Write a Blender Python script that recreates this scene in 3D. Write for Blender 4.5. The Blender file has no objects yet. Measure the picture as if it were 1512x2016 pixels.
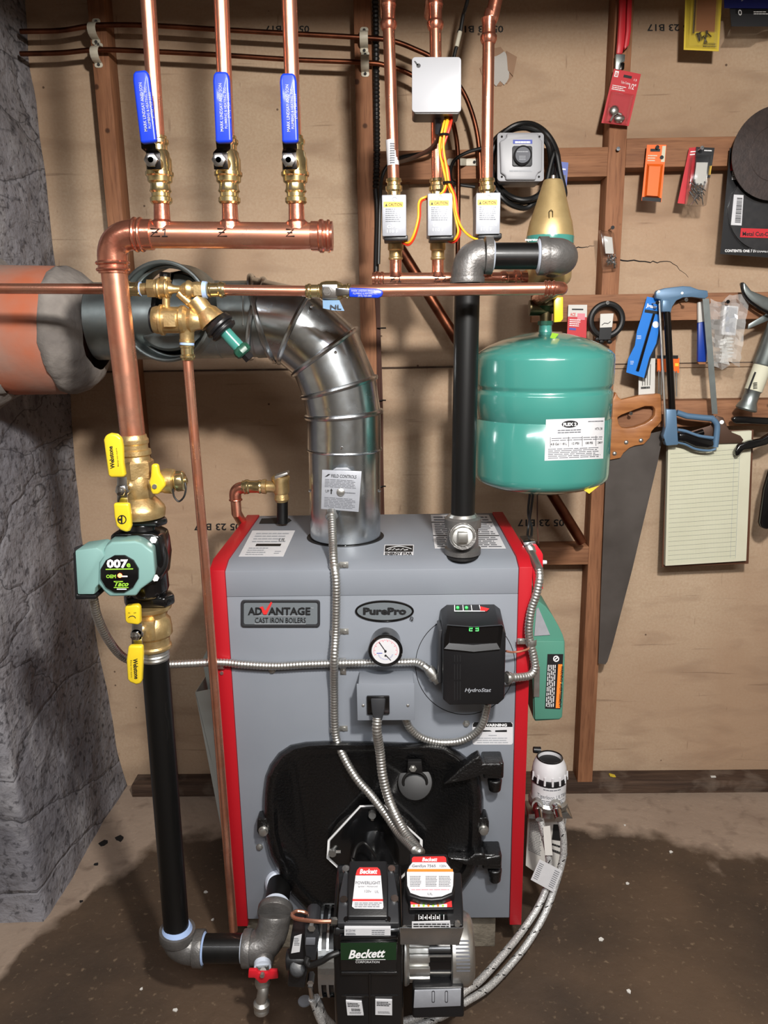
import bpy, bmesh, math, random
from mathutils import Vector, Matrix, noise
random.seed(7)
V = Vector
PI = math.pi
SC = bpy.context.scene

# ---------------------------------------------------------------- camera
F = 1514.0; CX = 756.0; CY = 1008.0
CAM = V((0, 0, 1.33))
_yw = V((15, 361, -1514)).normalized()
_zw = (-V((97, -6353.6, -1514))).normalized()
_xw = _yw.cross(_zw).normalized()
_zw = _xw.cross(_yw)
RC = Matrix((_xw, _yw, _zw))            # camera axes -> world axes
cd = bpy.data.cameras.new('camera'); cam = bpy.data.objects.new('camera', cd)
SC.collection.objects.link(cam)
cam.matrix_world = Matrix.Translation(CAM) @ RC.to_4x4()
cd.sensor_fit = 'VERTICAL'; cd.sensor_height = 36.0; cd.sensor_width = 27.0
cd.lens = F / 2016 * 36.0; cd.clip_start = 0.02
SC.camera = cam

# ---------------------------------------------------------------- light and exposure
w = bpy.data.worlds.new('world'); SC.world = w; w.use_nodes = True
w.node_tree.nodes['Background'].inputs[0].default_value = (0.9, 0.93, 1.0, 1)
w.node_tree.nodes['Background'].inputs[1].default_value = 0.25
def area(name, loc, target, size, power, color, shape='DISK', sy=None):
    l = bpy.data.lights.new(name, 'AREA'); l.shape = shape; l.size = size
    if sy: l.size_y = sy
    l.energy = power; l.color = color
    o = bpy.data.objects.new(name, l); SC.collection.objects.link(o)
    o.location = loc
    o.rotation_euler = (V(target) - V(loc)).to_track_quat('-Z', 'Y').to_euler()
    return o
area('work_lamp', (0.32, 0.12, 1.93), (0.22, 2.0, 0.55), 0.11, 42, (1.0, 0.955, 0.90))
area('fill_light', (-0.45, -0.35, 2.30), (-0.2, 1.4, 0.8), 1.2, 16, (0.95, 0.97, 1.0), 'RECTANGLE', 0.10)  # unseen fill added behind the camera for more even brightness
area('fill_light', (0.75, -0.9, 2.30), (0.3, 1.4, 0.6), 1.2, 22, (0.95, 0.97, 1.0), 'RECTANGLE', 0.10)  # second added fill, also out of view behind the camera
area('fill_light', (0.0, -0.7, 2.36), (0.0, -1.2, 0.0), 1.2, 14, (0.95, 0.97, 1.0), 'RECTANGLE', 0.3)  # added fill aimed at the rear room to brighten metal reflections
SC.view_settings.view_transform = 'Standard'; SC.view_settings.look = 'None'
SC.view_settings.gamma = 1.0; SC.view_settings.use_curve_mapping = False
SC.view_settings.exposure = 0.02

# ---------------------------------------------------------------- pixel rays onto planes of the room
def ray(px, py):
    return RC @ V((px - CX, CY - py, -F))
def P(px, py, Y):
    d = ray(px, py); return CAM + d * (Y / d.y)
def PZ(px, py, Z):
    d = ray(px, py); return CAM + d * ((Z - CAM.z) / d.z)
def PN(px, py, p0, n):
    d = ray(px, py); return CAM + d * ((p0 - CAM).dot(n) / d.dot(n))
def mY(Y): return lambda px, py: P(px, py, Y)
def pxr(px, Y, py=1008):                 # a length of so many pixels at depth Y
    d = ray(756, py); return px / F * (Y / d.y) * F * 1.0

def srgb(r, g, b):
    f = lambda c: (c / 255 / 12.92) if c <= 10 else ((c / 255 + .055) / 1.055) ** 2.4
    return (f(r), f(g), f(b), 1)

# ---------------------------------------------------------------- materials
MATS = {}
def mat(name, col, rough=.5, metal=0., col2=None, nscale=8., namt=.5, bump=0., bscale=60., coat=0., alpha=None, trans=0., spec=None, emit=None, es=1., detail=6., stretch=None, rvar=0., lo=.35, hi=.65):
    m = bpy.data.materials.new(name); m.use_nodes = True
    nt = m.node_tree; b = nt.nodes['Principled BSDF']
    L = nt.links.new
    b.inputs['Base Color'].default_value = col
    b.inputs['Roughness'].default_value = rough
    b.inputs['Metallic'].default_value = metal
    if coat: b.inputs['Coat Weight'].default_value = coat; b.inputs['Coat Roughness'].default_value = .08
    if spec is not None: b.inputs['Specular IOR Level'].default_value = spec
    if trans: b.inputs['Transmission Weight'].default_value = trans
    if alpha is not None: b.inputs['Alpha'].default_value = alpha
    if emit: b.inputs['Emission Color'].default_value = emit; b.inputs['Emission Strength'].default_value = es
    tc = nt.nodes.new('ShaderNodeTexCoord'); vec = tc.outputs['Object']
    if stretch:
        mp = nt.nodes.new('ShaderNodeMapping'); mp.inputs['Scale'].default_value = stretch
        L(vec, mp.inputs['Vector']); vec = mp.outputs['Vector']
    if col2 or rvar:
        n = nt.nodes.new('ShaderNodeTexNoise'); n.inputs['Scale'].default_value = nscale; n.inputs['Detail'].default_value = detail
        L(vec, n.inputs['Vector'])
        r = nt.nodes.new('ShaderNodeMapRange'); r.inputs['From Min'].default_value = lo; r.inputs['From Max'].default_value = hi
        r.inputs['To Max'].default_value = namt
        L(n.outputs['Fac'], r.inputs['Value'])
        if col2:
            mx = nt.nodes.new('ShaderNodeMix'); mx.data_type = 'RGBA'
            mx.inputs['A'].default_value = col; mx.inputs['B'].default_value = col2
            L(r.outputs['Result'], mx.inputs['Factor']); L(mx.outputs['Result'], b.inputs['Base Color'])
        if rvar:
            r2 = nt.nodes.new('ShaderNodeMapRange'); r2.inputs['To Min'].default_value = max(.02, rough - rvar); r2.inputs['To Max'].default_value = rough + rvar
            r2.inputs['From Min'].default_value = .3; r2.inputs['From Max'].default_value = .7
            L(n.outputs['Fac'], r2.inputs['Value']); L(r2.outputs['Result'], b.inputs['Roughness'])
    if bump:
        n = nt.nodes.new('ShaderNodeTexNoise'); n.inputs['Scale'].default_value = bscale; n.inputs['Detail'].default_value = 5
        L(vec, n.inputs['Vector'])
        bp = nt.nodes.new('ShaderNodeBump'); bp.inputs['Strength'].default_value = bump; bp.inputs['Distance'].default_value = .003
        L(n.outputs['Fac'], bp.inputs['Height']); L(bp.outputs['Normal'], b.inputs['Normal'])
    MATS[name] = m
    return m

def layered(name, base, layers, rough, bumps=(), spec=.4):
    """base colour with noise/voronoi layers: (kind, scale, stretch, lo, hi, colour, amount, detail)"""
    m = bpy.data.materials.new(name); m.use_nodes = True
    nt = m.node_tree; b = nt.nodes['Principled BSDF']; L = nt.links.new
    b.inputs['Roughness'].default_value = rough; b.inputs['Specular IOR Level'].default_value = spec
    tc = nt.nodes.new('ShaderNodeTexCoord')
    prev = None
    def src(kind, scale, stretch, detail):
        mp = nt.nodes.new('ShaderNodeMapping'); mp.inputs['Scale'].default_value = stretch
        L(tc.outputs['Object'], mp.inputs['Vector'])
        if kind == 'noise':
            n = nt.nodes.new('ShaderNodeTexNoise'); n.inputs['Scale'].default_value = scale; n.inputs['Detail'].default_value = detail
            n.inputs['Distortion'].default_value = .4
            L(mp.outputs['Vector'], n.inputs['Vector']); return n.outputs['Fac']
        if kind == 'dots':
            n = nt.nodes.new('ShaderNodeTexVoronoi'); n.inputs['Scale'].default_value = scale
            L(mp.outputs['Vector'], n.inputs['Vector']); return n.outputs['Distance']
        if kind == 'crack':
            w1 = nt.nodes.new('ShaderNodeTexNoise'); w1.inputs['Scale'].default_value = scale * 1.5; w1.inputs['Detail'].default_value = 4
            L(mp.outputs['Vector'], w1.inputs['Vector'])
            mx = nt.nodes.new('ShaderNodeMix'); mx.data_type = 'VECTOR'; mx.inputs['Factor'].default_value = .25
            L(mp.outputs['Vector'], mx.inputs['A']); L(w1.outputs['Color'], mx.inputs['B'])
            n = nt.nodes.new('ShaderNodeTexVoronoi'); n.feature = 'DISTANCE_TO_EDGE'; n.inputs['Scale'].default_value = scale
            L(mx.outputs['Result'], n.inputs['Vector']); return n.outputs['Distance']
    col = None
    for (kind, scale, stretch, lo, hi, c, amt, det) in layers:
        s = src(kind, scale, stretch, det)
        r = nt.nodes.new('ShaderNodeMapRange'); r.inputs['From Min'].default_value = lo; r.inputs['From Max'].default_value = hi
        r.inputs['To Min'].default_value = 0; r.inputs['To Max'].default_value = amt
        L(s, r.inputs['Value'])
        mx = nt.nodes.new('ShaderNodeMix'); mx.data_type = 'RGBA'
        if col is None: mx.inputs['A'].default_value = base
        else: L(col, mx.inputs['A'])
        mx.inputs['B'].default_value = c
        L(r.outputs['Result'], mx.inputs['Factor']); col = mx.outputs['Result']
    L(col, b.inputs['Base Color'])
    nrm = None
    for (kind, scale, stretch, strength, dist) in bumps:
        s = src(kind, scale, stretch, 8)
        if kind == 'crack':
            r = nt.nodes.new('ShaderNodeMapRange'); r.inputs['From Max'].default_value = .03; L(s, r.inputs['Value']); s = r.outputs['Result']
        bp = nt.nodes.new('ShaderNodeBump'); bp.inputs['Strength'].default_value = strength; bp.inputs['Distance'].default_value = dist
        L(s, bp.inputs['Height'])
        if nrm: L(nrm, bp.inputs['Normal'])
        nrm = bp.outputs['Normal']
    if nrm: L(nrm, b.inputs['Normal'])
    MATS[name] = m
    return m

# ---------------------------------------------------------------- mesh builder (world coordinates)
FONT = None
def frame(d):
    d = d.normalized(); a = V((0, 0, 1)) if abs(d.z) < .9 else V((1, 0, 0))
    u = d.cross(a).normalized(); return u, d.cross(u).normalized()
def smooth(pts, k=8, closed=False):
    n = len(pts); out = []
    rng = range(n if closed else n - 1)
    for i in rng:
        p1, p2 = pts[i % n], pts[(i + 1) % n]
        p0 = pts[(i - 1) % n] if closed or i > 0 else p1 * 2 - p2
        p3 = pts[(i + 2) % n] if closed or i + 2 < n else p2 * 2 - p1
        for j in range(k):
            t = j / k
            out.append(.5 * (2 * p1 + (p2 - p0) * t + (2 * p0 - 5 * p1 + 4 * p2 - p3) * t * t + (3 * p1 - p0 - 3 * p2 + p3) * t ** 3))
    if not closed: out.append(pts[-1].copy())
    return out
def resample(pts, step):
    L = [0]
    for a, b in zip(pts, pts[1:]): L.append(L[-1] + (b - a).length)
    n = max(2, int(L[-1] / step)); out = []; j = 0
    for i in range(n + 1):
        s = L[-1] * i / n
        while j < len(L) - 2 and L[j + 1] < s: j += 1
        t = (s - L[j]) / max(1e-9, L[j + 1] - L[j]); out.append(pts[j].lerp(pts[j + 1], min(1, t)))
    return out
class MB:
    def __init__(s): s.v = []; s.f = []
    def add(s, vs, fs):
        o = len(s.v); s.v += [V(x) for x in vs]; s.f += [tuple(i + o for i in f) for f in fs]; return s
    def quad(s, *p): return s.add(p, [tuple(range(len(p)))])
    def bx(s, x0, x1, y0, y1, z0, z1):
        vs = [(x, y, z) for x in (x0, x1) for y in (y0, y1) for z in (z0, z1)]
        return s.add(vs, [(0, 1, 3, 2), (4, 6, 7, 5), (0, 4, 5, 1), (2, 3, 7, 6), (0, 2, 6, 4), (1, 5, 7, 3)])
    def box(s, c, size, rot=None):
        c = V(c); h = V(size) / 2
        vs = [V((x * h.x, y * h.y, z * h.z)) for x in (-1, 1) for y in (-1, 1) for z in (-1, 1)]
        if rot: vs = [rot @ a for a in vs]
        return s.add([c + a for a in vs], [(0, 1, 3, 2), (4, 6, 7, 5), (0, 4, 5, 1), (2, 3, 7, 6), (0, 2, 6, 4), (1, 5, 7, 3)])
    def pbox(s, x0, y0, x1, y1, Y, t):        # box whose front is seen between these pixels at depth Y
        mx, my = (x0 + x1) / 2, (y0 + y1) / 2
        return s.bx(P(x0, my, Y).x, P(x1, my, Y).x, Y, Y + t, P(mx, y1, Y).z, P(mx, y0, Y).z)
    def prism(s, pts, vec):
        pts = [V(p) for p in pts]; n = len(pts); vec = V(vec)
        return s.add(pts + [p + vec for p in pts], [tuple(range(n)), tuple(range(2 * n - 1, n - 1, -1))] + [(i, i + n, (i + 1) % n + n, (i + 1) % n) for i in range(n)])
    def pprism(s, pl, Y, t): return s.prism([P(a, b, Y) for a, b in pl], (0, t, 0))
    def ring(s, outer, inner, vec):
        n = len(outer); vec = V(vec); o = [V(p) for p in outer]; i_ = [V(p) for p in inner]
        vs = o + i_ + [p + vec for p in o] + [p + vec for p in i_]; fs = []
        for k in range(n):
            j = (k + 1) % n
            fs += [(k, j, j + n, k + n), (k + 2 * n, k + 3 * n, j + 3 * n, j + 2 * n), (k, k + 2 * n, j + 2 * n, j), (k + n, j + n, j + 3 * n, k + 3 * n)]
        return s.add(vs, fs)
    def cyl(s, p0, p1, r0, r1=None, n=20, caps=True):
        r1 = r0 if r1 is None else r1
        return s.lathe(p0, p1, [(0, r0), (1, r1)], n, caps)
    def lathe(s, p0, p1, prof, n=24, caps=True, sides=None, phase=0.):
        p0 = V(p0); p1 = V(p1); ax = p1 - p0; u, w_ = frame(ax); vs = []; fs = []
        for (t, r) in prof:
            c = p0 + ax * t
            vs += [c + (u * math.cos(2 * PI * i / n + phase) + w_ * math.sin(2 * PI * i / n + phase)) * r for i in range(n)]
        m = len(prof)
        for k in range(m - 1):
            for i in range(n):
                j = (i + 1) % n; fs.append((k * n + i, k * n + j, (k + 1) * n + j, (k + 1) * n + i))
        if caps: fs += [tuple(range(n)), tuple(range((m - 1) * n, m * n))]
        return s.add(vs, fs)
    def tube(s, pts, r, n=12, closed=False, caps=True, corr=None):
        pts = [V(p) for p in pts]; N = len(pts); vs = []; fs = []
        u = None; acc = 0.
        for k, p in enumerate(pts):
            if closed: t = pts[(k + 1) % N] - pts[(k - 1) % N]
            else: t = pts[min(k + 1, N - 1)] - pts[max(k - 1, 0)]
            t.normalize()
            if u is None: u, _ = frame(t)
            u = (u - t * u.dot(t)).normalized(); w_ = t.cross(u)
            if k: acc += (p - pts[k - 1]).length
            rr = r(k / (N - 1)) if callable(r) else r
            if corr: rr *= 1 + corr[1] * math.cos(2 * PI * acc / corr[0])
            vs += [p + (u * math.cos(2 * PI * i / n) + w_ * math.sin(2 * PI * i / n)) * rr for i in range(n)]
        M_ = N if closed else N - 1
        for k in range(M_):
            for i in range(n):
                j = (i + 1) % n; a = k * n; b = ((k + 1) % N) * n; fs.append((a + i, a + j, b + j, b + i))
        if caps and not closed: fs += [tuple(range(n)), tuple(range((N - 1) * n, N * n))]
        return s.add(vs, fs)
    def torus(s, c, ax, R, r, n=40, m=12, rz=1.):
        u, w_ = frame(V(ax)); c = V(c)
        return s.tube([c + (u * math.cos(2 * PI * i / n) + w_ * math.sin(2 * PI * i / n) * rz) * R for i in range(n)], r, m, closed=True)
    def sph(s, c, r, sc=(1, 1, 1), n=16):
        c = V(c); vs = []; fs = []; m = n // 2
        for k in range(1, m):
            a = PI * k / m
            vs += [c + V((math.sin(a) * math.cos(2 * PI * i / n) * sc[0], math.sin(a) * math.sin(2 * PI * i / n) * sc[1], math.cos(a) * sc[2])) * r for i in range(n)]
        vs += [c + V((0, 0, r * sc[2])), c - V((0, 0, r * sc[2]))]
        for k in range(m - 2):
            for i in range(n):
                j = (i + 1) % n; fs.append((k * n + i, k * n + j, (k + 1) * n + j, (k + 1) * n + i))
        t = (m - 1) * n
        for i in range(n):
            j = (i + 1) % n; fs += [(t, j, i), (t + 1, (m - 2) * n + i, (m - 2) * n + j)]
        return s.add(vs, fs)
    def hexn(s, c, ax, r, t, n=6): c = V(c); ax = V(ax).normalized(); return s.cyl(c, c + ax * t, r, n=n)
    def txt(s, t, O, U, W, bold=0., shear=0.):
        """lettering with baseline from O to U and cap height O to W"""
        cu = bpy.data.curves.new('t', 'FONT'); cu.body = t; cu.offset = bold; cu.resolution_u = 2; cu.shear = shear
        ob = bpy.data.objects.new('t', cu); me = bpy.data.meshes.new_from_object(ob)
        O = V(O); U = V(U) - O; W = V(W) - O
        if len(me.vertices):
            xs = [v.co.x for v in me.vertices]; x0, x1 = min(xs), max(xs)
            h = .70
            s.add([O + U * ((v.co.x - x0) / (x1 - x0)) + W * (v.co.y / h) for v in me.vertices], [tuple(p.vertices) for p in me.polygons])
        bpy.data.meshes.remove(me); bpy.data.objects.remove(ob); bpy.data.curves.remove(cu)
        return s
    def ptxt(s, t, m, x0, y0, x1, h, y1=None, **k):
        y1 = y0 if y1 is None else y1
        L = math.hypot(x1 - x0, y1 - y0); nx, ny = (y1 - y0) / L, -(x1 - x0) / L
        return s.txt(t, m(x0, y0), m(x1, y1), m(x0 + nx * h, y0 + ny * h), **k)
    def lines(s, m, x0, y0, x1, y1, n, fill=.45, ragged=.25, words=True):
        """rows of small unreadable print as thin strips"""
        dy = (y1 - y0) / n
        for i in range(n):
            a = y0 + dy * (i + .3); b = a + dy * fill; xe = x1 - (x1 - x0) * ragged * random.random(); x = x0
            while x < xe:
                wl = random.uniform(.08, .22) * (x1 - x0) if words else (xe - x0)
                e = min(x + wl, xe); s.quad(m(x, a), m(e, a), m(e, b), m(x, b)); x = e + (x1 - x0) * .02
        return s
    def split(s, name, material, parent, **k):   # every loose piece becomes a part of its own
        n = len(s.v); root = list(range(n))
        def find(a):
            while root[a] != a: root[a] = root[root[a]]; a = root[a]
            return a
        for f in s.f:
            for a in f[1:]: root[find(a)] = find(f[0])
        groups = {}
        for f in s.f: groups.setdefault(find(f[0]), []).append(f)
        out = []
        for fs in groups.values():
            idx = {}; b = MB()
            for f in fs:
                for a in f:
                    if a not in idx: idx[a] = len(b.v); b.v.append(s.v[a])
                b.f.append(tuple(idx[a] for a in f))
            out.append(b.build(name, material, parent, **k))
        return out
    def build(s, name, material, parent=None, label=None, cat=None, group=None, kind=None, bev=0., origin=None, sharp=.6, seg=2):
        if parent is None:
            if origin is None:
                xs = [v.x for v in s.v]; ys = [v.y for v in s.v]; zs = [v.z for v in s.v]
                origin = V(((min(xs) + max(xs)) / 2, (min(ys) + max(ys)) / 2, min(zs)))
            org = V(origin)
        else:
            r = parent
            org = V((0, 0, 0))
            while r is not None: org = org + V(r.location); r = r.parent
        me = bpy.data.meshes.new(name); me.from_pydata([v - org for v in s.v], [], s.f)
        bm = bmesh.new(); bm.from_mesh(me)
        bmesh.ops.recalc_face_normals(bm, faces=bm.faces)
        if bev:
            es = [e for e in bm.edges if len(e.link_faces) == 2 and e.calc_face_angle(0) > .7]
            bmesh.ops.bevel(bm, geom=es, offset=bev, segments=seg, affect='EDGES', profile=.5, clamp_overlap=True)
        bm.to_mesh(me); bm.free()
        me.polygons.foreach_set('use_smooth', [True] * len(me.polygons)); me.set_sharp_from_angle(angle=sharp)
        me.materials.append(MATS[material])
        o = bpy.data.objects.new(name, me); SC.collection.objects.link(o)
        if parent is not None: o.parent = parent
        else: o.location = org
        tag(o, label, cat, group, kind)
        return o
def tag(o, label=None, cat=None, group=None, kind=None):
    if label: o['label'] = label
    if cat: o['category'] = cat
    if group: o['group'] = group
    if kind: o['kind'] = kind
def T(name, label, cat, loc, group=None):
    o = bpy.data.objects.new(name, None); o.empty_display_size = .02; SC.collection.objects.link(o); o.location = V(loc)
    tag(o, label, cat, group); return o
def copy_tree(o, parent=None):
    c = o.copy(); SC.collection.objects.link(c); c.parent = parent
    for ch in [x for x in bpy.data.objects if x.parent == o]: copy_tree(ch, c)
    return c
def bend(p0, pc, p1, k=10):              # a rounded corner through pc
    out = []
    for i in range(k + 1):
        t = i / k; out.append(p0 * (1 - t) ** 2 + pc * 2 * t * (1 - t) + p1 * t * t)
    return out
def rrect(m, x0, y0, x1, y1, r, k=5):    # rounded rectangle outline in pixels
    o = []
    for (cx, cy, a0) in ((x1 - r, y0 + r, -90), (x1 - r, y1 - r, 0), (x0 + r, y1 - r, 90), (x0 + r, y0 + r, 180)):
        for i in range(k + 1):
            a = math.radians(a0 + 90 * i / k); o.append(m(cx + r * math.cos(a), cy + r * math.sin(a)))
    return o
def circ(m, cx, cy, r, n=32, ry=None):
    ry = ry or r
    return [m(cx + r * math.cos(2 * PI * i / n), cy + ry * math.sin(2 * PI * i / n)) for i in range(n)]
def pts(*l): return [P(*a) for a in l]
# ---------------------------------------------------------------- materials of the place
C = srgb
mat('copper', C(238, 174, 146), .30, .92, C(206, 126, 98), 30, .7, rvar=.07)
mat('copper_fitting', C(228, 156, 130), .25, .92, C(180, 100, 78), 40, .7, rvar=.08, bump=.15, bscale=90)
mat('old_copper', C(130, 78, 56), .4, 1., C(70, 42, 32), 20, .8)
mat('brass', C(214, 186, 134), .38, .85, C(170, 138, 86), 60, .6, bump=.12, bscale=300)
mat('bright_brass', C(226, 206, 154), .22, .95, C(176, 150, 98), 60, .4)
mat('dark_brass', C(95, 85, 62), .4, 1., C(50, 44, 32), 50, .7)
mat('chrome', C(215, 215, 215), .16, 1.)
mat('steel', C(205, 204, 200), .40, .95, C(160, 160, 156), 60, .6, rvar=.1)
mat('galvanized', C(208, 213, 216), .24, 1., C(176, 182, 186), 40, .6, rvar=.04, detail=2)
mat('dull_galvanized', C(150, 157, 156), .42, .9, C(128, 136, 134), 50, .6, rvar=.06)
mat('cast_iron', C(118, 116, 114), .42, .6, C(88, 86, 84), 40, .6, bump=.25, bscale=220)
mat('black_pipe', C(7, 7, 7), .45, .0, C(30, 29, 28), 9, .45, spec=.35, lo=.55, hi=.8, bump=.06, bscale=120, coat=.15, stretch=(1, 1, .2))
mat('black_gloss', C(12, 12, 13), .22, 0., coat=.5)
mat('black_cast', C(8, 8, 9), .34, 0., bump=.75, bscale=200, coat=.4)
mat('black_plastic', C(20, 20, 22), .38, 0., bump=.05, bscale=300)
mat('dark_plastic', C(42, 43, 46), .45, 0.)
mat('rubber', C(18, 17, 17), .5)
mat('boiler_grey', C(126, 131, 139), .5, 0., C(119, 124, 132), 6, .6, bump=.03, bscale=500)
mat('boiler_grey_light', C(168, 173, 178), .5)
mat('red_paint', C(168, 18, 30), .42, 0., bump=.03, bscale=400)
mat('red_plastic', C(198, 28, 42), .35)
mat('blue_grip', C(12, 50, 182), .38, 0., coat=.3)
mat('yellow_grip', C(220, 190, 40), .35, 0., coat=.25)
mat('tank_green', C(62, 131, 121), .2, 0., C(57, 123, 113), 5, .6, coat=.7)
mat('relay_green', C(76, 132, 114), .4)
mat('pump_teal', C(122, 158, 153), .45)
mat('dark_green', C(28, 74, 58), .4)
mat('beckett_green', C(22, 48, 26), .3, 0.)
mat('white_label', C(206, 206, 208), .5, 0., C(194, 194, 198), 60, .4)
mat('silver_label', C(166, 169, 176), .4, .25, C(152, 155, 162), 90, .5)
mat('white_paper', C(204, 202, 196), .7, 0.)
mat('cream_paper', C(206, 204, 182), .8, 0., C(196, 194, 170), 12, .6)
mat('grey_ink', C(96, 98, 104), .7)
mat('black_ink', C(16, 16, 18), .6)
mat('faint_ink', C(160, 163, 168), .7)
mat('white_ink', C(236, 236, 236), .6)
mat('red_ink', C(205, 40, 40), .6)
mat('pink_ink', C(214, 130, 140), .6)
mat('blue_ink', C(66, 80, 165), .6)
mat('orange_ink', C(236, 128, 40), .6)
mat('lime_ink', C(150, 205, 60), .6)
mat('green_rule', C(170, 182, 150), .8)
mat('yellow_ink', C(246, 196, 50), .5)
mat('ptfe', C(205, 214, 228), .5)
mat('blue_ptfe', C(160, 184, 224), .45)
mat('wheel_black', C(32, 32, 34), .4, 0., C(50, 48, 48), 60, .5)
mat('badge_grey', C(104, 110, 114), .45)
mat('bag_plastic', C(225, 225, 222), .22, 0., alpha=.34)
mat('painted_sheet', C(176, 182, 176), .5, .1)
mat('cone_brass', C(206, 180, 128), .48, .7, C(186, 158, 108), 60, .5)
mat('torn_paper', C(146, 116, 92), .8)
mat('plaster', C(176, 172, 166), .9, bump=.5, bscale=80)
mat('box_grey', C(152, 153, 157), .42)
mat('wood_handle', C(176, 118, 70), .45, 0., C(140, 86, 46), 14, .8, stretch=(1, 1, 6), coat=.15)
mat('saw_steel', C(92, 86, 82), .5, .35, C(70, 64, 60), 10, .7)
mat('hacksaw_blue', C(92, 122, 150), .38, .2)
mat('dark_tube', C(50, 46, 44), .25, .9)
mat('cable_black', C(14, 14, 14), .45)
mat('cable_brown', C(74, 46, 36), .5)
mat('wire_red', C(214, 50, 28), .4)
mat('wire_yellow', C(236, 172, 40), .4)
mat('strap_white', C(196, 190, 172), .5)
mat('terracotta', C(164, 88, 58), .8, 0., C(138, 116, 104), 7, .9, bump=.3, bscale=40)
mat('mortar', C(134, 127, 120), .9, 0., C(92, 86, 82), 14, .8, bump=.9, bscale=50)
mat('concrete_block', C(134, 126, 112), .9, 0., C(96, 88, 76), 30, .8, bump=.7, bscale=120)
mat('orange_card', C(238, 104, 26), .45)
mat('yellow_card', C(206, 180, 52), .45)
mat('red_card', C(190, 34, 44), .45)
mat('black_card', C(20, 20, 22), .4)
mat('blue_card', C(24, 116, 206), .4)
mat('deep_blue_card', C(20, 58, 150), .4)
mat('navy_card', C(18, 28, 96), .4)
mat('tan_grip', C(150, 98, 60), .6)
mat('disc_dark', C(60, 52, 50), .4, .3, C(78, 66, 62), 60, .6, bump=.12, bscale=200)
mat('clear_plastic', C(235, 238, 240), .12, 0., trans=1., alpha=.38)
mat('screw_metal', C(180, 180, 178), .25, 1., C(60, 60, 60), 300, .6)
mat('clip_brown', C(88, 66, 54), .45, .4)
mat('masonite', C(92, 58, 40), .6, 0.)
mat('red_led', C(255, 60, 30), .4, emit=C(255, 90, 50), es=14)
mat('green_led', C(60, 230, 90), .4, emit=C(70, 240, 100), es=1.3)
mat('braid', C(222, 222, 220), .35, .5, C(150, 150, 150), 380, .8, bump=.5, bscale=500, detail=1)
mat('flux_white', C(235, 235, 235), .5)
layered('wallboard', C(186, 164, 139), [
    ('noise', 1.6, (1, 1, 1), .38, .66, C(160, 131, 106), .75, 5),
    ('noise', 5, (1, 1, 3.2), .52, .72, C(132, 107, 88), .5, 8),
    ('noise', 160, (1, 1, 1), .3, .7, C(160, 128, 100), .35, 2),
    ('noise', 9, (.45, 1, 9), .66, .72, C(108, 84, 66), .42, 6),
    ('noise', 30, (3, 1, .5), .68, .74, C(96, 64, 48), .35, 4),
    ('dots', 13, (1, 1, 1), .045, .03, C(66, 44, 34), .8, 1)], .82,
    [('noise', 3, (1, 1, 1.6), .35, .02), ('noise', 120, (1, 1, 1), .12, .002)], .25)
layered('stud_wood', C(152, 106, 76), [
    ('noise', 7, (7, 7, .7), .35, .65, C(116, 76, 54), .75, 8),
    ('noise', 3, (1, 1, 1), .45, .7, C(160, 112, 80), .5, 4),
    ('noise', 40, (6, 6, .4), .5, .7, C(80, 48, 34), .4, 4),
    ('dots', 9, (1, 1, 1), .07, .04, C(50, 30, 22), .8, 1)], .72, [('noise', 60, (5, 5, .3), .25, .003)], .25)
layered('block_wood', C(154, 110, 80), [
    ('noise', 7, (.7, 7, 7), .35, .65, C(118, 80, 58), .75, 8),
    ('noise', 3, (1, 1, 1), .45, .7, C(164, 116, 82), .5, 4),
    ('noise', 40, (.4, 6, 6), .5, .7, C(84, 52, 38), .4, 4),
    ('dots', 9, (1, 1, 1), .07, .04, C(50, 30, 22), .8, 1)], .72, [('noise', 60, (.3, 5, 5), .25, .003)], .25)
layered('sill_wood', C(84, 66, 54), [
    ('noise', 9, (.6, 6, 6), .35, .65, C(52, 40, 34), .8, 8),
    ('noise', 14, (1, 1, 1), .55, .7, C(120, 106, 94), .5, 8)], .8, [('noise', 50, (.4, 4, 4), .5, .004)], .2)
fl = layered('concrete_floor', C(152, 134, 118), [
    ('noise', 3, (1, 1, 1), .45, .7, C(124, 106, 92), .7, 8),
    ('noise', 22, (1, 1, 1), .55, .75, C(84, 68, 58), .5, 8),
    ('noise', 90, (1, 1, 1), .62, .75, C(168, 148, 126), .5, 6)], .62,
    [('noise', 2.2, (1, 1, 1), .4, .03), ('noise', 45, (1, 1, 1), .4, .004)], .45)
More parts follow.
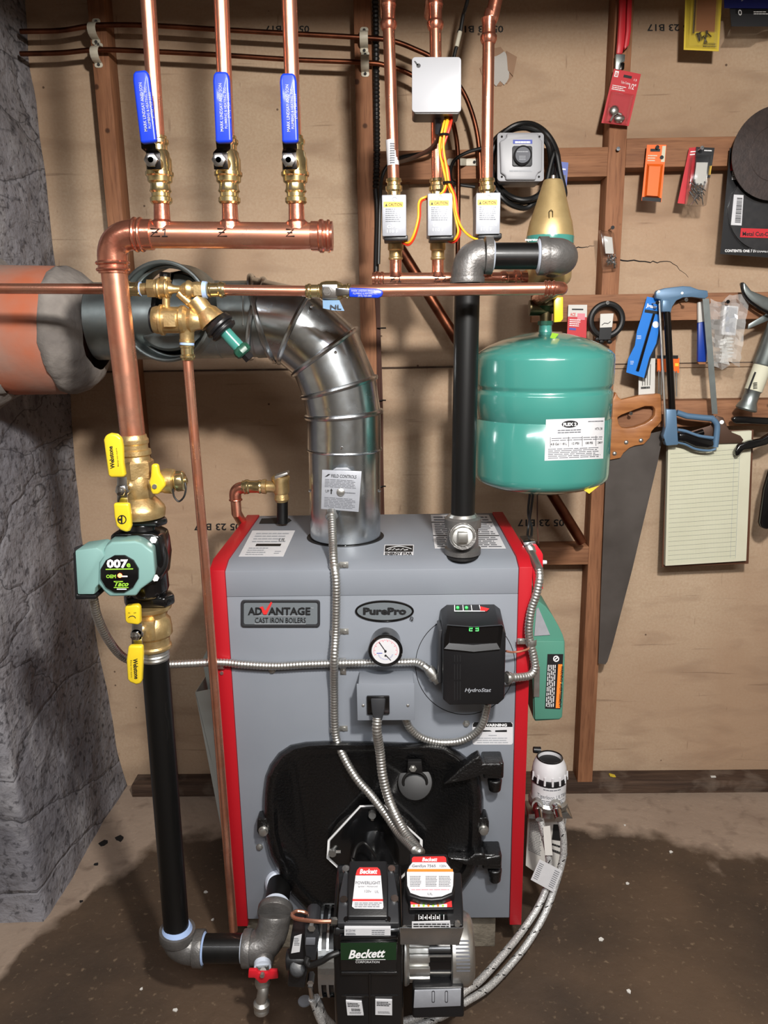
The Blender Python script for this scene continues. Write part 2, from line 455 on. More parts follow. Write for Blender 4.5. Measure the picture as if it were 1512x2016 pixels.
def damp_lit_floor(m):
    """a dark damp stain over the middle of the floor; pale at right is concrete clear of damp, pale at left a pool of light put into the colour"""
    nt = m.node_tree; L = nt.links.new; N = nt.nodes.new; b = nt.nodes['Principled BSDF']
    dry_and_lit = b.inputs['Base Color'].links[0].from_socket
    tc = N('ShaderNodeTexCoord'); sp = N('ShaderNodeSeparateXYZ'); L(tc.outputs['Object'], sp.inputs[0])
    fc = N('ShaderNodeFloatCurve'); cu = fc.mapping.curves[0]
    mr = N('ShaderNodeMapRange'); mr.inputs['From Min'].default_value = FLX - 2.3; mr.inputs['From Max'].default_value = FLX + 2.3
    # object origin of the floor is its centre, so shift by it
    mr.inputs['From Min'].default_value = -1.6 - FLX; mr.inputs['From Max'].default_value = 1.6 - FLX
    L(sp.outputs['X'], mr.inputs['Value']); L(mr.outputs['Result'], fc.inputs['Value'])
    ptsx = [(-1.6, .9)] + [(lambda q: (q.x, q.y))(PZ(*p, 0)) for p in ((0, 1910), (60, 1850), (150, 1790), (200, 1725), (300, 1668))] + [(-.3, 1.98), (.3, 1.95)] + [(lambda q: (q.x, q.y))(PZ(*p, 0)) for p in ((1130, 1612), (1290, 1645), (1400, 1690), (1512, 1680))] + [(1.6, 1.5)]  # left points trace a light patch's edge, painted in; right points the damp
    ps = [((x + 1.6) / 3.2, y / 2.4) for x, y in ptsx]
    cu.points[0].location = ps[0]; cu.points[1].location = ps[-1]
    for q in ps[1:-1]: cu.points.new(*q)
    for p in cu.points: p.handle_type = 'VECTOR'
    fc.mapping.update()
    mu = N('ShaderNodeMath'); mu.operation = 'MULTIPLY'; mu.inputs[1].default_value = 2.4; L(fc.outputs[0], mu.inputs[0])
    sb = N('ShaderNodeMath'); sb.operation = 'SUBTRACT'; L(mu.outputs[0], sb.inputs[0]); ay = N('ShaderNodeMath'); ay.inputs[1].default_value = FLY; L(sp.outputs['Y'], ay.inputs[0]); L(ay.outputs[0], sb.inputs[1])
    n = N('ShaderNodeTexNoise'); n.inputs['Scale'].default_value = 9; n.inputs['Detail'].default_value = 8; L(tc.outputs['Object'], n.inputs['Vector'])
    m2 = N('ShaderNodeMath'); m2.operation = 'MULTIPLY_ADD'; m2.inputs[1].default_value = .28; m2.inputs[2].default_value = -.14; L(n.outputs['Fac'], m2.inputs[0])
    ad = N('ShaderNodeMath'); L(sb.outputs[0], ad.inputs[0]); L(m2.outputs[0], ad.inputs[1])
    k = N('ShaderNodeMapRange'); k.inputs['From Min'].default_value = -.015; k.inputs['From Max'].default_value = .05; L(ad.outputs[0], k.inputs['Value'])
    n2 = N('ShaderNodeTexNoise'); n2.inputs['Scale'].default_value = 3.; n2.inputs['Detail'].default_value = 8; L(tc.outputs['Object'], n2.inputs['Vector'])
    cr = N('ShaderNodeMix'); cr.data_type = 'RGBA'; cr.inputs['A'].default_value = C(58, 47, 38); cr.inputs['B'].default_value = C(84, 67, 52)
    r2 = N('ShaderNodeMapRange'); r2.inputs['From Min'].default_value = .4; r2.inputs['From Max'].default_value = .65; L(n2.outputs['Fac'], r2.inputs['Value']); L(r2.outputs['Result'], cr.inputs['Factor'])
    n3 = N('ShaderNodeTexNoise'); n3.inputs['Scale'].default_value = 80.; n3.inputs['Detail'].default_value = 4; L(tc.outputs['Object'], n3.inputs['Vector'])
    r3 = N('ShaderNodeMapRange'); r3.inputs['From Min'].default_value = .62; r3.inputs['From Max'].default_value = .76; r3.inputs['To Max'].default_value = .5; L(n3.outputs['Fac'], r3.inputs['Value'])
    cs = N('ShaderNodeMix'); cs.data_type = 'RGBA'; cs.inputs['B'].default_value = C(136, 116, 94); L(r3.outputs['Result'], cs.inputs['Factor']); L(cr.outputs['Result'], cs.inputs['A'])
    mx = N('ShaderNodeMix'); mx.data_type = 'RGBA'; L(k.outputs['Result'], mx.inputs['Factor']); L(dry_and_lit, mx.inputs['A']); L(cs.outputs['Result'], mx.inputs['B'])
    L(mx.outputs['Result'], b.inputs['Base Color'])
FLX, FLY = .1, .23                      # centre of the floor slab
damp_lit_floor(fl)
layered('parging', C(140, 138, 142), [
    ('noise', 2.2, (1, 1, 1), .4, .64, C(84, 82, 88), .8, 8),
    ('noise', 7, (1, 2.5, .8), .54, .68, C(148, 146, 148), .6, 8),
    ('noise', 26, (1, 1, 1), .58, .72, C(58, 56, 62), .6, 8),
    ('noise', 70, (1, 1, 1), .56, .66, C(46, 44, 48), .7, 6),
    ('noise', 16, (.5, .5, 4), .64, .72, C(40, 38, 42), .6, 8),
    ('crack', 2.0, (.8, .8, 2.6), .006, .0, C(44, 42, 46), .8, 1)], .82,
    [('noise', 5, (1, 1, 1), .9, .03), ('noise', 26, (1, 1.2, 1.6), .7, .01), ('crack', 2.0, (.8, .8, 2.6), .6, .006), ('noise', 120, (1, 1, 1), .5, .003)], .35)
mat('ceiling_wood', C(140, 118, 96), .8, 0., C(70, 52, 40), 5, .6)
mat('plain_wall', C(196, 190, 180), .85, 0., C(176, 168, 156), 2, .6)
# ---------------------------------------------------------------- the room
S = dict(kind='structure')
WY = 2.06; SF = 2.0                      # wall board, stud faces
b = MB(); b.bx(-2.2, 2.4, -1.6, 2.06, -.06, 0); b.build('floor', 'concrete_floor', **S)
b = MB(); b.bx(-2.2, 2.4, WY, WY + .03, -.06, 2.45); b.build('wall_back', 'wallboard', origin=(0, WY, 0), **S)
b = MB(); b.bx(-2.24, -2.2, -1.6, 2.09, -.06, 2.45); b.build('wall_left', 'plain_wall', **S)
b = MB(); b.bx(2.4, 2.44, -1.6, 2.09, -.06, 2.45); b.build('wall_right', 'plain_wall', **S)
b = MB(); b.bx(-2.2, 2.4, -1.64, -1.6, -.06, 2.45); b.build('wall_front', 'plain_wall', **S)
b = MB(); b.bx(-2.2, 2.4, -1.6, 2.06, 2.42, 2.46); b.build('ceiling', 'ceiling_wood', **S)
b = MB(); b.bx(-2.15, 2.35, .86, .94, 1.962, 2.42); b.build('trim_1', 'ceiling_wood', **S)  # unseen beam added to shade the top of the back wall
k = 2
def stud(x0, x1, py):
    global k
    m = (x0 + x1) / 2
    xa = P(x0, py, SF).x; xb = P(x1, py, SF).x
    b = MB(); b.bx(xa, xb, SF, WY, .038, 2.42); b.build('trim_%d' % k, 'stud_wood', bev=.0015, **S); k += 1
    return xa, xb
s1 = stud(199, 231, 306); s2 = stud(702, 735, 300); s3 = stud(1195, 1230, 350)
s4x = s3[0] + .61
b = MB(); b.bx(s4x, s4x + .038, SF, WY, .038, 2.42); b.build('trim_%d' % k, 'stud_wood', bev=.0015, **S); k += 1
b = MB(); b.bx(-.78, 2.4, SF, WY, 0, .038); b.build('trim_%d' % k, 'sill_wood', bev=.0015, **S); k += 1
def block(xa, xb, y0, y1, pm, Y=SF, t=None, m='block_wood'):
    global k
    b = MB(); b.bx(xa, xb, Y, Y + (t or WY - Y), P(pm, y1, Y).z, P(pm, y0, Y).z); b.build('trim_%d' % k, m, bev=.0015, **S); k += 1
block(s2[1], s3[0], 290, 348, 1150)
block(s3[1], s4x, 271, 329, 1300)
block(P(1047, 600, SF - .019).x, 1.62, 578, 631, 1300, SF - .019, .019)
block(s3[1], s4x, 789, 840, 1350)
block(P(1062, 1090, SF).x, s3[0], 1077, 1112, 1110)
# board joint along the wall
b = MB(); z = P(560, 727, WY).z; b.bx(-.78, 2.4, WY - .004, WY, z - .002, z + .002); b.build('trim_%d' % k, 'sill_wood', **S); k += 1
b = MB(); z = P(1400, 720, WY).z; b.bx(s3[1], 2.4, WY - .006, WY, z - .003, z + .006); b.build('trim_%d' % k, 'wallboard', **S); k += 1

# dates stencilled upside down on the board
def stencil(x, y, w):
    b = MB(); O = P(x + w / 2, y - 6, WY - .0006); U = P(x - w / 2, y - 6, WY - .0006); b.txt('05 23 B17', O, U, P(x + w / 2, y + 7, WY - .0006), bold=.02)
    b.build('wall_stencil', 'black_ink', label='black date stamp printed upside down on the wallboard ' + {428: 'left of the boiler', 945: 'above the torn patch', 1320: 'beside the yellow package', 1065: 'under the green tank', 565: 'behind the copper risers'}[x], cat='stamp')
for a in ((428, 1037, 92), (945, 57, 92), (1320, 54, 92), (1065, 1029, 92), (565, 57, 88)): stencil(*a)
# torn patch in the board
t = T('wall_hole', 'torn hole in the wallboard showing white plaster and a ragged paper flap', 'hole', P(985, 170, WY))
random.seed(3)
def rag(cx, cy, rx, ry, n, j): return [(cx + rx * math.cos(2 * PI * i / n) * (1 + random.uniform(-j, j)), cy + ry * math.sin(2 * PI * i / n) * (1 + random.uniform(-j, j))) for i in range(n)]
b = MB(); b.pprism(rag(981, 134, 33, 36, 22, .2), WY - .003, .003); b.build('torn_edge', 'torn_paper', t)
b = MB(); b.pprism(rag(981, 134, 24, 30, 22, .22), WY - .005, .003); b.build('plaster', 'plaster', t, label='rough white plaster')
b = MB(); b.prism([P(997, 100, WY - .005), P(1018, 112, WY - .012), P(1010, 150, WY - .008), P(1000, 138, WY - .006)], (0, .0012, 0)); b.build('paper_flap', 'torn_paper', t)
# cracks
def crack(pl, lab):
    b = MB()
    P_ = [V(p) for p in pl]; out = []
    for a, c in zip(P_, P_[1:]):
        for i in range(6):
            q = a.lerp(c, i / 6); out.append((q.x + random.uniform(-1.5, 1.5), q.y + random.uniform(-2, 2)))
    out.append(pl[-1])
    b.tube([P(x, y, WY - .0003) for x, y in out], lambda t: .0015 * (1 - t) + .0004, 6)
    b.build('wall_crack', 'black_ink', label=lab, cat='crack')
crack([(1122, 486), (1145, 487), (1170, 484)], 'short dark crack in the wallboard left of the small screw package')
crack([(1215, 512), (1280, 516), (1320, 515), (1355, 546)], 'long jagged crack in the wallboard below the orange package')

# chimney
def chimney():
    b = MB()
    x1 = P(85, 1806, 1.5).x; x1 = PZ(85, 1808, 0).x; yf = PZ(85, 1808, 0).y; xb = PZ(215, 1597, 0).x
    nz, ny, nx = 90, 26, 24
    def fl(z): return .012 * math.exp(-z / .15)
    def disp(p, n):
        q = noise.noise(p * 3) * .012 + noise.noise(p * 9) * .006 + noise.noise(V((p.x * 22, p.y * 22, p.z * 9))) * .0025
        return p + n * q
    vs = []; fs = []
    cols = [(V((x1 - .9 + .9 * i / nx, yf, 0)), V((0, -1, 0))) for i in range(nx + 1)] + [(V((x1 + (xb - x1) * i / ny, yf + (WY - .001 - yf) * i / ny, 0)), V((1, 0, 0))) for i in range(1, ny + 1)]
    for kz in range(nz + 1):
        z = 2.42 * kz / nz
        for c, n in cols:
            x = c.x
            off = fl(z)
            p = V((x - .034 * min(1, z / .55) - .012 * (z / 2.42), c.y, z)); rr = n
            if n.y < 0 and x > x1 - .03: rr = V((.4, -.9, 0))
            if n.x > 0 and c.y < yf + .03: rr = V((.9, -.4, 0))
            d = disp(V((p.x * 1., p.y, p.z)), rr) + rr * off
            d.y = min(d.y, WY - .0005)
            vs.append(d)
    m = len(cols)
    for a in range(nz):
        for c in range(m - 1): fs.append((a * m + c, a * m + c + 1, (a + 1) * m + c + 1, (a + 1) * m + c))
    b.add(vs, fs)
    b.quad(vs[0], vs[nz * m], V((x1 - .9, WY - .001, 2.42)), V((x1 - .9, WY - .001, 0)))
    return b.build('chimney', 'parging', label='grey parged masonry chimney breast in the left corner with trowel marks and cracks', cat='chimney', sharp=2.), x1, yf
ch, chx, chy = chimney()
# ---------------------------------------------------------------- left distribution manifold and risers
YR = 1.27
def press(b, p, ax, r, l, sgn=1):         # press-fit collar with its two beads, along ax from p
    ax = V(ax).normalized() * l
    b.lathe(p, p + ax, [(0, r * 1.10), (.08, r * 1.25), (.16, r * 1.25), (.22, r * 1.12), (.62, r * 1.12), (.70, r * 1.32), (.82, r * 1.32), (.9, r * 1.15), (1, r * 1.12)], 24)
def line(m, pl, r, name, par, n=20, **k):
    b = MB(); b.tube(pl, r, n); return b.build(name, m, par, **k)

t = T('copper_manifold', 'large copper manifold with elbow and thick riser, marked in black, left of the flue', 'pipe', P(262, 862, YR))
RM = .0203
top = P(262, 462, YR); hl = P(655, 465, YR); rb = P(262, 862, YR); rt = P(222, 535, YR)
e0 = P(270, 462, YR); ec = P(217, 462, YR); e1 = P(222, 512, YR)
line('copper', [e1, rb], RM, 'riser_pipe', t)
b = MB(); b.tube([P(300, 462, YR)] + bend(e0, ec, e1, 14) + [P(224, 538, YR)], RM * 1.14, 26)
for q, ax in ((P(268, 462, YR), (1, 0, 0)), (P(222, 518, YR), (0, 0, 1))): b.torus(q, ax, RM * 1.15, .0032, 32, 8)
b.torus(P(279, 462, YR), (1, 0, 0), RM * 1.17, .0026, 32, 8); b.torus(P(223, 531, YR), (0, 0, 1), RM * 1.17, .0026, 32, 8)
b.build('elbow', 'copper_fitting', t)
hp = line('copper', [P(280, 462, YR), P(640, 465, YR)], RM, 'header_pipe', t)
b = MB(); L0 = P(612, 465, YR); L1 = P(655, 465, YR)
b.lathe(L0, L1, [(0, RM), (.02, RM * 1.10), (.35, RM * 1.10), (.42, RM * 1.24), (.55, RM * 1.24), (.62, RM * 1.12), (.72, RM * 1.12), (.78, RM * 1.22), (.86, RM * 1.2), (.9, RM * 1.08), (1, RM * 1.1)], 30)
b.build('end_cap', 'copper_fitting', t)
zx = [(318, 440), (452, 440), (583, 440)]
tops = [(289, -40), (434, -40), (568, -40)]
R2 = .0113
for (x, y), s in zip(zx, ('Z 1', 'Z', 'Z')):
    b = MB(); q0 = P(x + 2, y + 12, YR); q1 = P(x, 398, YR)
    b.lathe(q0, q1, [(0, R2 * 1.7), (.25, R2 * 1.6), (.36, R2 * 1.12), (1, R2 * 1.05)], 24); b.build('tee_outlet', 'copper_fitting', t)
def marker(b, s, x, y, w, h, Yf):         # hand-drawn strokes
    m = mY(Yf)
    def st(*p):
        b.tube([m(x + u * w, y + v * h) for u, v in p], .0009, 6)
    if s[0] == 'Z':
        st((0, 0), (.5, .02), (0.02, 1), (.56, .98)); st((.08, .5), (.42, .5))
    if s == 'Z1': st((.7, .25), (.84, .0), (.84, 1)); st((.68, 1), (1, 1))
    if s == 'Z2': st((.7, .1), (.95, .1), (.95, .5), (.7, .95), (1.02, .95))
b = MB(); fy = YR - RM - .0004
marker(b, 'Z1', 296, 450, 34, 15, fy); marker(b, 'Z', 428, 450, 34, 15, fy); marker(b, 'Z', 563, 451, 30, 14, fy)
b.build('marker_writing', 'black_ink', hp)

def ball_valve(idx):
    (x, y) = zx[idx]; xt = tops[idx][0]
    # axis through these pixels
    ax0 = P(x, 402, YR); ax1 = P(x - (x - xt) * .30, 268, YR)
    names = ('left', 'middle', 'right')
    t = T('ball_valve', 'brass ball valve with blue lever on the %s copper riser above the large manifold' % names[idx], 'valve', ax0, 'blue handled ball valves above the manifold')
    b = MB()
    prof = [(0, R2 * 1.25), (.03, R2 * 1.5), (.09, R2 * 1.5), (.11, R2 * 1.25), (.16, R2 * 1.25), (.19, R2 * 1.5), (.23, R2 * 1.35), (.30, R2 * 1.3), (.33, R2 * 1.65), (.40, R2 * 1.7), (.42, R2 * 1.9), (.47, R2 * 1.9), (.48, R2 * 1.72), (.66, R2 * 1.72), (.70, R2 * 1.55), (.76, R2 * 1.5), (.79, R2 * 1.3), (.86, R2 * 1.28), (.89, R2 * 1.5), (.94, R2 * 1.5), (.96, R2 * 1.25), (1, R2 * 1.25)]
    b.lathe(ax0, ax1, prof, 28)
    b.build('body', 'bright_brass', t)
    # stem boss, lever and nut
    hx = (302, 434, 570)[idx]; hy = 318
    c = ax0.lerp(ax1, .55)
    n0 = P(hx, hy, YR - .035)
    b = MB(); b.cyl(c, n0 + V((0, .004, 0)), .0105, n=16); b.build('stem', 'brass', t)
    tilt = (12, 2, 1)[idx]
    g = (((275, 138), (292, 281)), ((434, 140), (440, 281)), ((566, 143), (571, 281)))[idx]
    # lever: steel strap from the nut up into the grip
    a = P(g[1][0] + 0, 292, YR - .048); d = P(g[1][0] - 2, 270, YR - .060); w_ = .0105
    b = MB(); y1 = YR - .040
    def strap(pl, w_, th):
        for (p, q) in zip(pl, pl[1:]):
            r = V((w_, 0, 0)); b.prism([p - r, p + r, q + r, q - r], (0, th, 0))
    strap([P(hx + 1, hy + 15, y1), P(hx - 1, hy - 18, y1), a, d], w_, .0028)
    b.build('lever', 'dark_tube', t, bev=.0006)
    b = MB(); b.cyl(n0 + V((0, -.004, 0)), n0 + V((0, -.014, 0)), .0105, n=6); b.cyl(n0 + V((0, -.010, 0)), n0 + V((0, -.014, 0)), .0048, n=16); b.build('nut', 'chrome', t, bev=.0006)
    # grip
    gy = YR - .066
    (gx0, gy0), (gx1, gy1) = g
    W0 = 16.5
    outl = []
    L = math.hypot(gx1 - gx0, gy1 - gy0); ux, uy = (gx1 - gx0) / L, (gy1 - gy0) / L; nx, ny = -uy, ux
    loc = [(0.0, -.55), (-.0, .55), (.03, .88), (.12, 1), (.97, .98), (1.0, .8), (1.0, -.8), (.97, -.98), (.12, -1), (.03, -.88)]
    pp = [P(gx0 + ux * L * u + nx * W0 * v * -1, gy0 + uy * L * u + ny * W0 * v * -1, gy) for u, v in loc]
    b = MB(); b.prism(pp, (0, .011, 0)); gr = b.build('grip', 'blue_grip', t, bev=.0035, seg=3)
    b = MB(); m = mY(gy - .0005)
    def vt(s, off, u0, u1, h):
        ax_, ay_ = gx0 + ux * L * u0 + off, gy0 + uy * L * u0; bx_, by_ = gx0 + ux * L * u1 + off, gy0 + uy * L * u1
        b.ptxt(s, m, ax_, ay_, bx_, h, by_, bold=.01)
    vt('MARK LINDSAY AND SON', 1 , .84, .17, 6); vt('PLUMBING & HEATING, INC.', 9, .80, .22, 5); vt('(973) 728-6880', 16, .66, .30, 4.5) if idx == 0 else vt('(973) 728-6880', 15, .66, .30, 4.5)
    b.build('lettering', 'faint_ink', gr)
    # riser above
    p0 = ax1 - (ax1 - ax0) * .03; ptop = P(xt, -40, YR); ptop = p0 + (ptop - p0) * ((2.41 - p0.z) / (ptop.z - p0.z))
    rr = line('copper', [p0, ptop], R2, 'copper_riser', None, origin=p0, label='new copper riser pipe rising out of frame from the %s blue handled valve' % names[idx], cat='pipe', group='copper risers above the manifold')
for i in range(3): ball_valve(i)

# ---------------------------------------------------------------- feed water line across
YF = 1.36; RF = .0088
line('copper', [P(-25, 568, YF), P(252, 569, YF)], RF, 'feed_pipe', None, label='half inch copper feed pipe entering from the left edge before the clay thimble', cat='pipe')
t = T('feed_valve', 'brass backflow preventer and pressure reducing valve with black knurled cap and green strainer', 'valve', P(369, 712, YF))
m = mY(YF)
def Q(x, y, dy=0.): return P(x, y, YF + dy)
b = MB(); press(b, Q(277, 569), (-1, 0, 0), RF * 1.15, .026); press(b, Q(409, 571), (1, 0, 0), RF * 1.15, .030); press(b, Q(368, 679), (0, 0, -1), RF * 1.15, .026)
b.split('press_fitting', 'bright_brass', t)
b = MB(); b.cyl(Q(274, 569), Q(278, 569), .0118); b.lathe(Q(400, 571), Q(408, 571), [(0, .0150), (1, .0140)], 20); b.cyl(Q(368, 673), Q(368, 679), .0125); b.split('sealing_tape', 'blue_ptfe', t)
b = MB()
b.cyl(Q(278, 569), Q(296, 569), .0098); b.cyl(Q(292, 568), Q(308, 568), .0165, n=6); b.cyl(Q(307, 568), Q(334, 568), .0155)
b.torus(Q(314, 568), (1, 0, 0), .0155, .0025, 24, 8); b.torus(Q(329, 568), (1, 0, 0), .0155, .0025, 24, 8)
b.cyl(Q(325, 566), Q(325, 543), .0088); b.torus(Q(325, 553), (0, 0, 1), .0088, .002, 20, 8)
b.lathe(Q(332, 569), Q(370, 571), [(0, .011), (.3, .0065), (.6, .0065), (.8, .012), (1, .013)], 20)
b.lathe(Q(364, 570), Q(402, 571), [(0, .011), (.15, .0155), (.25, .0155), (.4, .0125), (.6, .0135), (1, .0138)], 20); b.box(Q(391, 572, -.006), (.013, .018, .017))
b.cyl(Q(327, 578), Q(327, 612), .0066); b.lathe(Q(302, 630), Q(372, 630), [(0, .0215), (.1, .0235), (.2, .0235), (.22, .0262), (.28, .0262), (.3, .0222), (.75, .0222), (.8, .0245), (.9, .0245), (1, .019)], 28)
b.box(Q(334, 630, -.021), (.020, .006, .022)); b.lathe(Q(370, 630), Q(400, 632), [(0, .019), (.3, .022), (.5, .017), (1, .014)], 24)
b.tube([Q(352, 577), Q(366, 590), Q(384, 606)], .0072, 14); b.cyl(Q(384, 590), Q(410, 624), .0165); b.lathe(Q(385, 592), Q(437, 655), [(0, .008), (.05, .014), (.3, .015), (.42, .021), (.62, .0235), (.66, .0245)], 28)
b.lathe(Q(368, 645), Q(368, 674), [(0, .015), (.2, .0125), (.8, .0122), (.85, .0132), (1, .0132)], 24)
b.build('body', 'brass', t)
b = MB(); b.cyl(Q(325, 536), Q(325, 545), .0095, n=10); b.build('vent_cap', 'black_plastic', t); b = MB(); b.lathe(Q(298, 630), Q(303, 630), [(0, .019), (.3, .022), (1, .022)], 24); b.build('end_cap', 'black_plastic', t); b = MB()
d = (Q(492, 707) - Q(405, 612)); 
def D(u, dy=0.): return Q(405, 612) + d * u
b.lathe(D(.22), D(.44), [(0, .0245), (.3, .0265), (.35, .0275), (.55, .0275), (.6, .023), (.75, .022), (.8, .026), (1, .024)], 12)
b.build('knurled_cap', 'black_plastic', t, label='black knurled cap', bev=.0008)
b = MB(); b.cyl(D(.88), D(1.0), .0088, n=4); b.build('strainer_cap', 'black_plastic', t); b = MB(); b.cyl(D(.44), D(.76), .0112, n=20); b.build('strainer', 'tank_green', t, label='pale green clear strainer tube')
b = MB(); b.lathe(D(.74), D(.9), [(0, .0115), (.15, .0145), (.5, .016), (.85, .0148), (1, .011)], 8); b.build('strainer_nut', 'dark_green', t)
line('copper', [Q(438, 571), Q(606, 573)], RF, 'feed_pipe', None, label='copper feed pipe between the brass feed valve and the blue levered ball valve', cat='pipe')
# drain down the side of the boiler
b = MB(); b.tube([P(369, 704, YF), P(404, 1115, YF + .003), P(460, 1832, 1.375)], RF, 18)
b.build('copper_drop_pipe', 'copper', label='thin copper pipe dropping from the feed valve along the left red side of the boiler', cat='pipe')

t = T('ball_valve', 'brass ball valve on the feed pipe with a horizontal blue lever and blue paper tag', 'valve', P(645, 573, YF))
b = MB(); press(b, P(632, 573, YF), (-1, 0, 0), RF * 1.1, .026); press(b, P(668, 573, YF), (1, 0, 0), RF * 1.1, .02)
b.lathe(P(628, 573, YF), P(676, 573, YF), [(0, .011), (.1, .015), (.3, .017), (.7, .017), (.9, .014), (1, .011)], 20); b.build('body', 'bright_brass', t)
b = MB(); b.pbox(634, 560, 664, 588, YF - .026, .006); b.prism([P(660, 566, YF - .026), P(690, 568, YF - .03), P(690, 580, YF - .03), P(660, 583, YF - .026)], (0, .002, 0)); b.build('lever', 'chrome', t, bev=.001)
b = MB(); q = P(645, 574, YF - .026); b.cyl(q, q - V((0, .008, 0)), .0075, n=6); b.cyl(q, q - V((0, .012, 0)), .004); b.build('nut', 'chrome', t)
b = MB(); b.prism([P(a, c, YF - .034) for a, c in ((687, 566), (742, 568), (752, 571), (755, 577), (751, 584), (744, 587), (687, 585))], (0, .009, 0)); g = b.build('grip', 'blue_grip', t, bev=.003)
b = MB(); m = mY(YF - .0345); b.ptxt('MARK LINDSAY AND SON', m, 692, 574.5, 744, 4.2); b.ptxt('PLUMBING & HEATING, INC.', m, 695, 579.5, 743, 3.6); b.ptxt('(973) 728-6880', m, 705, 584, 732, 3.4); b.build('lettering', 'faint_ink', g)
b = MB(); b.prism([P(635, 588, YF - .02), P(668, 591, YF - .02), P(678, 612, YF - .026), P(655, 611, YF - .028), P(636, 607, YF - .022)], (0, .0008, 0)); tg = b.build('paper_tag', 'blue_grip' if 0 else 'hacksaw_blue', t, label='light blue paper tag')
b = MB(); b.ptxt('NL', mY(YF - .0275), 650, 609, 672, 9, bold=.02); b.build('lettering', 'black_ink', tg)
t = T('feed_pipe', 'copper feed pipe from the horizontal blue lever to an elbow below the brass cone', 'pipe', P(900, 573, YF))
line('copper', [P(682, 573, YF), P(1082, 568, YF)], RF * 1.15, 'pipe', t)
b = MB(); e = P(1112, 567, YF); b.tube([P(1072, 568, YF)] + bend(P(1090, 568, YF), P(1114, 567, YF), P(1112, 567, YF) + V((-.002, .045, 0))) + [P(1112, 567, YF) + V((-.002, .24, -.01))], RF * 1.32, 20)
for x in (1074, 1081, 1090): b.torus(P(x, 568, YF), (1, 0, 0), RF * 1.35, .002, 24, 8)
b.build('elbow', 'copper_fitting', t)

# ---------------------------------------------------------------- isolation valves, circulator, black return riser
A0 = P(262, 858, YR); A1 = P(305, 1290, YR)
def AX(py): return A0.lerp(A1, (py - 858) / (1290 - 858))
def lat(b, prof, n=28, **k):              # profile by (pixel row, radius)
    p0 = AX(prof[0][0]); p1 = AX(prof[-1][0]); r0, r1 = prof[0][0], prof[-1][0]
    b.lathe(p0, p1, [((y - r0) / (r1 - r0), r) for y, r in prof], n, **k)
t = T('flange_valve', 'upper brass isolation valve with yellow levers and side drain, above the teal pump', 'valve', AX(1012))
b = MB(); lat(b, [(856, .0215), (862, .0225), (865, .0245), (871, .0245), (874, .0225), (882, .0225), (884, .0265), (892, .027), (895, .0235), (905, .0255)], 32)
lat(b, [(902, .027), (906, .030), (934, .030), (938, .027)], 6)
lat(b, [(930, .026), (940, .028), (962, .0285), (972, .026), (980, .033), (990, .040), (996, .042), (1010, .040)], 32)
c = AX(950); s = P(345, 950, YR - .005); b.lathe(c, P(322, 948, YR), [(0, .02), (.5, .016), (.7, .018), (1, .018)], 24); b.lathe(P(318, 946, YR - .004), P(344, 948, YR - .004), [(0, .019), (.3, .021), (.9, .021), (1, .017)], 24); b.cyl(P(344, 948, YR - .004), P(350, 948, YR - .004), .013)
b.build('body', 'brass', t)
b = MB(); b.lathe(P(346, 948, YR - .004), P(364, 946, YR - .004), [(0, .0165), (.15, .0175), (.85, .017), (1, .013)], 14); b.cyl(P(364, 946, YR - .004), P(368, 945, YR - .004), .006); b.build('drain_cap', 'bright_brass', t, bev=.0008)
b = MB(); b.tube(smooth(pts((340, 962, YR - .022), (343, 978, YR - .022), (352, 987, YR - .022), (362, 978, YR - .022), (366, 962, YR - .02), (364, 950, YR - .018))), .0016, 8); b.build('cap_strap', 'rubber', t)
def stemnut(t, x, y, Y, y0, y1, dx=0):
    b = MB(); b.prism([P(x - 10, y0, Y), P(x + 10, y0, Y), P(x + 11 + dx, y1, Y), P(x - 10 + dx, y1, Y)], (0, .004, 0)); b.cyl(P(x, y, Y), P(x, y, Y) + V((0, .035, 0)), .011)
    b.build('lever', 'chrome', t, bev=.001)
    b = MB(); q = P(x, y, Y); b.cyl(q, q - V((0, .009, 0)), .0085, n=6); b.cyl(q, q - V((0, .012, 0)), .0042, n=14); b.build('nut', 'chrome', t, bev=.0006)
stemnut(t, 240, 965, YR - .05, 938, 992)
def grip(t, pl, Y, th, m='yellow_grip', bev=.004): 
    b = MB(); b.pprism(pl, Y, th); return b.build('grip', m, t, bev=bev, seg=3)
g = grip(t, [(203, 866), (207, 857), (217, 853), (229, 855), (238, 863), (241, 880), (242, 912), (246, 934), (244, 940), (216, 941), (212, 935)], YR - .072, .012)
b = MB(); b.ptxt('Webstone', mY(YR - .0726), 226, 922, 216 + 5, 8.5, 878, bold=.03); b.ptxt('Easy-to-turn', mY(YR - .0726), 234, 918, 230, 2.6, 882); b.build('lettering', 'black_ink', g)
g = grip(t, [(222, 991), (253, 991), (256, 1010), (258, 1036), (254, 1046), (248, 1049), (236, 1044), (228, 1036), (224, 1018)], YR - .066, .012)
b = MB(); m = mY(YR - .0665); cx, cy = 240, 1023
b.ring(circ(m, cx, cy, 9, 28), circ(m, cx, cy, 7, 28), (0, .0003, 0)); b.prism([m(cx - 8, cy - 2), m(cx - 2, cy - 2), m(cx - 2, cy - 8), m(cx + 1, cy - 8), m(cx + 1, cy + 8), m(cx - 2, cy + 8), m(cx - 2, cy + 2), m(cx - 8, cy + 2)], (0, .0003, 0)); b.build('emblem', 'black_ink', g)
g = grip(t, [(297, 914), (310, 914), (313, 932), (322, 945), (325, 957), (318, 966), (311, 974), (299, 974), (296, 966), (295, 958), (292, 950), (296, 938)], YR - .034, .012)
b = MB(); q = P(304, 958, YR - .036); b.cyl(q, q + V((0, .03, 0)), .004, n=10); b.build('screw', 'steel', g)

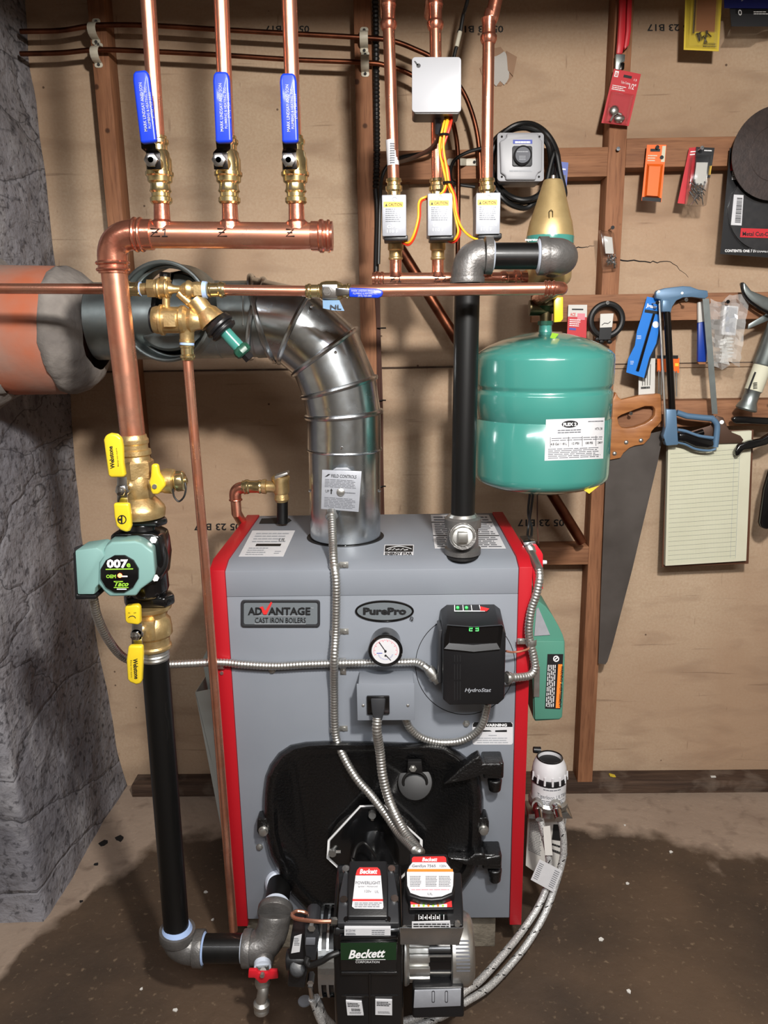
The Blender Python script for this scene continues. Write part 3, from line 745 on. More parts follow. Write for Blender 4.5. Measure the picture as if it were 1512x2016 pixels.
t = T('circulator_pump', 'teal circulator pump with black volute and round black face on the left riser', 'pump', AX(1190))
b = MB()
b.prism([AX(1012) + V((x, y, 0)) for x, y in ((-.034, -.022), (.034, -.022), (.045, 0), (.034, .022), (-.034, .022), (-.045, 0))], AX(1026) - AX(1012))
b.prism([AX(1163) + V((x, y, 0)) for x, y in ((-.034, -.022), (.034, -.022), (.045, 0), (.034, .022), (-.034, .022), (-.045, 0))], AX(1184) - AX(1163))
lat(b, [(1020, .024), (1036, .024), (1052, .034), (1150, .036), (1166, .030)], 24)
Yb = YR - .028
cc = P(273, 1100, YR); 
body = [(216, 1056), (224, 1049), (300, 1050), (314, 1056), (318, 1072), (322, 1100), (318, 1140), (300, 1152), (236, 1152), (216, 1130)]
b.pprism(body, YR - .030, .055)
b.lathe(P(276, 1100, YR + .02), P(276, 1100, YR - .035), [(0, .04), (.5, .048), (1, .046)], 28)
b.build('volute', 'black_gloss', t, bev=.005, seg=3)
b = MB()
for x, y in ((302, 1063), (232, 1063), (306, 1138)): b.cyl(P(x, y, YR - .031), P(x, y, YR - .039), .006, n=6)
b.cyl(AX(1163) + V((-.03, -.01, 0)), AX(1182) + V((-.03, -.01, 0)), .006, n=6); b.build('bolt', 'steel', t)
b = MB(); YP = YR - .095
oct_ = [(208, 1076), (220, 1067), (266, 1065), (280, 1070), (302, 1086), (306, 1130), (300, 1144), (278, 1160), (268, 1174), (216, 1175), (206, 1166), (198, 1156), (192, 1150), (195, 1110)]
n = len(oct_); fr = [P(x, y, YP) for x, y in oct_]
bk = [P(262 + (x - 256) * .96, 1103 + (y - 1120) * .9, YR - .028) for x, y in oct_]
b.add(fr + bk, [tuple(range(n)), tuple(range(2 * n - 1, n - 1, -1))] + [(i, i + n, (i + 1) % n + n, (i + 1) % n) for i in range(n)])
b.build('motor_housing', 'pump_teal', t, bev=.004, seg=3)
b = MB(); bx_ = [(147, 1084), (190, 1078), (200, 1084), (206, 1096), (196, 1108), (194, 1150), (188, 1158), (186, 1171), (152, 1171)]
b.pprism(bx_, YP - .002, .055); cb = b.build('control_box', 'pump_teal', t, bev=.003)
b = MB(); q = P(170, 1082, YP + .022); b.cyl(q - V((0, 0, .004)), q + V((0, 0, .004)), .0185, n=28); b.build('plug', 'dark_plastic', cb)
b = MB(); b.pprism([(143, 1090), (148, 1084), (152, 1171), (190, 1172), (189, 1180), (148, 1181)], YP + .002, .052); b.build('base_cover', 'black_plastic', cb, bev=.002)
b = MB(); m0 = mY(YP - .0005); fc = [P(237 + 38.5 * math.cos(PI / 6 * (i + .5)), 1131 + 37.5 * math.sin(PI / 6 * (i + .5)) - 3, YP) for i in range(12)]
b.prism(fc, (0, -.005, 0)); fp = b.build('faceplate', 'black_gloss', t, bev=.0015)
m = mY(YP - .0055)
b = MB(); b.ptxt('007', m, 210, 1117, 252, 15, bold=.045); b.build('number', 'white_ink', fp)
b = MB(); b.ptxt('e', m, 249, 1116.5, 257, 11, bold=.03); b.prism([m(208, 1120), m(262, 1119), m(262, 1121), m(208, 1122)], (0, .0002, 0)); b.ptxt('OEM', m, 209, 1138, 228, 6.5, bold=.03)
b.ptxt('Taco', m, 226, 1154, 253, 9, bold=.03, shear=.4); b.prism([m(224, 1144), m(242, 1144), m(242, 1146), m(224, 1146)], (0, .0002, 0)); b.prism([m(224, 1156), m(253, 1156), m(253, 1157.5), m(224, 1157.5)], (0, .0002, 0)); b.build('lettering', 'lime_ink', fp)
b = MB(); q = m(236, 1133); b.sph(q, .0035); b.build('indicator_light', 'red_led', fp)
b = MB(); b.prism([m(238, 1133.5), m(251, 1133.5), m(251, 1136), m(238, 1136)], (0, .0002, 0)); b.prism([m(230, 1159), m(249, 1159), m(249, 1161), m(230, 1161)], (0, .0002, 0)); b.build('print', 'white_ink', fp)

t = T('flange_valve', 'lower brass isolation valve with yellow levers, below the teal pump', 'valve', AX(1290))
b = MB(); lat(b, [(1185, .038), (1193, .036), (1198, .030), (1208, .027), (1216, .033), (1232, .0345), (1245, .0345), (1250, .029), (1266, .0285), (1268, .031), (1274, .031), (1276, .0265)], 32)
b.box(AX(1225) + V((0, -.028, 0)), (.03, .012, .035)); b.build('body', 'brass', t, bev=.001)
b = MB(); lat(b, [(1274, .0255), (1282, .0262), (1284, .0248), (1287, .0262), (1290, .0248), (1294, .026), (1298, .0245)], 24); b.build('threads', 'steel', t)
stemnut(t, 269, 1250, YR - .05, 1228, 1278)
g = grip(t, [(247, 1193), (270, 1191), (275, 1196), (276, 1226), (272, 1231), (250, 1228), (246, 1222), (245, 1198)], YR - .064, .012)
b = MB(); m = mY(YR - .0645); 
b.tube([m(253, 1216), m(256, 1213.5), m(261, 1212.5), m(265, 1214), m(267, 1217)], .0006, 6); b.ptxt('ON', m, 252, 1208, 256, 2.6); b.ptxt('OFF', m, 263, 1208, 268, 2.6); b.build('lettering', 'black_ink', g)
g = grip(t, [(252, 1272), (280, 1272), (281, 1290), (279, 1340), (276, 1347), (268, 1349), (255, 1344), (250, 1338), (248, 1300)], YR - .066, .012)
b = MB(); b.ptxt('Webstone', mY(YR - .0666), 262, 1297, 265, 8.5, 1337, bold=.03); b.ptxt('Easy-to-turn', mY(YR - .0666), 257, 1300, 258, 2.4, 1334); b.build('lettering', 'black_ink', g)
RB = .0242
line('black_pipe', [AX(1288), P(348, 1838, YR)], RB, 'black_riser_pipe', None, n=28, label='tall black iron return pipe standing between the lower valve and the floor elbow', cat='pipe')

# return piping at the floor
t = T('iron_elbow', 'grey cast iron elbow with blue sealing tape at the foot of the left black pipe', 'fitting', P(350, 1880, YR))
c0 = P(349, 1838, YR); cc = P(352, 1868, YR); c1 = P(392, 1867, YR)
b = MB(); b.tube([c0 + (c0 - cc).normalized() * .0] + bend(c0 + V((0, 0, -.004)), V((c0.x + .001, YR, c1.z)), c1, 12), RB * 1.28, 28)
b.lathe(P(349, 1829, YR), P(349, 1845, YR), [(0, RB * 1.42), (1, RB * 1.42)], 32); b.lathe(P(384, 1867, YR), P(401, 1867, YR), [(0, RB * 1.42), (1, RB * 1.42)], 32)
b.build('body', 'cast_iron', t, bev=.002)
b = MB(); b.lathe(P(349, 1822, YR), P(349, 1829, YR), [(0, RB * 1.03), (1, RB * 1.2)], 28); b.lathe(P(401, 1867, YR), P(404, 1867, YR), [(0, RB * 1.25), (1, RB * 1.1)], 28); b.split('sealing_tape', 'blue_ptfe', t)
line('black_pipe', [P(400, 1867, YR), P(480, 1867, YR)], RB * 1.1, 'black_nipple', None, n=28, label='short horizontal black pipe nipple near the floor between two iron fittings', cat='pipe')
t = T('iron_tee', 'grey cast iron tee sweeping up into the boiler front with white flux at the port', 'fitting', P(520, 1880, YR))
te = P(500, 1866, YR); up = P(541, 1800, 1.30)
b = MB(); b.lathe(P(479, 1867, YR), P(496, 1867, YR), [(0, RB * 1.45), (1, RB * 1.45)], 32)
b.tube([P(488, 1867, YR)] + bend(P(500, 1866, YR), P(538, 1862, YR + .005), up, 12), RB * 1.30, 28)
b.cyl(up, P(543, 1786, 1.315), RB * 1.45, n=32); b.lathe(P(519, 1870, YR), P(517, 1898, YR - .03), [(0, RB), (1, RB * .8)], 24); b.build('body', 'cast_iron', t, bev=.002)
b = MB(); b.cyl(P(543, 1790, 1.312), P(550, 1742, 1.385), RB * 1.02, n=28); b.build('nipple', 'black_pipe', t)
b = MB(); b.lathe(P(551, 1738, 1.40), P(550, 1742, 1.383), [(0, RB * 1.3), (.5, RB * 1.25), (1, RB * 1.05)], 28); b.cyl(P(543, 1787, 1.314), P(543.5, 1783, 1.32), RB * 1.15, n=28); b.lathe(P(476, 1867, YR), P(480, 1867, YR), [(0, RB * 1.12), (1, RB * 1.25)], 28); b.build('sealing_tape', 'ptfe', t)
t = T('drain_valve', 'nickel drain cock with red butterfly handle under the iron tee near the floor', 'valve', P(515, 1990, 1.2))
b = MB(); b.cyl(P(517, 1896, YR - .03), P(517, 1905, YR - .04), .0165, n=24); b.build('sealing_tape', 'ptfe', t)
b = MB(); b.lathe(P(517, 1900, YR - .04), P(517, 1944, YR - .055), [(0, .012), (.4, .013), (.8, .015), (1, .012)], 20)
b.tube(smooth(pts((517, 1940, YR - .055), (518, 1952, YR - .06), (515, 1968, YR - .063), (515, 1976, YR - .063))), .0105, 18)
b.lathe(P(515, 1970, YR - .063), P(515, 1990, YR - .063), [(0, .011), (.2, .0155), (.5, .0155), (.6, .0125), (.75, .0145), (1, .0145)], 24); b.build('spout', 'steel', t)
b = MB(); yh = YR - .078
b.pprism([(489, 1911), (505, 1911), (509, 1916), (527, 1916), (531, 1912), (546, 1912), (548, 1927), (530, 1929), (524, 1936), (512, 1937), (505, 1930), (501, 1926), (488, 1926)], yh, .008); h = b.build('handle', 'red_plastic', t, bev=.002)
b = MB(); q = P(517, 1917, yh); b.cyl(q, q - V((0, .006, 0)), .0045, n=6); b.cyl(q + V((0, .006, 0)), q + V((0, .018, -.008)), .006); b.build('nut', 'steel', h)
# ---------------------------------------------------------------- boiler
BY = 1.40; BD = 1.80
xl0 = P(412, 1122, BY).x; xl1 = P(443, 1122, BY).x; xr1 = P(1021, 1120, BY).x; xr0 = P(1048, 1118, BY).x
zt = P(730, 1122, BY).z; zb = P(730, 1808, BY).z; zb2 = P(480, 1822, BY - .0).z
YT = 1.437; ztop = P(730, 1099, YT).z
bt = T('boiler', 'grey and red cast iron oil boiler standing on concrete blocks against the wall', 'boiler', ((xl0 + xr0) / 2, 1.6, 0.09))
zs = P(730, 1172, BY).z
b = MB(); b.bx(xl1, xr1, BY, BY + .02, zb, zs - .0006); fpn = b.build('front_panel', 'boiler_grey', bt, bev=.001)
b = MB(); yb = BD
b.prism([(xl1, BY, zs), (xl1, BY, zt), (xl1, YT, ztop), (xl1, yb, ztop), (xl1, yb, ztop - .02), (xl1, YT, ztop - .02), (xl1, BY + .02, zs)], (xr1 - xl1, 0, 0))
tp = b.build('top_panel', 'boiler_grey', bt, bev=.001)
for xa, xb_, nm in ((xl0, xl1 - .0006, 'left'), (xr1 + .0006, xr0, 'right')):
    b = MB(); e = .003
    b.prism([(xa, BY - e, zb2), (xa, BY - e, zt + e), (xa, YT - .001, ztop + e), (xa, yb, ztop + e), (xa, yb, zb2)], (xb_ - xa, 0, 0))
    b.build('side_panel', 'red_paint', bt, label='red side panel', bev=.0015)
b = MB(); b.bx(xl1 + .005, xr1 - .005, BY + .025, yb - .01, zb + .005, ztop - .03); b.build('cast_body', 'black_plastic', bt)
# flue collar hole, supply hole, vent hole
mt = lambda px, py: PN(px, py, V((0, 0, ztop + .0006)), V((0, 0, 1)))
fq = P(680, 1050, 1.60); b = MB(); b.prism([V((fq.x + .083 * math.cos(2 * PI * i / 48), 1.60 + .083 * math.sin(2 * PI * i / 48), ztop + .0006)) for i in range(48)], (0, 0, .0004)); b.build('flue_hole', 'black_ink', tp)
b = MB(); b.prism(circ(mt, 911, 1094, 32, 32, 12), (0, 0, .0004)); b.build('supply_hole', 'black_ink', tp)
b = MB(); b.prism([mt(515, 1021), mt(557, 1019), mt(570, 1021), mt(574, 1025), mt(566, 1030), mt(545, 1031), mt(510, 1031)], (0, 0, .0004)); b.build('relief_hole', 'black_ink', tp)
# stickers on the top
def decal(par, m, quadp, mt_, name='sticker', **k):
    b = MB(); ps = [m(*q) for q in quadp]; n = (ps[1] - ps[0]).cross(ps[2] - ps[0]).normalized()
    if n.dot(CAM - ps[0]) < 0: n = -n
    b.prism([p + n * .0002 for p in ps], n * .0005); return b.build(name, mt_, par, **k)
def lift(m, d):                            # same pixels, a hair closer to the viewer
    return lambda x, y: (lambda p: p + (CAM - p).normalized() * d)(m(x, y))
def warp(m, a, b_, c, d):                  # unit square (0..1) -> pixel quad a(tl) b(tr) c(br) d(bl)
    return lambda u, v: m((a[0] * (1 - u) + b_[0] * u) * (1 - v) + (d[0] * (1 - u) + c[0] * u) * v, (a[1] * (1 - u) + b_[1] * u) * (1 - v) + (d[1] * (1 - u) + c[1] * u) * v)
mtl = lift(mt, .006)
q = ((497, 1045), (581, 1045), (558, 1096), (470, 1096)); dc = decal(tp, mt, q, 'white_label', label='white data sticker')
wp = warp(mtl, *q); b = MB(); b.lines(wp, .12, .05, .92, .46, 4, .35); b.lines(wp, .12, .62, .6, .95, 4, .35); b.lines(wp, .75, .75, .9, .9, 2, .35); b.build('fine_print', 'faint_ink', dc)
b = MB(); b.prism([wp(.25, .5), wp(.82, .5), wp(.82, .585), wp(.25, .585)], (0, 0, .0002)); b.txt('UL', wp(.72, .40), wp(.88, .40), wp(.72, .28)); b.build('print', 'black_ink', dc)
q = ((848, 1014), (962, 1014), (996, 1080), (856, 1080)); dc = decal(tp, mt, q, 'white_label', label='white instruction sticker')
wp = warp(mtl, *q); b = MB()
for v in (.2, .6): b.prism([wp(0, v), wp(1, v), wp(1, v + .02), wp(0, v + .02)], (0, 0, .0002))
b.build('print', 'black_ink', dc)
b = MB(); b.lines(wp, .04, .02, .97, .18, 2, .4, .05); b.lines(wp, .04, .24, .97, .58, 6, .4, .1); b.lines(wp, .04, .64, .97, .96, 6, .4, .1); b.build('fine_print', 'grey_ink', dc)
q = ((757, 1073), (815, 1073), (814, 1093), (755, 1093)); dc = decal(tp, mt, q, 'white_label', label='small black and white energy sticker')
wp = warp(mtl, *q); b = MB(); b.prism([wp(.03, .05), wp(.97, .05), wp(.97, .64), wp(.03, .64)], (0, 0, .0002)); b.txt('ENERGY STAR', wp(.05, .94), wp(.95, .94), wp(.05, .72), bold=.03); b.build('print', 'black_ink', dc)
wp2 = warp(lift(mt, .008), *q); b = MB(); b.tube([wp2(.08 + .84 * i / 12, .38 - .26 * math.sin(PI * i / 12)) for i in range(13)], .0006, 6); b.tube([wp2(*p) for p in ((.14, .5), (.24, .38), (.28, .5), (.36, .32), (.4, .48), (.5, .4), (.56, .5), (.64, .32), (.68, .5), (.8, .44))], .0006, 6); b.build('emblem', 'white_ink', dc)
# badges
fm = mY(BY - .0042); f1 = mY(BY - .0050)
b = MB(); b.ring(rrect(mY(BY - .004), 474, 1182, 630, 1235, 6), rrect(mY(BY - .004), 479, 1186, 626, 1230, 4), (0, .004, 0)); b.prism(rrect(mY(BY - .002), 476, 1184, 628, 1232, 4), (0, .002, 0)); bd = b.build('badge', 'dark_plastic', fpn, bev=.0006)
b = MB(); b.prism(rrect(mY(BY - .0026), 480, 1187, 625, 1229, 4), (0, .0006, 0)); b.build('badge_field', 'badge_grey', bd)
b = MB(); b.ptxt('AD', f1, 488, 1210, 516, 14, bold=.03); b.ptxt('ANTAGE', f1, 528, 1210, 611, 14, bold=.03); b.ptxt('CAST IRON BOILERS', f1, 502, 1226, 602, 10); b.build('lettering', 'black_ink', bd)
b = MB(); b.prism([f1(511, 1196), f1(517, 1194), f1(522, 1203), f1(533, 1185), f1(536, 1187), f1(525, 1210), f1(519, 1210)], (0, .0012, 0)); b.build('tick', 'red_ink', bd)
f2 = mY(BY - .0048); b = MB(); b.prism([f2(501, 1212.5), f2(602, 1212.5), f2(602, 1213.5), f2(501, 1213.5)], (0, .0005, 0)); b.prism([f2(501, 1228), f2(602, 1228), f2(602, 1229), f2(501, 1229)], (0, .0005, 0)); b.ptxt('TM', f1, 612, 1199, 617, 3); b.build('rule', 'faint_ink', bd)
b = MB(); b.ring(circ(mY(BY - .004), 757, 1203.5, 58, 44, 21), circ(mY(BY - .004), 757, 1203.5, 54, 44, 17.5), (0, .004, 0)); bd = b.build('badge', 'black_gloss', fpn, bev=.0006)
b = MB(); b.prism(circ(mY(BY - .0024), 757, 1203.5, 55, 44, 19), (0, .0024, 0)); b.build('badge_field', 'badge_grey', bd)
b = MB(); b.ptxt('PurePro', f1, 715, 1209, 800, 12.5, bold=.045); b.ptxt('Q', f1, 807, 1221, 814, 7, bold=.03); b.build('lettering', 'black_ink', bd)
# warning label
b = MB(); b.prism(rrect(mY(BY - .0006), 930, 1422, 1010, 1466, 5), (0, .0005, 0)); wl = b.build('warning_label', 'white_label', fpn)
m = mY(BY - .0012); b = MB(); b.prism([m(931, 1431), m(931, 1426), m(934, 1422), m(1006, 1422), m(1009, 1426), m(1009, 1431)], (0, .0004, 0)); b.prism([m(940, 1437), m(965, 1438), m(968, 1440), m(940, 1441)], (0, .0003, 0)); b.prism([m(975, 1438), m(998, 1437), m(998, 1441), m(975, 1441)], (0, .0003, 0)); b.build('print', 'black_ink', wl)
b = MB(); b.ptxt('WARNING', mY(BY - .0018), 953, 1430, 998, 5, bold=.04); b.prism([mY(BY - .0018)(943, 1430), mY(BY - .0018)(949, 1430), mY(BY - .0018)(946, 1424)], (0, .0002, 0)); b.build('lettering', 'white_ink', wl)
b = MB(); b.lines(m, 939, 1451, 1003, 1464, 3, .4, .1); b.lines(m, 962, 1446, 978, 1449, 1, .6, 0); b.build('fine_print', 'faint_ink', wl)
# knockout ring behind the aquastat and panel screws
b = MB(); m = mY(BY - .0006); b.ring(circ(m, 916, 1309, 98.5, 64), circ(m, 916, 1309, 97.3, 64), (0, .0006, 0)); b.build('knockout_seam', 'black_ink', fpn)
for x, y, r in ((536, 1319, 7), (918, 1424, 6.5), (511, 1667, 6), (961, 1668, 6)):
    b = MB(); q = P(x, y, BY); b.lathe(q, q - V((0, .006, 0)), [(0, .0075), (.2, .0075), (.25, .0055), (.9, .005), (1, .0035)], 6 if r > 6 else 16); b.build('panel_screw', 'steel', bt)
# cast iron door
dp = [(519, 1640), (517, 1600), (518, 1560), (522, 1527), (531, 1505), (548, 1482), (572, 1466), (602, 1460), (640, 1458), (740, 1459), (850, 1463), (880, 1468), (906, 1480), (930, 1500), (946, 1530), (952, 1570), (952, 1630), (950, 1680), (936, 1720), (906, 1762), (880, 1790), (840, 1812), (640, 1812), (604, 1795), (572, 1760), (545, 1714), (530, 1685)]
Yd = BY - .034
def scale(pl, cx, cy, s): return [(cx + (x - cx) * s, cy + (y - cy) * s) for x, y in pl]
b = MB(); n = len(dp)
L = [[P(x, y, BY) for x, y in dp], [P(x, y, BY - .024) for x, y in scale(dp, 735, 1640, .985)], [P(x, y, Yd) for x, y in scale(dp, 735, 1640, .95)], [P(x, y, Yd) for x, y in scale(dp, 735, 1640, .90)], [P(x, y, Yd + .009) for x, y in scale(dp, 735, 1640, .865)]]
vs = sum(L, []); fs = []
for k in range(4):
    for i in range(n): j = (i + 1) % n; fs.append((k * n + i, k * n + j, (k + 1) * n + j, (k + 1) * n + i))
fs.append(tuple(range(4 * n, 5 * n))); b.add(vs, fs)
dr = b.build('burner_door', 'black_cast', bt, label='heavy black cast iron door', sharp=.9)
Yf = Yd + .009
for (arm, kn, pin) in (([(872, 1546), (890, 1530), (908, 1513), (930, 1496), (944, 1488), (950, 1505), (985, 1503), (990, 1510), (989, 1530), (950, 1526), (920, 1537)], (952, 1502, 992, 1534), (974, 1536, 974, 1556)),
                       ([(880, 1689), (920, 1693), (935, 1682), (952, 1681), (958, 1690), (985, 1684), (988, 1692), (987, 1706), (955, 1706), (915, 1704)], (950, 1683, 988, 1712), (974, 1712, 974, 1734))):
    b = MB(); b.pprism(arm, Yf - .024, .026); x0, y0, x1, y1 = kn; b.pbox(x0, y0, x1, y1, BY - .045, .045); b.cyl(P(pin[0], pin[1] - 4, BY - .028), P(pin[2], pin[3], BY - .028), .015, .012)
    b.build('hinge', 'black_cast', dr, bev=.004, seg=3)
for x, y in ((518, 1629), (951, 1627)):
    b = MB(); s = 1 if x > 700 else -1
    b.pprism([(x - 12, y - 16), (x + 8, y - 18), (x + 12, y - 8), (x + 12, y + 12), (x + 4, y + 18), (x - 8, y + 17), (x - 13, y + 8)], BY - .030, .030); lg = b.build('latch_lug', 'black_cast', dr, bev=.003)
    b = MB(); q = P(x + 1, y + 6, BY - .030); b.lathe(q, q - V((0, .009, 0)), [(0, .0105), (.15, .0105), (.2, .0085), (.9, .0085), (1, .006)], 12); b.build('bolt', 'steel', lg)
b = MB(); m = mY(Yf); b.lathe(P(817, 1540, Yf + .002), P(817, 1540, Yf - .010), [(0, .037), (1, .034)], 32); b.torus(P(817, 1540, Yf - .011), (0, 1, 0), .0235, .003, 30, 8); b.pprism([(803, 1500), (830, 1500), (832, 1522), (802, 1522)], Yf - .014, .012); sp = b.build('sight_port', 'rubber', dr, bev=.001)
for x, y in ((813, 1514), (818, 1571)):
    b = MB(); q = P(x, y, Yf - .016); b.cyl(q + V((0, .01, 0)), q, .0075, n=6); b.cyl(q, q - V((0, .004, 0)), .004); b.build('bolt', 'steel', sp)
b = MB(); q = P(738, 1668, Yf); b.lathe(q + V((0, .002, 0)), q - V((0, .012, 0)), [(0, .098), (.6, .096), (1, .088)], 48); ro = b.build('opening_rim', 'black_cast', dr)
def octo(s): return [(738 + (x - 738) * s, 1664 + (y - 1664) * s) for x, y in ((708, 1588), (756, 1586), (832, 1656), (832, 1690), (770, 1750), (708, 1750), (643, 1690), (645, 1656))]
b = MB(); b.pprism(octo(1.), Yf - .016, .004); b.build('gasket', 'flux_white', dr, label='white flange gasket')
b = MB(); b.pprism(octo(.945), Yf - .022, .006); b.build('flange', 'black_gloss', dr, bev=.001)
for x, y, sx, sy in ((733, 1602, 0, 12), (655, 1677, 16, 0)):
    b = MB(); q = P(x, y, Yf - .024); b.cyl(q + V((0, .004, 0)), q - V((0, .007, 0)), .0075, n=14); b.build('bolt', 'steel', dr)
    b = MB(); b.tube([P(x, y, Yf - .0225), P(x + sx, y + sy, Yf - .0225)], .0035, 8); b.build('bolt_slot', 'steel', dr)

# concrete blocks
def cblock(x0, x1, ya, yb_, lab):
    b = MB(); b.bx(P(x0, 1860, ya).x, P(x1, 1860, ya).x, ya, yb_, 0, .0895 + zb2 - .0905 if 0 else min(zb - .004, .16)); b.build('concrete_block', 'concrete_block', label=lab, cat='block', bev=.003)
cblock(488, 640, 1.43, 1.78, 'rough concrete block under the left front corner of the boiler'); cblock(860, 975, 1.43, 1.78, 'rough concrete block under the right front corner of the boiler')

# folded sheet metal beside the boiler
t = T('sheet_metal_duct', 'folded grey sheet metal trough leaning against the left side of the boiler', 'duct', (P(455, 1560, 1.6).x, 1.62, 0))
b = MB(); A = [P(384, 1363, 1.62), P(440, 1352, 1.62), P(455, 1500, 1.62), V((P(470, 1650, 1.62).x, 1.62, .002)), V((P(450, 1640, 1.62).x, 1.62, .002))]; b.prism(A, (0, .0015, 0)); b.build('front_sheet', 'painted_sheet', t)
b = MB(); b.prism([P(384, 1363, 1.62), P(405, 1330, 1.72), P(462, 1600, 1.72), P(440, 1600, 1.62)], (.0015, 0, 0)); b.prism([P(398, 1300, 1.70), P(412, 1270, 1.72), P(440, 1290, 1.66), P(440, 1430, 1.66), P(412, 1370, 1.68)], (0, .0015, 0)); b.build('side_sheet', 'painted_sheet', t)

# ---------------------------------------------------------------- gauge, junction box, aquastat
t = T('pressure_gauge', 'round white faced pressure gauge with black rim on the boiler front', 'gauge', P(760, 1280, BY))
q = P(759, 1281, BY - .045); r = .0305
b = MB(); b.lathe(q + V((0, .045, 0)), q, [(0, r * .95), (.9, r * .95), (.93, r * 1.03), (1, r * 1.03)], 40); b.build('case', 'black_gloss', t)
b = MB(); b.torus(q, (0, 1, 0), r * .96, .0035, 44, 10); b.build('bezel', 'black_gloss', t)
b = MB(); b.cyl(q - V((0, .0005, 0)), q - V((0, .0012, 0)), r * .86, n=40); dl = b.build('dial', 'white_label', t)
m = lambda u, v: q + V((u * r, -.0016, v * r)); b = MB()
for i in range(28):
    a = math.radians(200 - 220 * i / 27); r0 = .62 if i % 3 == 0 else .70
    c, s_ = math.cos(a), math.sin(a); b.quad(m(c * r0 - s_ * .022, s_ * r0 + c * .022), m(c * .76 - s_ * .022, s_ * .76 + c * .022), m(c * .76 + s_ * .022, s_ * .76 - c * .022), m(c * r0 + s_ * .022, s_ * r0 - c * .022))
b.build('pressure_scale', 'pink_ink', dl)
b = MB()
for i in range(14):
    a = math.radians(200 + 140 * i / 13); c, s_ = math.cos(a), math.sin(a); b.quad(m(c * .42 - s_ * .01, s_ * .42 - .1 + c * .01), m(c * .5 - s_ * .01, s_ * .5 - .1 + c * .01), m(c * .5 + s_ * .012, s_ * .5 - .1 - c * .012), m(c * .42 + s_ * .012, s_ * .42 - .1 - c * .012))
b.quad(m(-.55, -.12), m(-.2, -.12), m(-.2, -.17), m(-.55, -.17)); b.build('temperature_scale', 'blue_ink', dl)
b = MB(); m2 = lambda u, v: q + V((u * r, -.0022, v * r)); b.prism([m2(.02, .0), m2(-.02, -.03), m2(-.40, .58), m2(-.36, .6)], (0, .0004, 0)); b.cyl(m2(0, 0), m2(0, 0) - V((0, .001, 0)), .0022); b.build('needle', 'black_ink', t)
b = MB(); b.prism([m2(-.0, -.3), m2(.04, -.26), m2(.34, -.62), m2(.32, -.64)], (0, .0004, 0)); b.cyl(m2(0, -.28), m2(0, -.28) - V((0, .001, 0)), .0018); b.build('needle', 'black_ink', t)

t = T('junction_box', 'small grey junction box with a black plug below the round gauge', 'junction box', P(760, 1413, BY))
b = MB(); JY = BY - .055; b.pbox(706, 1345, 815, 1413, JY, .055); bx0 = b.build('box', 'boiler_grey', t, bev=.002)
b = MB(); b.pbox(703, 1346, 816, 1418, JY - .002, .002); b.build('cover', 'boiler_grey', t, bev=.0006)
for x, y in ((715, 1389), (803, 1389)):
    b = MB(); q = P(x, y, JY - .002); b.sph(q, .0032, (1, .5, 1), 12); b.build('screw', 'steel', t)
b = MB(); b.pbox(722, 1371, 767, 1407, JY - .008, .006); b.build('inlet_socket', 'black_gloss', t, bev=.002)
b = MB(); b.add([P(*a) for a in ((730, 1375, JY - .024), (759, 1375, JY - .024), (757, 1398, JY - .026), (752, 1418, JY - .03), (736, 1418, JY - .03), (732, 1398, JY - .026))] + [P(*a) for a in ((730, 1375, JY - .006), (759, 1375, JY - .006), (757, 1398, JY - .008), (752, 1418, JY - .012), (736, 1418, JY - .012), (732, 1398, JY - .008))], [(0, 1, 2, 3, 4, 5), (11, 10, 9, 8, 7, 6)] + [(i, i + 6, (i + 1) % 6 + 6, (i + 1) % 6) for i in range(6)]); b.build('plug', 'dark_plastic', t, bev=.002)

t = T('aquastat', 'black boiler temperature controller with green display and indicator lights on top', 'controller', P(930, 1390, BY))
AY = BY - .082; zf = P(930, 1238, AY).z; zk = P(930, 1192, BY - .01).z; zbm = P(930, 1388, AY).z
xa = P(872, 1300, AY).x; xb = P(995, 1300, AY).x; ch_ = .012
def arow(y, z, ins=0.): return [V((xa + ins, y, z)), V((xb - ins, y, z))]
b = MB()
out = [(xa, zbm + ch_), (xa, zf - ch_ * .8), (xa + ch_, zf), (xb - ch_, zf), (xb, zf - ch_ * .8), (xb, zbm + ch_), (xb - ch_, zbm), (xa + ch_, zbm)]
f = [V((x, AY, z)) for x, z in out]
bk = [V((x, BY - .002, z + (zk - zf if z > zf - ch_ else 0) * 1.0)) for x, z in out]
n = 8
b.add(f + bk, [tuple(range(n)), tuple(range(2 * n - 1, n - 1, -1))] + [(i, i + n, (i + 1) % n + n, (i + 1) % n) for i in range(n)])
bd = b.build('housing', 'black_plastic', t, bev=.0025)
m = mY(AY - .0008)
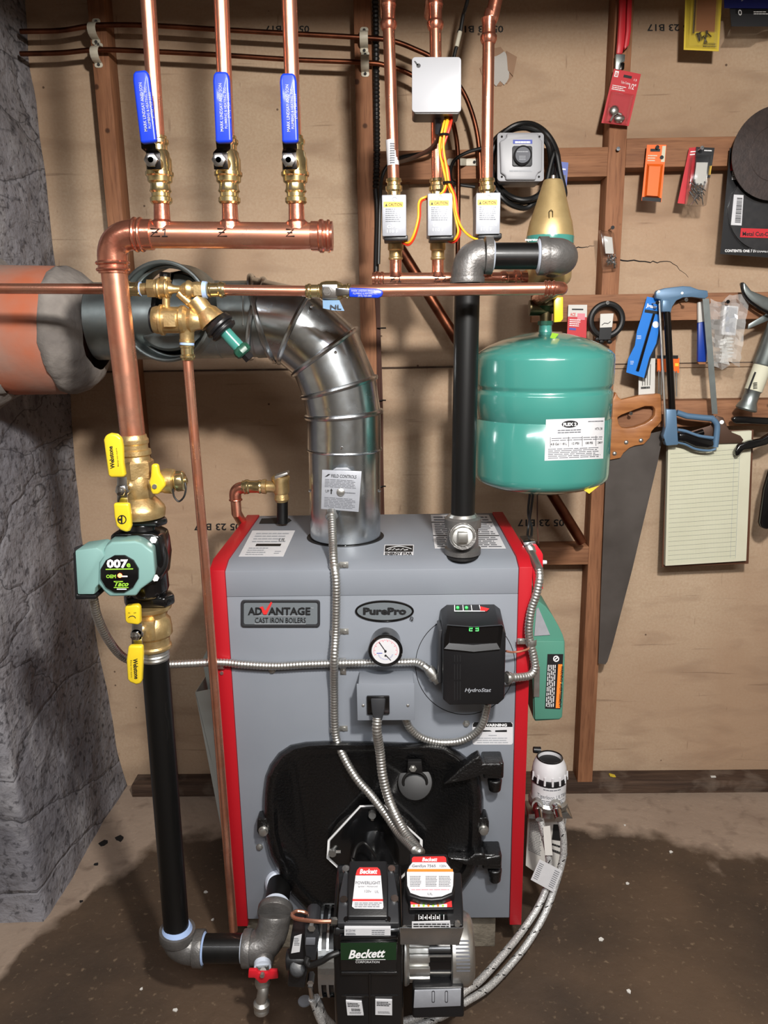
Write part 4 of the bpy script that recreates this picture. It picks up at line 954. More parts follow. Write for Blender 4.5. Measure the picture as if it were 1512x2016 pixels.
# recessed window: frame lips around a dark niche standing 6 mm proud
b = MB(); o = [m(880, 1229), m(932, 1233), m(988, 1229), m(990, 1232), m(984, 1276), m(932, 1281), m(874, 1275), m(878, 1240)]
i_ = [m(889, 1234), m(932, 1237), m(982, 1234), m(982, 1240), m(978, 1266), m(932, 1270), m(884, 1266), m(886, 1240)]
b.ring([p - V((0, .005, 0)) for p in o], i_, (0, .004, 0)); b.build('window_frame', 'black_gloss', bd)
b = MB(); b.prism([m(886, 1233), m(984, 1233), m(980, 1266), m(886, 1266)], (0, .0006, 0)); b.build('window', 'black_gloss', bd)
b = MB(); m3 = mY(AY - .0016)
def seg7(x, y, w_, h, segs):
    S7 = {'a': ((0, 0), (1, 0)), 'b': ((1, 0), (1, .5)), 'c': ((1, .5), (1, 1)), 'd': ((0, 1), (1, 1)), 'e': ((0, .5), (0, 1)), 'f': ((0, 0), (0, .5)), 'g': ((0, .5), (1, .5))}
    for s_ in segs:
        (u0, v0), (u1, v1) = S7[s_]; b.tube([m3(x + w_ * u0, y + h * v0), m3(x + w_ * u1, y + h * v1)], .0006, 6)
seg7(924, 1234, 6, 8, 'abged'); seg7(936, 1234, 6, 8, 'abcdg'); b.build('display', 'green_led', bd)
b = MB()
for x in (894, 899.5, 905): 
    for y0, y1 in ((1290, 1303), (1308, 1338), (1342, 1378)): b.prism([m(x, y0), m(x + 2, y0), m(x + 2, y1), m(x, y1)], (0, .0006, 0))
b.build('vent_slots', 'black_ink', bd)
b = MB(); b.ptxt('HydroStat', mY(AY - .0014), 915, 1362, 967, 7, bold=.02, shear=.25); b.build('lettering', 'silver_label', bd)
m4 = warp(lambda x, y: PN(x, y, V((0, AY, zf + .0012)), (V((0, 1, (zk - zf) / (BY - AY))).cross(V((1, 0, 0))))), (893, 1191), (958, 1191), (962, 1204), (893, 1204))
b = MB()
for u in (.02, .27, .52, .77): b.quad(m4(u, 0), m4(u + .02, 0), m4(u + .02, .9), m4(u, .9))
b.quad(m4(.02, .85), m4(.9, .85), m4(.9, .98), m4(.02, .98)); b.build('print', 'white_ink', bd)
b = MB(); b.quad(m4(.8, .2), m4(1.05, .55), m4(.95, .95), m4(.76, .9)); b.build('print', 'red_ink', bd)
for u in (.12, .38): b = MB(); b.sph(m4(u, .4), .003); b.build('indicator_light', 'green_led', bd)
b = MB(); b.pbox(863, 1240, 874, 1345, AY + .02, .05); b.build('side_bracket', 'dark_plastic', t, bev=.002)

# ---------------------------------------------------------------- flexible metal conduits
def conduit(pl, r, lab, ends=True, name='metal_conduit', k=10):
    b = MB(); path = resample(smooth(pl, k), .0016); b.tube(path, r * .92, 14, corr=(.0060, .075)); return b.build(name, 'steel', None, label=lab, cat='conduit', sharp=3.)
conduit(pts((653, 1012, 1.50), (655, 1060, 1.452), (657, 1105, 1.405), (662, 1150, 1.388), (661, 1240, 1.386), (658, 1300, 1.372), (658, 1360, 1.386), (660, 1440, 1.386), (672, 1480, 1.372), (700, 1530, 1.35), (730, 1565, 1.335), (757, 1600, 1.31), (785, 1640, 1.27), (818, 1675, 1.20)), .0088, 'flexible metal conduit hanging from the flue label plate down over the boiler front')
conduit(pts((743, 1412, BY - .078), (742, 1440, BY - .082), (748, 1480, BY - .075), (754, 1530, BY - .085), (768, 1580, BY - .10), (795, 1635, BY - .14), (828, 1680, BY - .20)), .0098, 'flexible metal conduit running from the black plug down to the burner control')
conduit(pts((183, 1176, YR - .065), (192, 1215, YR - .04), (215, 1262, YR + .0), (245, 1295, YR + .045), (290, 1309, YR + .06), (340, 1308, YR + .085), (430, 1304, BY - .014), (480, 1308, BY - .012), (540, 1311, BY - .012), (600, 1308, BY - .012), (660, 1306, BY - .012), (720, 1305, BY - .014), (790, 1304, BY - .016), (820, 1304, BY - .018), (838, 1314, BY - .03), (846, 1322, BY - .03)), .0082, 'long flexible metal conduit crossing behind the left black pipe and across the boiler front')
conduit(pts((797, 1412, BY - .03), (806, 1432, BY - .026), (826, 1450, BY - .018), (860, 1461, BY - .014), (900, 1460, BY - .014), (930, 1448, BY - .018), (950, 1425, BY - .026), (960, 1385, BY - .03)), .0082, 'looped flexible metal conduit between the junction box and the black controller')
conduit(pts((1061, 1122, 1.40), (1062, 1140, 1.39), (1056, 1170, 1.385), (1046, 1200, 1.383), (1041, 1235, 1.38), (1043, 1262, 1.38), (1050, 1290, 1.378), (1053, 1315, 1.375), (1044, 1329, 1.37), (1025, 1333, 1.36), (1003, 1334, 1.35)), .0085, 'flexible metal conduit curling over the right red side panel into the black controller')
def strap(x, y, Y, d, lab, par='h'):
    t = T('conduit_strap', lab, 'strap', P(x, y, Y), 'conduit straps on the boiler')
    b = MB()
    q = P(x, y, Y)
    if par == 'h':   # conduit horizontal, tab below
        path = [q + V((0, -.0105 * math.sin(a) - .002, .0105 * math.cos(a))) for a in [PI * i / 10 for i in range(11)]]
        for a, c in zip(path, path[1:]): b.prism([a - V((.006, 0, 0)), a + V((.006, 0, 0)), c + V((.006, 0, 0)), c - V((.006, 0, 0))], (0, -.0012, 0))
        b.box(q + V((0, -.0005, -.018)), (.012, .0015, .016)); s_ = q + V((0, -.001, -.019))
    else:
        path = [q + V((-.0105 * math.cos(a) * d, -.0105 * math.sin(a) - .002, 0)) for a in [PI * i / 10 for i in range(11)]]
        for a, c in zip(path, path[1:]): b.prism([a - V((0, 0, .006)), a + V((0, 0, .006)), c + V((0, 0, .006)), c - V((0, 0, .006))], (0, -.0012, 0))
        b.box(q + V((.018 * d, -.0005, 0)), (.016, .0015, .012)); s_ = q + V((.019 * d, -.001, 0))
    b.build('band', 'steel', t, bev=.0004)
    b = MB(); b.cyl(s_, s_ - V((0, .004, 0)), .0042, .0036, n=8); b.build('screw', 'steel', t)
strap(436, 1306, BY, 1, 'metal strap holding the long conduit on the left red side panel')
strap(675, 1304, BY, 1, 'metal strap holding the long conduit just right of the conduit crossing')
strap(660, 1243, BY, 1, 'metal strap on the hanging conduit left of the round gauge', 'v')
strap(659, 1434, BY, 1, 'metal strap on the hanging conduit just above the black door', 'v')
strap(659, 1112, BY + .005, 1, 'metal strap on the hanging conduit at the top edge of the boiler front', 'v')
strap(1045, 1262, 1.385, -1, 'metal strap on the conduit over the right red side panel', 'v')
def conn(p0, p1, r, lab):
    b = MB(); b.lathe(p0, p1, [(0, r), (.2, r * 1.15), (.5, r * 1.15), (.52, r * 1.35), (.7, r * 1.35), (.72, r), (1, r)], 16); b.build('conduit_connector', 'steel', label=lab, cat='connector')
conn(P(843, 1316, BY - .03), P(864, 1342, BY - .035), .0095, 'shiny angled conduit connector on the left side of the black controller')
conn(P(1006, 1334, 1.35), P(996, 1335, 1.345), .0095, 'shiny conduit connector on the right side of the black controller')
conn(P(652, 1006, 1.505), P(653, 1022, 1.49), .0095, 'small conduit connector at the foot of the flue label plate')
b = MB(); b.tube(smooth(pts((996, 1282, BY - .04), (1010, 1284, BY - .035), (1030, 1281, BY - .03), (1048, 1274, BY - .02), (1052, 1268, BY - .0))), .0022, 8)
b.build('capillary_tube', 'copper', label='thin pinkish copper capillary tube at the right of the black controller', cat='tube')

# switch box on the side
t = T('switch_box', 'red cover emergency switch box behind the upper right corner of the boiler', 'switch', P(1050, 1120, 1.58))
b = MB(); b.prism([P(x, y, 1.50) for x, y in ((1048, 1072), (1056, 1072), (1066, 1086), (1069, 1092), (1069, 1160), (1050, 1160), (1046, 1100))], (0, .006, 0)); b.build('cover', 'red_plastic', t, bev=.001)
b = MB(); b.pprism([(1030, 1068), (1055, 1066), (1060, 1118), (1064, 1135), (1050, 1135)], 1.508, .05); b.build('box', 'galvanized', t, bev=.001)
b = MB(); b.cyl(P(1066, 1107, 1.52), P(1076, 1107, 1.52), .005, .004); b.build('toggle', 'white_label', t)
b = MB(); b.lathe(P(1040, 1074, 1.49), P(1048, 1090, 1.485), [(0, .008), (.4, .011), (1, .009)], 14); b.cyl(P(1046, 1090, 1.47), P(1061, 1122, 1.41), .0085); b.build('connector', 'steel', t)
# ---------------------------------------------------------------- clay thimble and flue pipe
FY = 1.60; FR = .0765
t = T('clay_thimble', 'terracotta chimney thimble packed with grey mortar, receiving the flue pipe at left', 'thimble', P(150, 770, FY))
b = MB(); a0 = P(-60, 652, FY); a1 = P(140, 652, FY)
b.lathe(a0, a1, [(0, .130), (.9, .127), (1, .118)], 40); b.build('clay_ring', 'terracotta', t, sharp=1.)
b = MB(); prof = [(0, .1175), (.10, .1265), (.3, .126), (.55, .118), (.8, .102), (.95, .086), (1, .074)]
p0 = P(122, 652, FY); p1 = P(192, 655, FY); ax = p1 - p0; n = 40; vs = []; fs = []
for (tt, r) in prof:
    for i in range(n):
        a = 2 * PI * i / n; q = V((0, math.cos(a), math.sin(a))); nn = noise.noise(q * 2.5 + V((tt * 3, 0, 0)))
        vs.append(p0 + ax * (tt + .13 * nn * (tt > 0)) + q * r * (1 + .05 * noise.noise(q * 6 + V((tt * 9, 0, 0)))))
for k_ in range(len(prof) - 1):
    for i in range(n): j = (i + 1) % n; fs.append((k_ * n + i, k_ * n + j, (k_ + 1) * n + j, (k_ + 1) * n + i))
b.add(vs, fs); b.build('mortar_collar', 'mortar', t, sharp=2.)
b = MB()
for i in range(3):
    pass
# mortar cone where the thimble enters the chimney
vs = []; fs = []
for kk, (xx, r) in enumerate(((P(-110, 652, FY).x, .20), (P(-40, 652, FY).x, .165), (P(6, 652, FY).x, .138), (P(22, 652, FY).x, .127))):
    for i in range(n):
        a = 2 * PI * i / n; q = V((0, math.cos(a), math.sin(a))); vs.append(V((xx + .03 * noise.noise(q * 2 + V((kk, 0, 0))), FY, p0.z)) + q * r * (1 + .07 * noise.noise(q * 5 + V((kk, 3, 0)))))
for k_ in range(3):
    for i in range(n): j = (i + 1) % n; fs.append((k_ * n + i, k_ * n + j, (k_ + 1) * n + j, (k_ + 1) * n + i))
b = MB(); b.add(vs, fs); b.build('mortar_fillet', 'mortar', t, sharp=2.)

zbase = ztop + .002
t = T('flue_pipe', 'galvanized round flue pipe with adjustable elbow rising from the boiler top to the chimney', 'flue pipe', P(678, 1060, FY))
hz = P(400, 630, FY).z
# centre line of the gored elbow
cl = [P(518, 630, FY), P(583, 643, FY), P(640, 693, FY), P(668, 762, FY), P(677, 815, FY)]
cl[0].z = hz
def gore(a, b_, na, nb, r0, r1, n=40):
    """tube piece between two mitre planes through a (normal na) and b_ (normal nb)"""
    d = (b_ - a).normalized(); u = V((0, 1, 0)); w_ = d.cross(u); vs = []
    for i in range(n):
        th = 2 * PI * i / n
        for (c, nn, r) in ((a, na, r0), (b_, nb, r1)):
            o = c + (u * math.cos(th) + w_ * math.sin(th)) * r
            vs.append(o + d * ((c - o).dot(nn) / d.dot(nn)))
    return vs, [(2 * i, (2 * i + 2) % (2 * n), (2 * i + 3) % (2 * n), 2 * i + 1) for i in range(n)]
start = V((P(190, 630, FY).x, FY, hz)); mid = V((P(435, 630, FY).x, FY, hz)); mid2 = V((P(506, 630, FY).x, FY, hz))
bot = V((P(681, 1075, FY).x, FY, ztop + .003)); seam = cl[4].lerp(bot, .28)
path = [mid2] + cl + [seam]
def nrm(i):
    a = (path[i] - path[i - 1]).normalized(); c = (path[i + 1] - path[i]).normalized(); return (a + c).normalized()
b = MB(); b.cyl(start, mid, FR, n=44); b.build('horizontal_pipe', 'dull_galvanized', t, sharp=1.)
b = MB(); b.cyl(mid - V((.01, 0, 0)), mid2, FR * .985, n=44); b.build('elbow_segment', 'dull_galvanized', t, sharp=1.)
def bead(c, nn, dd, r, s=.0054, nm='elbow_bead'):
    u = V((0, 1, 0)); w_ = dd.cross(u); n = 48; pl = []
    for i in range(n):
        th = 2 * PI * i / n; o = c + (u * math.cos(th) + w_ * math.sin(th)) * r; pl.append(o + dd * ((c - o).dot(nn) / dd.dot(nn)))
    b = MB(); b.tube(pl, s, 8, closed=True); b.build(nm, 'galvanized', t)
for i in range(len(path) - 1):
    a, c = path[i], path[i + 1]; d = (c - a).normalized()
    na = nrm(i) if 0 < i else d; nb = nrm(i + 1) if i + 1 < len(path) - 1 else d
    if i == 1: na = (na + V((0, 0, .35))).normalized()
    if i == 0: nb = (nb + V((0, 0, .35))).normalized()
    b = MB(); vs, fs = gore(a, c, na, nb, FR * (1. if i % 2 else 1.01), FR * (1.01 if i % 2 else 1.)); b.add(vs, fs); b.build('elbow_segment', 'galvanized' if i > 0 else 'dull_galvanized', t, sharp=1.)
    if i: bead(a, na, d, FR * 1.012)
bead(mid2, V((1, 0, -.22)).normalized(), V((1, 0, 0)), FR * 1.01)
bead(mid2 + V((.012, 0, 0)), V((1, 0, .2)).normalized(), V((1, 0, 0)), FR * 1.01)
dv = (bot - seam).normalized()
b = MB(); b.cyl(seam - dv * .02, bot, FR * .985, n=44, caps=False); b.build('vertical_pipe', 'galvanized', t, sharp=1.)
bead(seam, dv, dv, FR * 1.0, .003, 'pipe_bead')
for x, y, Y in ((605, 650, FY - FR * .75), (590, 672, FY - FR * .9), (660, 694, FY - FR * .93), (673, 882, FY - FR), (610, 966, FY - FR * .3), (747, 966, FY - FR * .25), (458, 652, FY - FR * .9), (438, 645, FY - FR * .9), (480, 555 + 5, FY - FR * .2), (495, 598, FY - FR * .9), (614, 603, FY - FR * .9), (680, 1077, FY - FR)):
    b = MB(); b.sph(P(x, y, Y), .0034, n=10); b.build('rivet', 'chrome', t)
b = MB(); mm = mY(FY - FR - .001)
b.tube([P(478, 574, FY - FR - .0), P(478, 640, FY - FR - .001)], .0008, 6); b.build('seam', 'steel', t)
# draft control label plate
q = ((634, 925), (712, 928), (706, 1008), (632, 1002))
b = MB(); FP = FY - FR - .02; b.pprism(list(q), FP, .002); b.pprism([(655, 925), (662, 921), (684, 921), (692, 926)], FP, .002); pl = b.build('label_plate', 'silver_label', t, label='printed metal plate', bev=.0005)
b = MB(); b.pprism([(640, 935), (704, 935), (702, 998), (640, 996)], FP + .002, .03); b.build('plate_box', 'galvanized', t)
wp = warp(mY(FP - .0006), *q)
b = MB(); b.txt('FIELD CONTROLS', wp(.24, .18), wp(.88, .18), wp(.24, .10), bold=.01); b.txt('UP', wp(.1, .57), wp(.2, .57), wp(.1, .5)); b.prism([wp(.24, .6), wp(.27, .6), wp(.27, .52), wp(.29, .52), wp(.255, .46), wp(.22, .52), wp(.24, .52)], (0, -.0002, 0)); b.prism([wp(.07, .18), wp(.16, .1), wp(.22, .1), wp(.14, .16)], (0, -.0002, 0)); b.build('lettering', 'black_ink', pl)
b = MB(); b.lines(wp, .08, .22, .9, .44, 6, .4, .1); b.lines(wp, .6, .52, .88, .57, 1, .5, 0); b.lines(wp, .08, .68, .92, .95, 7, .4, .15); b.build('fine_print', 'grey_ink', pl)
b = MB(); qq = wp(.5, .54); b.lathe(qq, qq - V((0, .004, 0)), [(0, .0085), (.5, .008), (1, .004)], 20); b.build('stud', 'steel', pl)

# ---------------------------------------------------------------- barometric damper
DY = 1.545
t = T('draft_damper', 'round grey barometric draft damper standing in front of the horizontal flue pipe', 'damper', P(322, 700, DY))
c = P(324, 614, DY - .04); ax = V((.16, 1, .02)).normalized(); R_ = .0905
b = MB(); u, w_ = frame(ax); n = 48
for (r0, r1, y0, y1) in ((R_, R_ - .004, 0, .085),):
    vs = [c + ax * y + (u * math.cos(2 * PI * i / n) + w_ * math.sin(2 * PI * i / n)) * r for (r, y) in ((r0, y0), (r0, y1), (r1, y1), (r1, y0)) for i in range(n)]
    fs = [(k_ * n + i, k_ * n + (i + 1) % n, ((k_ + 1) % 4) * n + (i + 1) % n, ((k_ + 1) % 4) * n + i) for k_ in range(4) for i in range(n)]
    b.add(vs, fs)
b.torus(c, ax, R_, .004, 48, 8); b.torus(c + ax * .03, ax, R_ - .006, .004, 48, 8); b.build('collar', 'dull_galvanized', t)
dax = (ax + V((0, 0, -.35))).normalized()
b = MB(); b.lathe(c + ax * .035 + dax * .004, c + ax * .035 - dax * .004, [(0, .076), (.5, .078), (1, .074)], 44); dsc = b.build('disc', 'dull_galvanized', t)
pn = c + ax * .035 - dax * .0055
md = lambda x, y: PN(x, y, pn, dax)
b = MB(); b.prism([md(281, 608), md(303, 609), md(305, 640), md(288, 638)], -dax * .0005); lb = b.build('label', 'white_label', dsc)
b = MB(); b.prism([md(334, 583), md(362, 583), md(364, 606), md(334, 606)], -dax * .0005); lb2 = b.build('label', 'dark_green', dsc, label='dark green sticker')
ml = lambda x, y: PN(x, y, pn - dax * .0012, dax)
b = MB(); b.lines(ml, 338, 586, 360, 604, 4, .4); b.build('fine_print', 'white_ink', lb2)
b = MB(); b.lines(ml, 286, 612, 301, 634, 4, .4); b.build('fine_print', 'black_ink', lb)
b = MB(); b.sph(md(258, 594), .004); b.cyl(md(290, 592), md(320, 598), .004); b.build('counterweight', 'steel', dsc)
b = MB(); cc = c + ax * .085; b.cyl(cc - ax * .002, V((cc.x + .01, FY - .02, cc.z)), R_ - .012, n=40); b.build('tee_neck', 'black_gloss', t)

# ---------------------------------------------------------------- relief valve behind the boiler
RY = 1.70
t = T('relief_valve', 'brass pressure relief valve on a black nipple at the left rear of the boiler top', 'valve', P(555, 1028, RY))
b = MB(); b.cyl(P(556, 985, RY), P(556, 1030, RY), .0125, n=18); b.build('nipple', 'black_pipe', t)
b = MB(); b.lathe(P(555, 988, RY), P(552, 936, RY), [(0, .013), (.1, .017), (.3, .015), (.4, .019), (.8, .019), (.85, .021), (.95, .021), (1, .016)], 20); b.lathe(P(548, 958, RY), P(516, 958, RY), [(0, .017), (.4, .013), (.7, .013), (.75, .017), (1, .016)], 18); b.build('body', 'brass', t)
b = MB(); b.prism([P(540, 938, RY - .02), P(565, 930, RY - .02), P(567, 934, RY - .02), P(542, 944, RY - .02)], (0, .03, 0)); b.build('lever', 'steel', t, bev=.001)
t = T('copper_drain_pipe', 'copper pipe bending down from the brass relief valve behind the boiler', 'pipe', P(463, 1100, RY))
b = MB(); press(b, P(516, 958, RY), (-1, 0, 0), .0125, .045); b.build('press_fitting', 'bright_brass', t)
b = MB(); b.tube([P(486, 960, RY)] + bend(P(480, 960, RY), P(463, 960, RY), P(463, 975, RY)) + [P(464, 985, RY)], .0135, 18); b.torus(P(464, 984, RY), (0, 0, 1), .0135, .002, 20, 8); b.torus(P(482, 960, RY), (1, 0, 0), .0135, .002, 20, 8); b.build('elbow', 'copper_fitting', t)
b = MB(); b.tube([P(464, 982, RY), P(470, 1060, RY)] + [V((P(470, 1060, RY).x, RY, zb))], .0118, 16); 
pp = P(464, 984, RY); b = MB(); xx = min(pp.x, xl0 - .014); b.tube([pp, V((pp.x, RY + .0, pp.z - .03)), V((P(471, 1060, RY).x, BD + .03, ztop - .06)), V((P(471, 1060, RY).x, BD + .03, .12))], .0118, 16); b.build('pipe', 'copper', t)

# ---------------------------------------------------------------- right hand supply riser
SY = 1.457
t = T('iron_cross', 'cast iron cross fitting with square plug where the supply pipe leaves the boiler top', 'fitting', P(911, 1095, SY))
b = MB(); b.lathe(P(911, 1100, SY), P(911, 1016, SY), [(0, .026), (.08, .026), (.1, .030), (.14, .0355), (.26, .0355), (.3, .031), (.72, .030), (.76, .0355), (.96, .0355), (1, .031)], 32)
b.lathe(P(911, 1054, SY), P(911, 1056, SY - .045), [(0, .03), (.6, .029), (.65, .027), (1, .0255)], 28); b.build('body', 'cast_iron', t)
b = MB(); b.torus(P(911, 1056, SY - .0455), (0, 1, 0), .0215, .0028, 32, 10); b.lathe(P(911, 1016, SY), P(911, 1011, SY), [(0, .029), (1, .025)], 28); b.split('bright_rim', 'steel', t)
b = MB(); b.cyl(P(911, 1056, SY - .044), P(911, 1056, SY - .047), .019); b.box(P(911, 1057, SY - .053), (.019, .016, .019)); b.build('plug', 'steel', t, bev=.001)
RS = .0232
line('black_pipe', [P(911, 1018, SY), P(920, 555, SY)], RS, 'supply_pipe', None, n=28, label='tall black iron supply pipe rising from the boiler top beside the green tank', cat='pipe')
t = T('iron_elbow', 'grey cast iron elbow with cast letters at the top of the black supply pipe', 'fitting', P(920, 560, SY))
ea = P(920, 540, SY); eb = P(950, 503, SY)
b = MB(); b.tube([P(920, 556, SY)] + bend(P(920, 545, SY), V((P(920, 545, SY).x, SY, P(950, 504, SY).z)), P(952, 504, SY), 12), RS * 1.28, 28); b.lathe(P(920, 557, SY), P(920, 546, SY), [(0, RS * 1.36), (1, RS * 1.36)], 32); b.lathe(P(954, 503, SY), P(969, 503, SY), [(0, RS * 1.42), (1, RS * 1.42)], 32); bd = b.build('body', 'cast_iron', t, bev=.002)
b = MB(); b.lathe(P(969, 503, SY), P(973, 503, SY), [(0, RS * 1.3), (1, RS * 1.05)], 28); b.build('sealing_tape', 'ptfe', t)
line('black_pipe', [P(966, 504, SY), P(1068, 504, SY)], RS * 1.0, 'black_nipple', None, n=28, label='horizontal black pipe nipple between the two iron elbows above the green tank', cat='pipe')
t = T('iron_elbow', 'smooth round cast iron elbow turning back below the tall brass cone', 'fitting', P(1095, 530, SY))
b = MB(); b.tube([P(1062, 504, SY)] + bend(P(1080, 504, SY), P(1112, 504, SY), V((P(1112, 504, SY).x, SY + .05, P(1112, 504, SY).z)), 12) + [V((P(1112, 504, SY).x, SY + .10, P(1112, 504, SY).z))], RS * 1.36, 28); b.lathe(P(1060, 504, SY), P(1078, 504, SY), [(0, RS * 1.45), (1, RS * 1.45)], 32); b.build('body', 'cast_iron', t, bev=.002)
b = MB(); b.lathe(P(1056, 504, SY), P(1060, 504, SY), [(0, RS * 1.05), (1, RS * 1.3)], 28); b.build('sealing_tape', 'ptfe', t)
AYr = 1.64
t = T('air_separator', 'tall brass cone shaped air separator with green label band above the green tank', 'air separator', P(1080, 560, AYr))
b = MB(); c0 = P(1078, 562, AYr); c1 = P(1089, 354, AYr)
def rp(y, px): return ((562 - y) / 208, px)
b.lathe(c0, c1, [(0, .036), (.04, .044), (.08, .0465), (.40, .0470), (.42, .0455), (.43, .0455), (.44, .0475), (.52, .0455), (.62, .0415), (.63, .0402), (.985, .0192), (1, .0165)], 36); b.build('body', 'cone_brass', t)
b = MB(); b.lathe(c0, c1, [(.40, .0474), (.415, .0478), (.455, .0480), (.47, .0477)], 36, caps=False); lb = b.build('label_band', 'tank_green', t, label='green label band')
b = MB(); y_ = AYr - .0486; b.ptxt('separator', mY(y_), 1034, 474, 1060, 5, bold=.02); b.prism([P(1063, 467, y_ + .002), P(1083, 467, y_ + .002), P(1083, 472, y_ + .002), P(1063, 472, y_ + .002)], (0, .002, 0)); b.build('lettering', 'white_ink', lb)
b = MB(); xk = P(1089, 354, AYr); b.cyl(xk, xk + V((0, 0, .008)), .004); b.build('vent_cap', 'steel', t)
b = MB(); m = mY(AYr - .0400); b.tube([m(1081, 430), m(1081, 416), m(1085, 413), m(1088, 416), m(1088, 430)], .0008, 6); b.build('cast_mark', 'dark_brass', t)

# return header with three zone valves
HY = 1.60
t = T('zone_header', 'smaller copper header pipe behind the iron elbow, marked in black for two zones', 'pipe', P(870, 549, HY))
b = MB(); b.tube([P(752, 549, HY), P(1000, 548, HY)], .0118, 22); hp = b.build('header_pipe', 'copper', t)
b = MB(); b.lathe(P(733, 549, HY), P(756, 549, HY), [(0, .0125), (.2, .0125), (.3, .0145), (.5, .0145), (.6, .0128), (.7, .0128), (.75, .014), (.9, .014), (1, .0125)], 24); b.build('end_cap', 'copper_fitting', t)
b = MB(); b.lathe(P(985, 548, HY), P(1036, 546, HY + .01), [(0, .0125), (.1, .0145), (.2, .0145), (.25, .013), (.5, .013), (.55, .0155), (.7, .0155), (.75, .013), (1, .013)], 24); b.build('union', 'copper_fitting', t)
for x in (779, 862, 957):
    b = MB(); b.lathe(P(x, 545, HY), P(x, 508, HY), [(0, .016), (.2, .0125), (.3, .0118), (1, .0118)], 20); b.build('tee_outlet', 'copper_fitting', t)
b = MB(); marker(b, 'Z1', 768, 544, 22, 11, HY - .0125); marker(b, 'Z2', 854, 543, 24, 11, HY - .0125); b.build('marker_writing', 'black_ink', hp)
for i, (x, x0, y0, x1, y1, xt, ytp, nm) in enumerate(((779, 752, 383, 800, 465, 765, 45, 'leftmost'), (862, 842, 380, 891, 464, 857, 45, 'middle'), (957, 937, 379, 985, 461, 962, 72, 'rightmost'))):
    t = T('zone_valve', 'metal cased zone valve with yellow caution label, %s of three over the small header' % nm, 'valve', P(x, 510, HY), 'zone valves over the small header')
    b = MB(); b.pbox(x0, y0, x1, y1, HY - .075, .055); bd = b.build('cover', 'silver_label', t, bev=.002)
    b = MB(); b.pbox(x0 + 4, y1 - 2, x1 + 3, y1 + 9, HY - .068, .05); b.build('base', 'black_plastic', t, bev=.002)
    Yc = HY - .0756; m = mY(Yc); w_ = x1 - x0
    b = MB(); b.prism(rrect(m, x0 + 3, y0 + 14, x0 + 42, y0 + 25, 2), (0, .0004, 0)); yl = b.build('caution_label', 'yellow_ink', bd)
    m1 = mY(Yc - .0005)
    b = MB(); b.ptxt('CAUTION', m1, x0 + 13, y0 + 22.5, x0 + 39, 6, bold=.015); b.prism([m1(x0 + 6, y0 + 23), m1(x0 + 11, y0 + 23), m1(x0 + 8.5, y0 + 17)], (0, .0003, 0)); b.build('lettering', 'black_ink', yl)
    b = MB(); b.lines(m, x0 + 7, y0 + 27, x0 + 40, y0 + 55, 7, .3, .15); b.build('fine_print', 'grey_ink', bd)
    b = MB(); b.ring(circ(m, x0 + 25, y0 + 9, 4.4, 20), circ(m, x0 + 25, y0 + 9, 3.7, 20), (0, .0004, 0)); b.build('punch_mark', 'grey_ink', bd)
    b = MB(); b.ptxt('OPEN', m, x0 + 10, y0 + 66, x0 + 40, 6); b.ptxt('110 F', m, x0 + 10, y0 + 75, x0 + 32, 6); b.build('embossing', 'white_ink', bd)
    b = MB(); press(b, P(x, 512, HY), (0, 0, 1), .0115, .028); b.cyl(P(x, 490, HY), P(x, 474, HY), .0155, n=16)
    xa_ = x + (xt - x) * (510 - 384) / (510 - ytp)
    b.build('press_fitting', 'dark_brass' if 0 else 'brass', t)
    b = MB(); b.lathe(P(xa_ + 1, 390, HY), P(xa_, 352, HY), [(0, .014), (.3, .013), (.4, .0165), (.6, .0165), (.65, .013), (.8, .013), (.85, .0155), (1, .0145)], 22); b.build('press_fitting', 'bright_brass', t)
    r = T('copper_riser', 'dull copper pipe rising from the %s zone valve to a fitting at the top' % nm, 'pipe', P(xa_, 352, HY), 'copper pipes above the zone valves')
    b = MB(); p1 = P(xt, ytp, HY); b.cyl(P(xa_, 356, HY), p1, .0112, n=22); b.build('pipe', 'copper', r)
    b = MB()
    if i < 2:
        b.lathe(p1 + V((0, 0, -.012)), p1 + V((0, 0, .03)), [(0, .0125), (.15, .0155), (.3, .0155), (.4, .0125), (.8, .0125), (1, .0145)], 22); q_ = p1 + V((0, 0, .035)); b.tube([q_ - V((0, 0, .01))] + bend(q_, q_ + V((0, 0, .02)), q_ + V((-.003, .03, .022))) + [q_ + V((-.003, .12, .022))], .0135, 18)
    else:
        b.lathe(p1 + V((0, 0, -.012)), p1 + V((0, 0, .03)), [(0, .0125), (.15, .0155), (.3, .0155), (.4, .0125), (.8, .0125), (1, .0145)], 22); b.tube(smooth([p1 + V((0, 0, .02)), p1 + V((.004, .0, .04)), P(968, 35, HY), P(980, -20, HY), P(1010, -160, HY), P(1050, -420, HY)]), .0125, 18)
    b.build('fitting', 'copper_fitting', r)
    if i == 0:
        b = MB(); px0 = P(772, 300, HY); b.lathe(P(774, 326, HY), P(771, 276, HY), [(0, .0116), (1, .0116)], 22); st_ = b.build('sticker', 'white_label', r)
        b = MB(); b.lines(mY(HY - .0121), 768, 280, 777, 322, 9, .5, .0, words=False); b.build('print', 'grey_ink', st_)

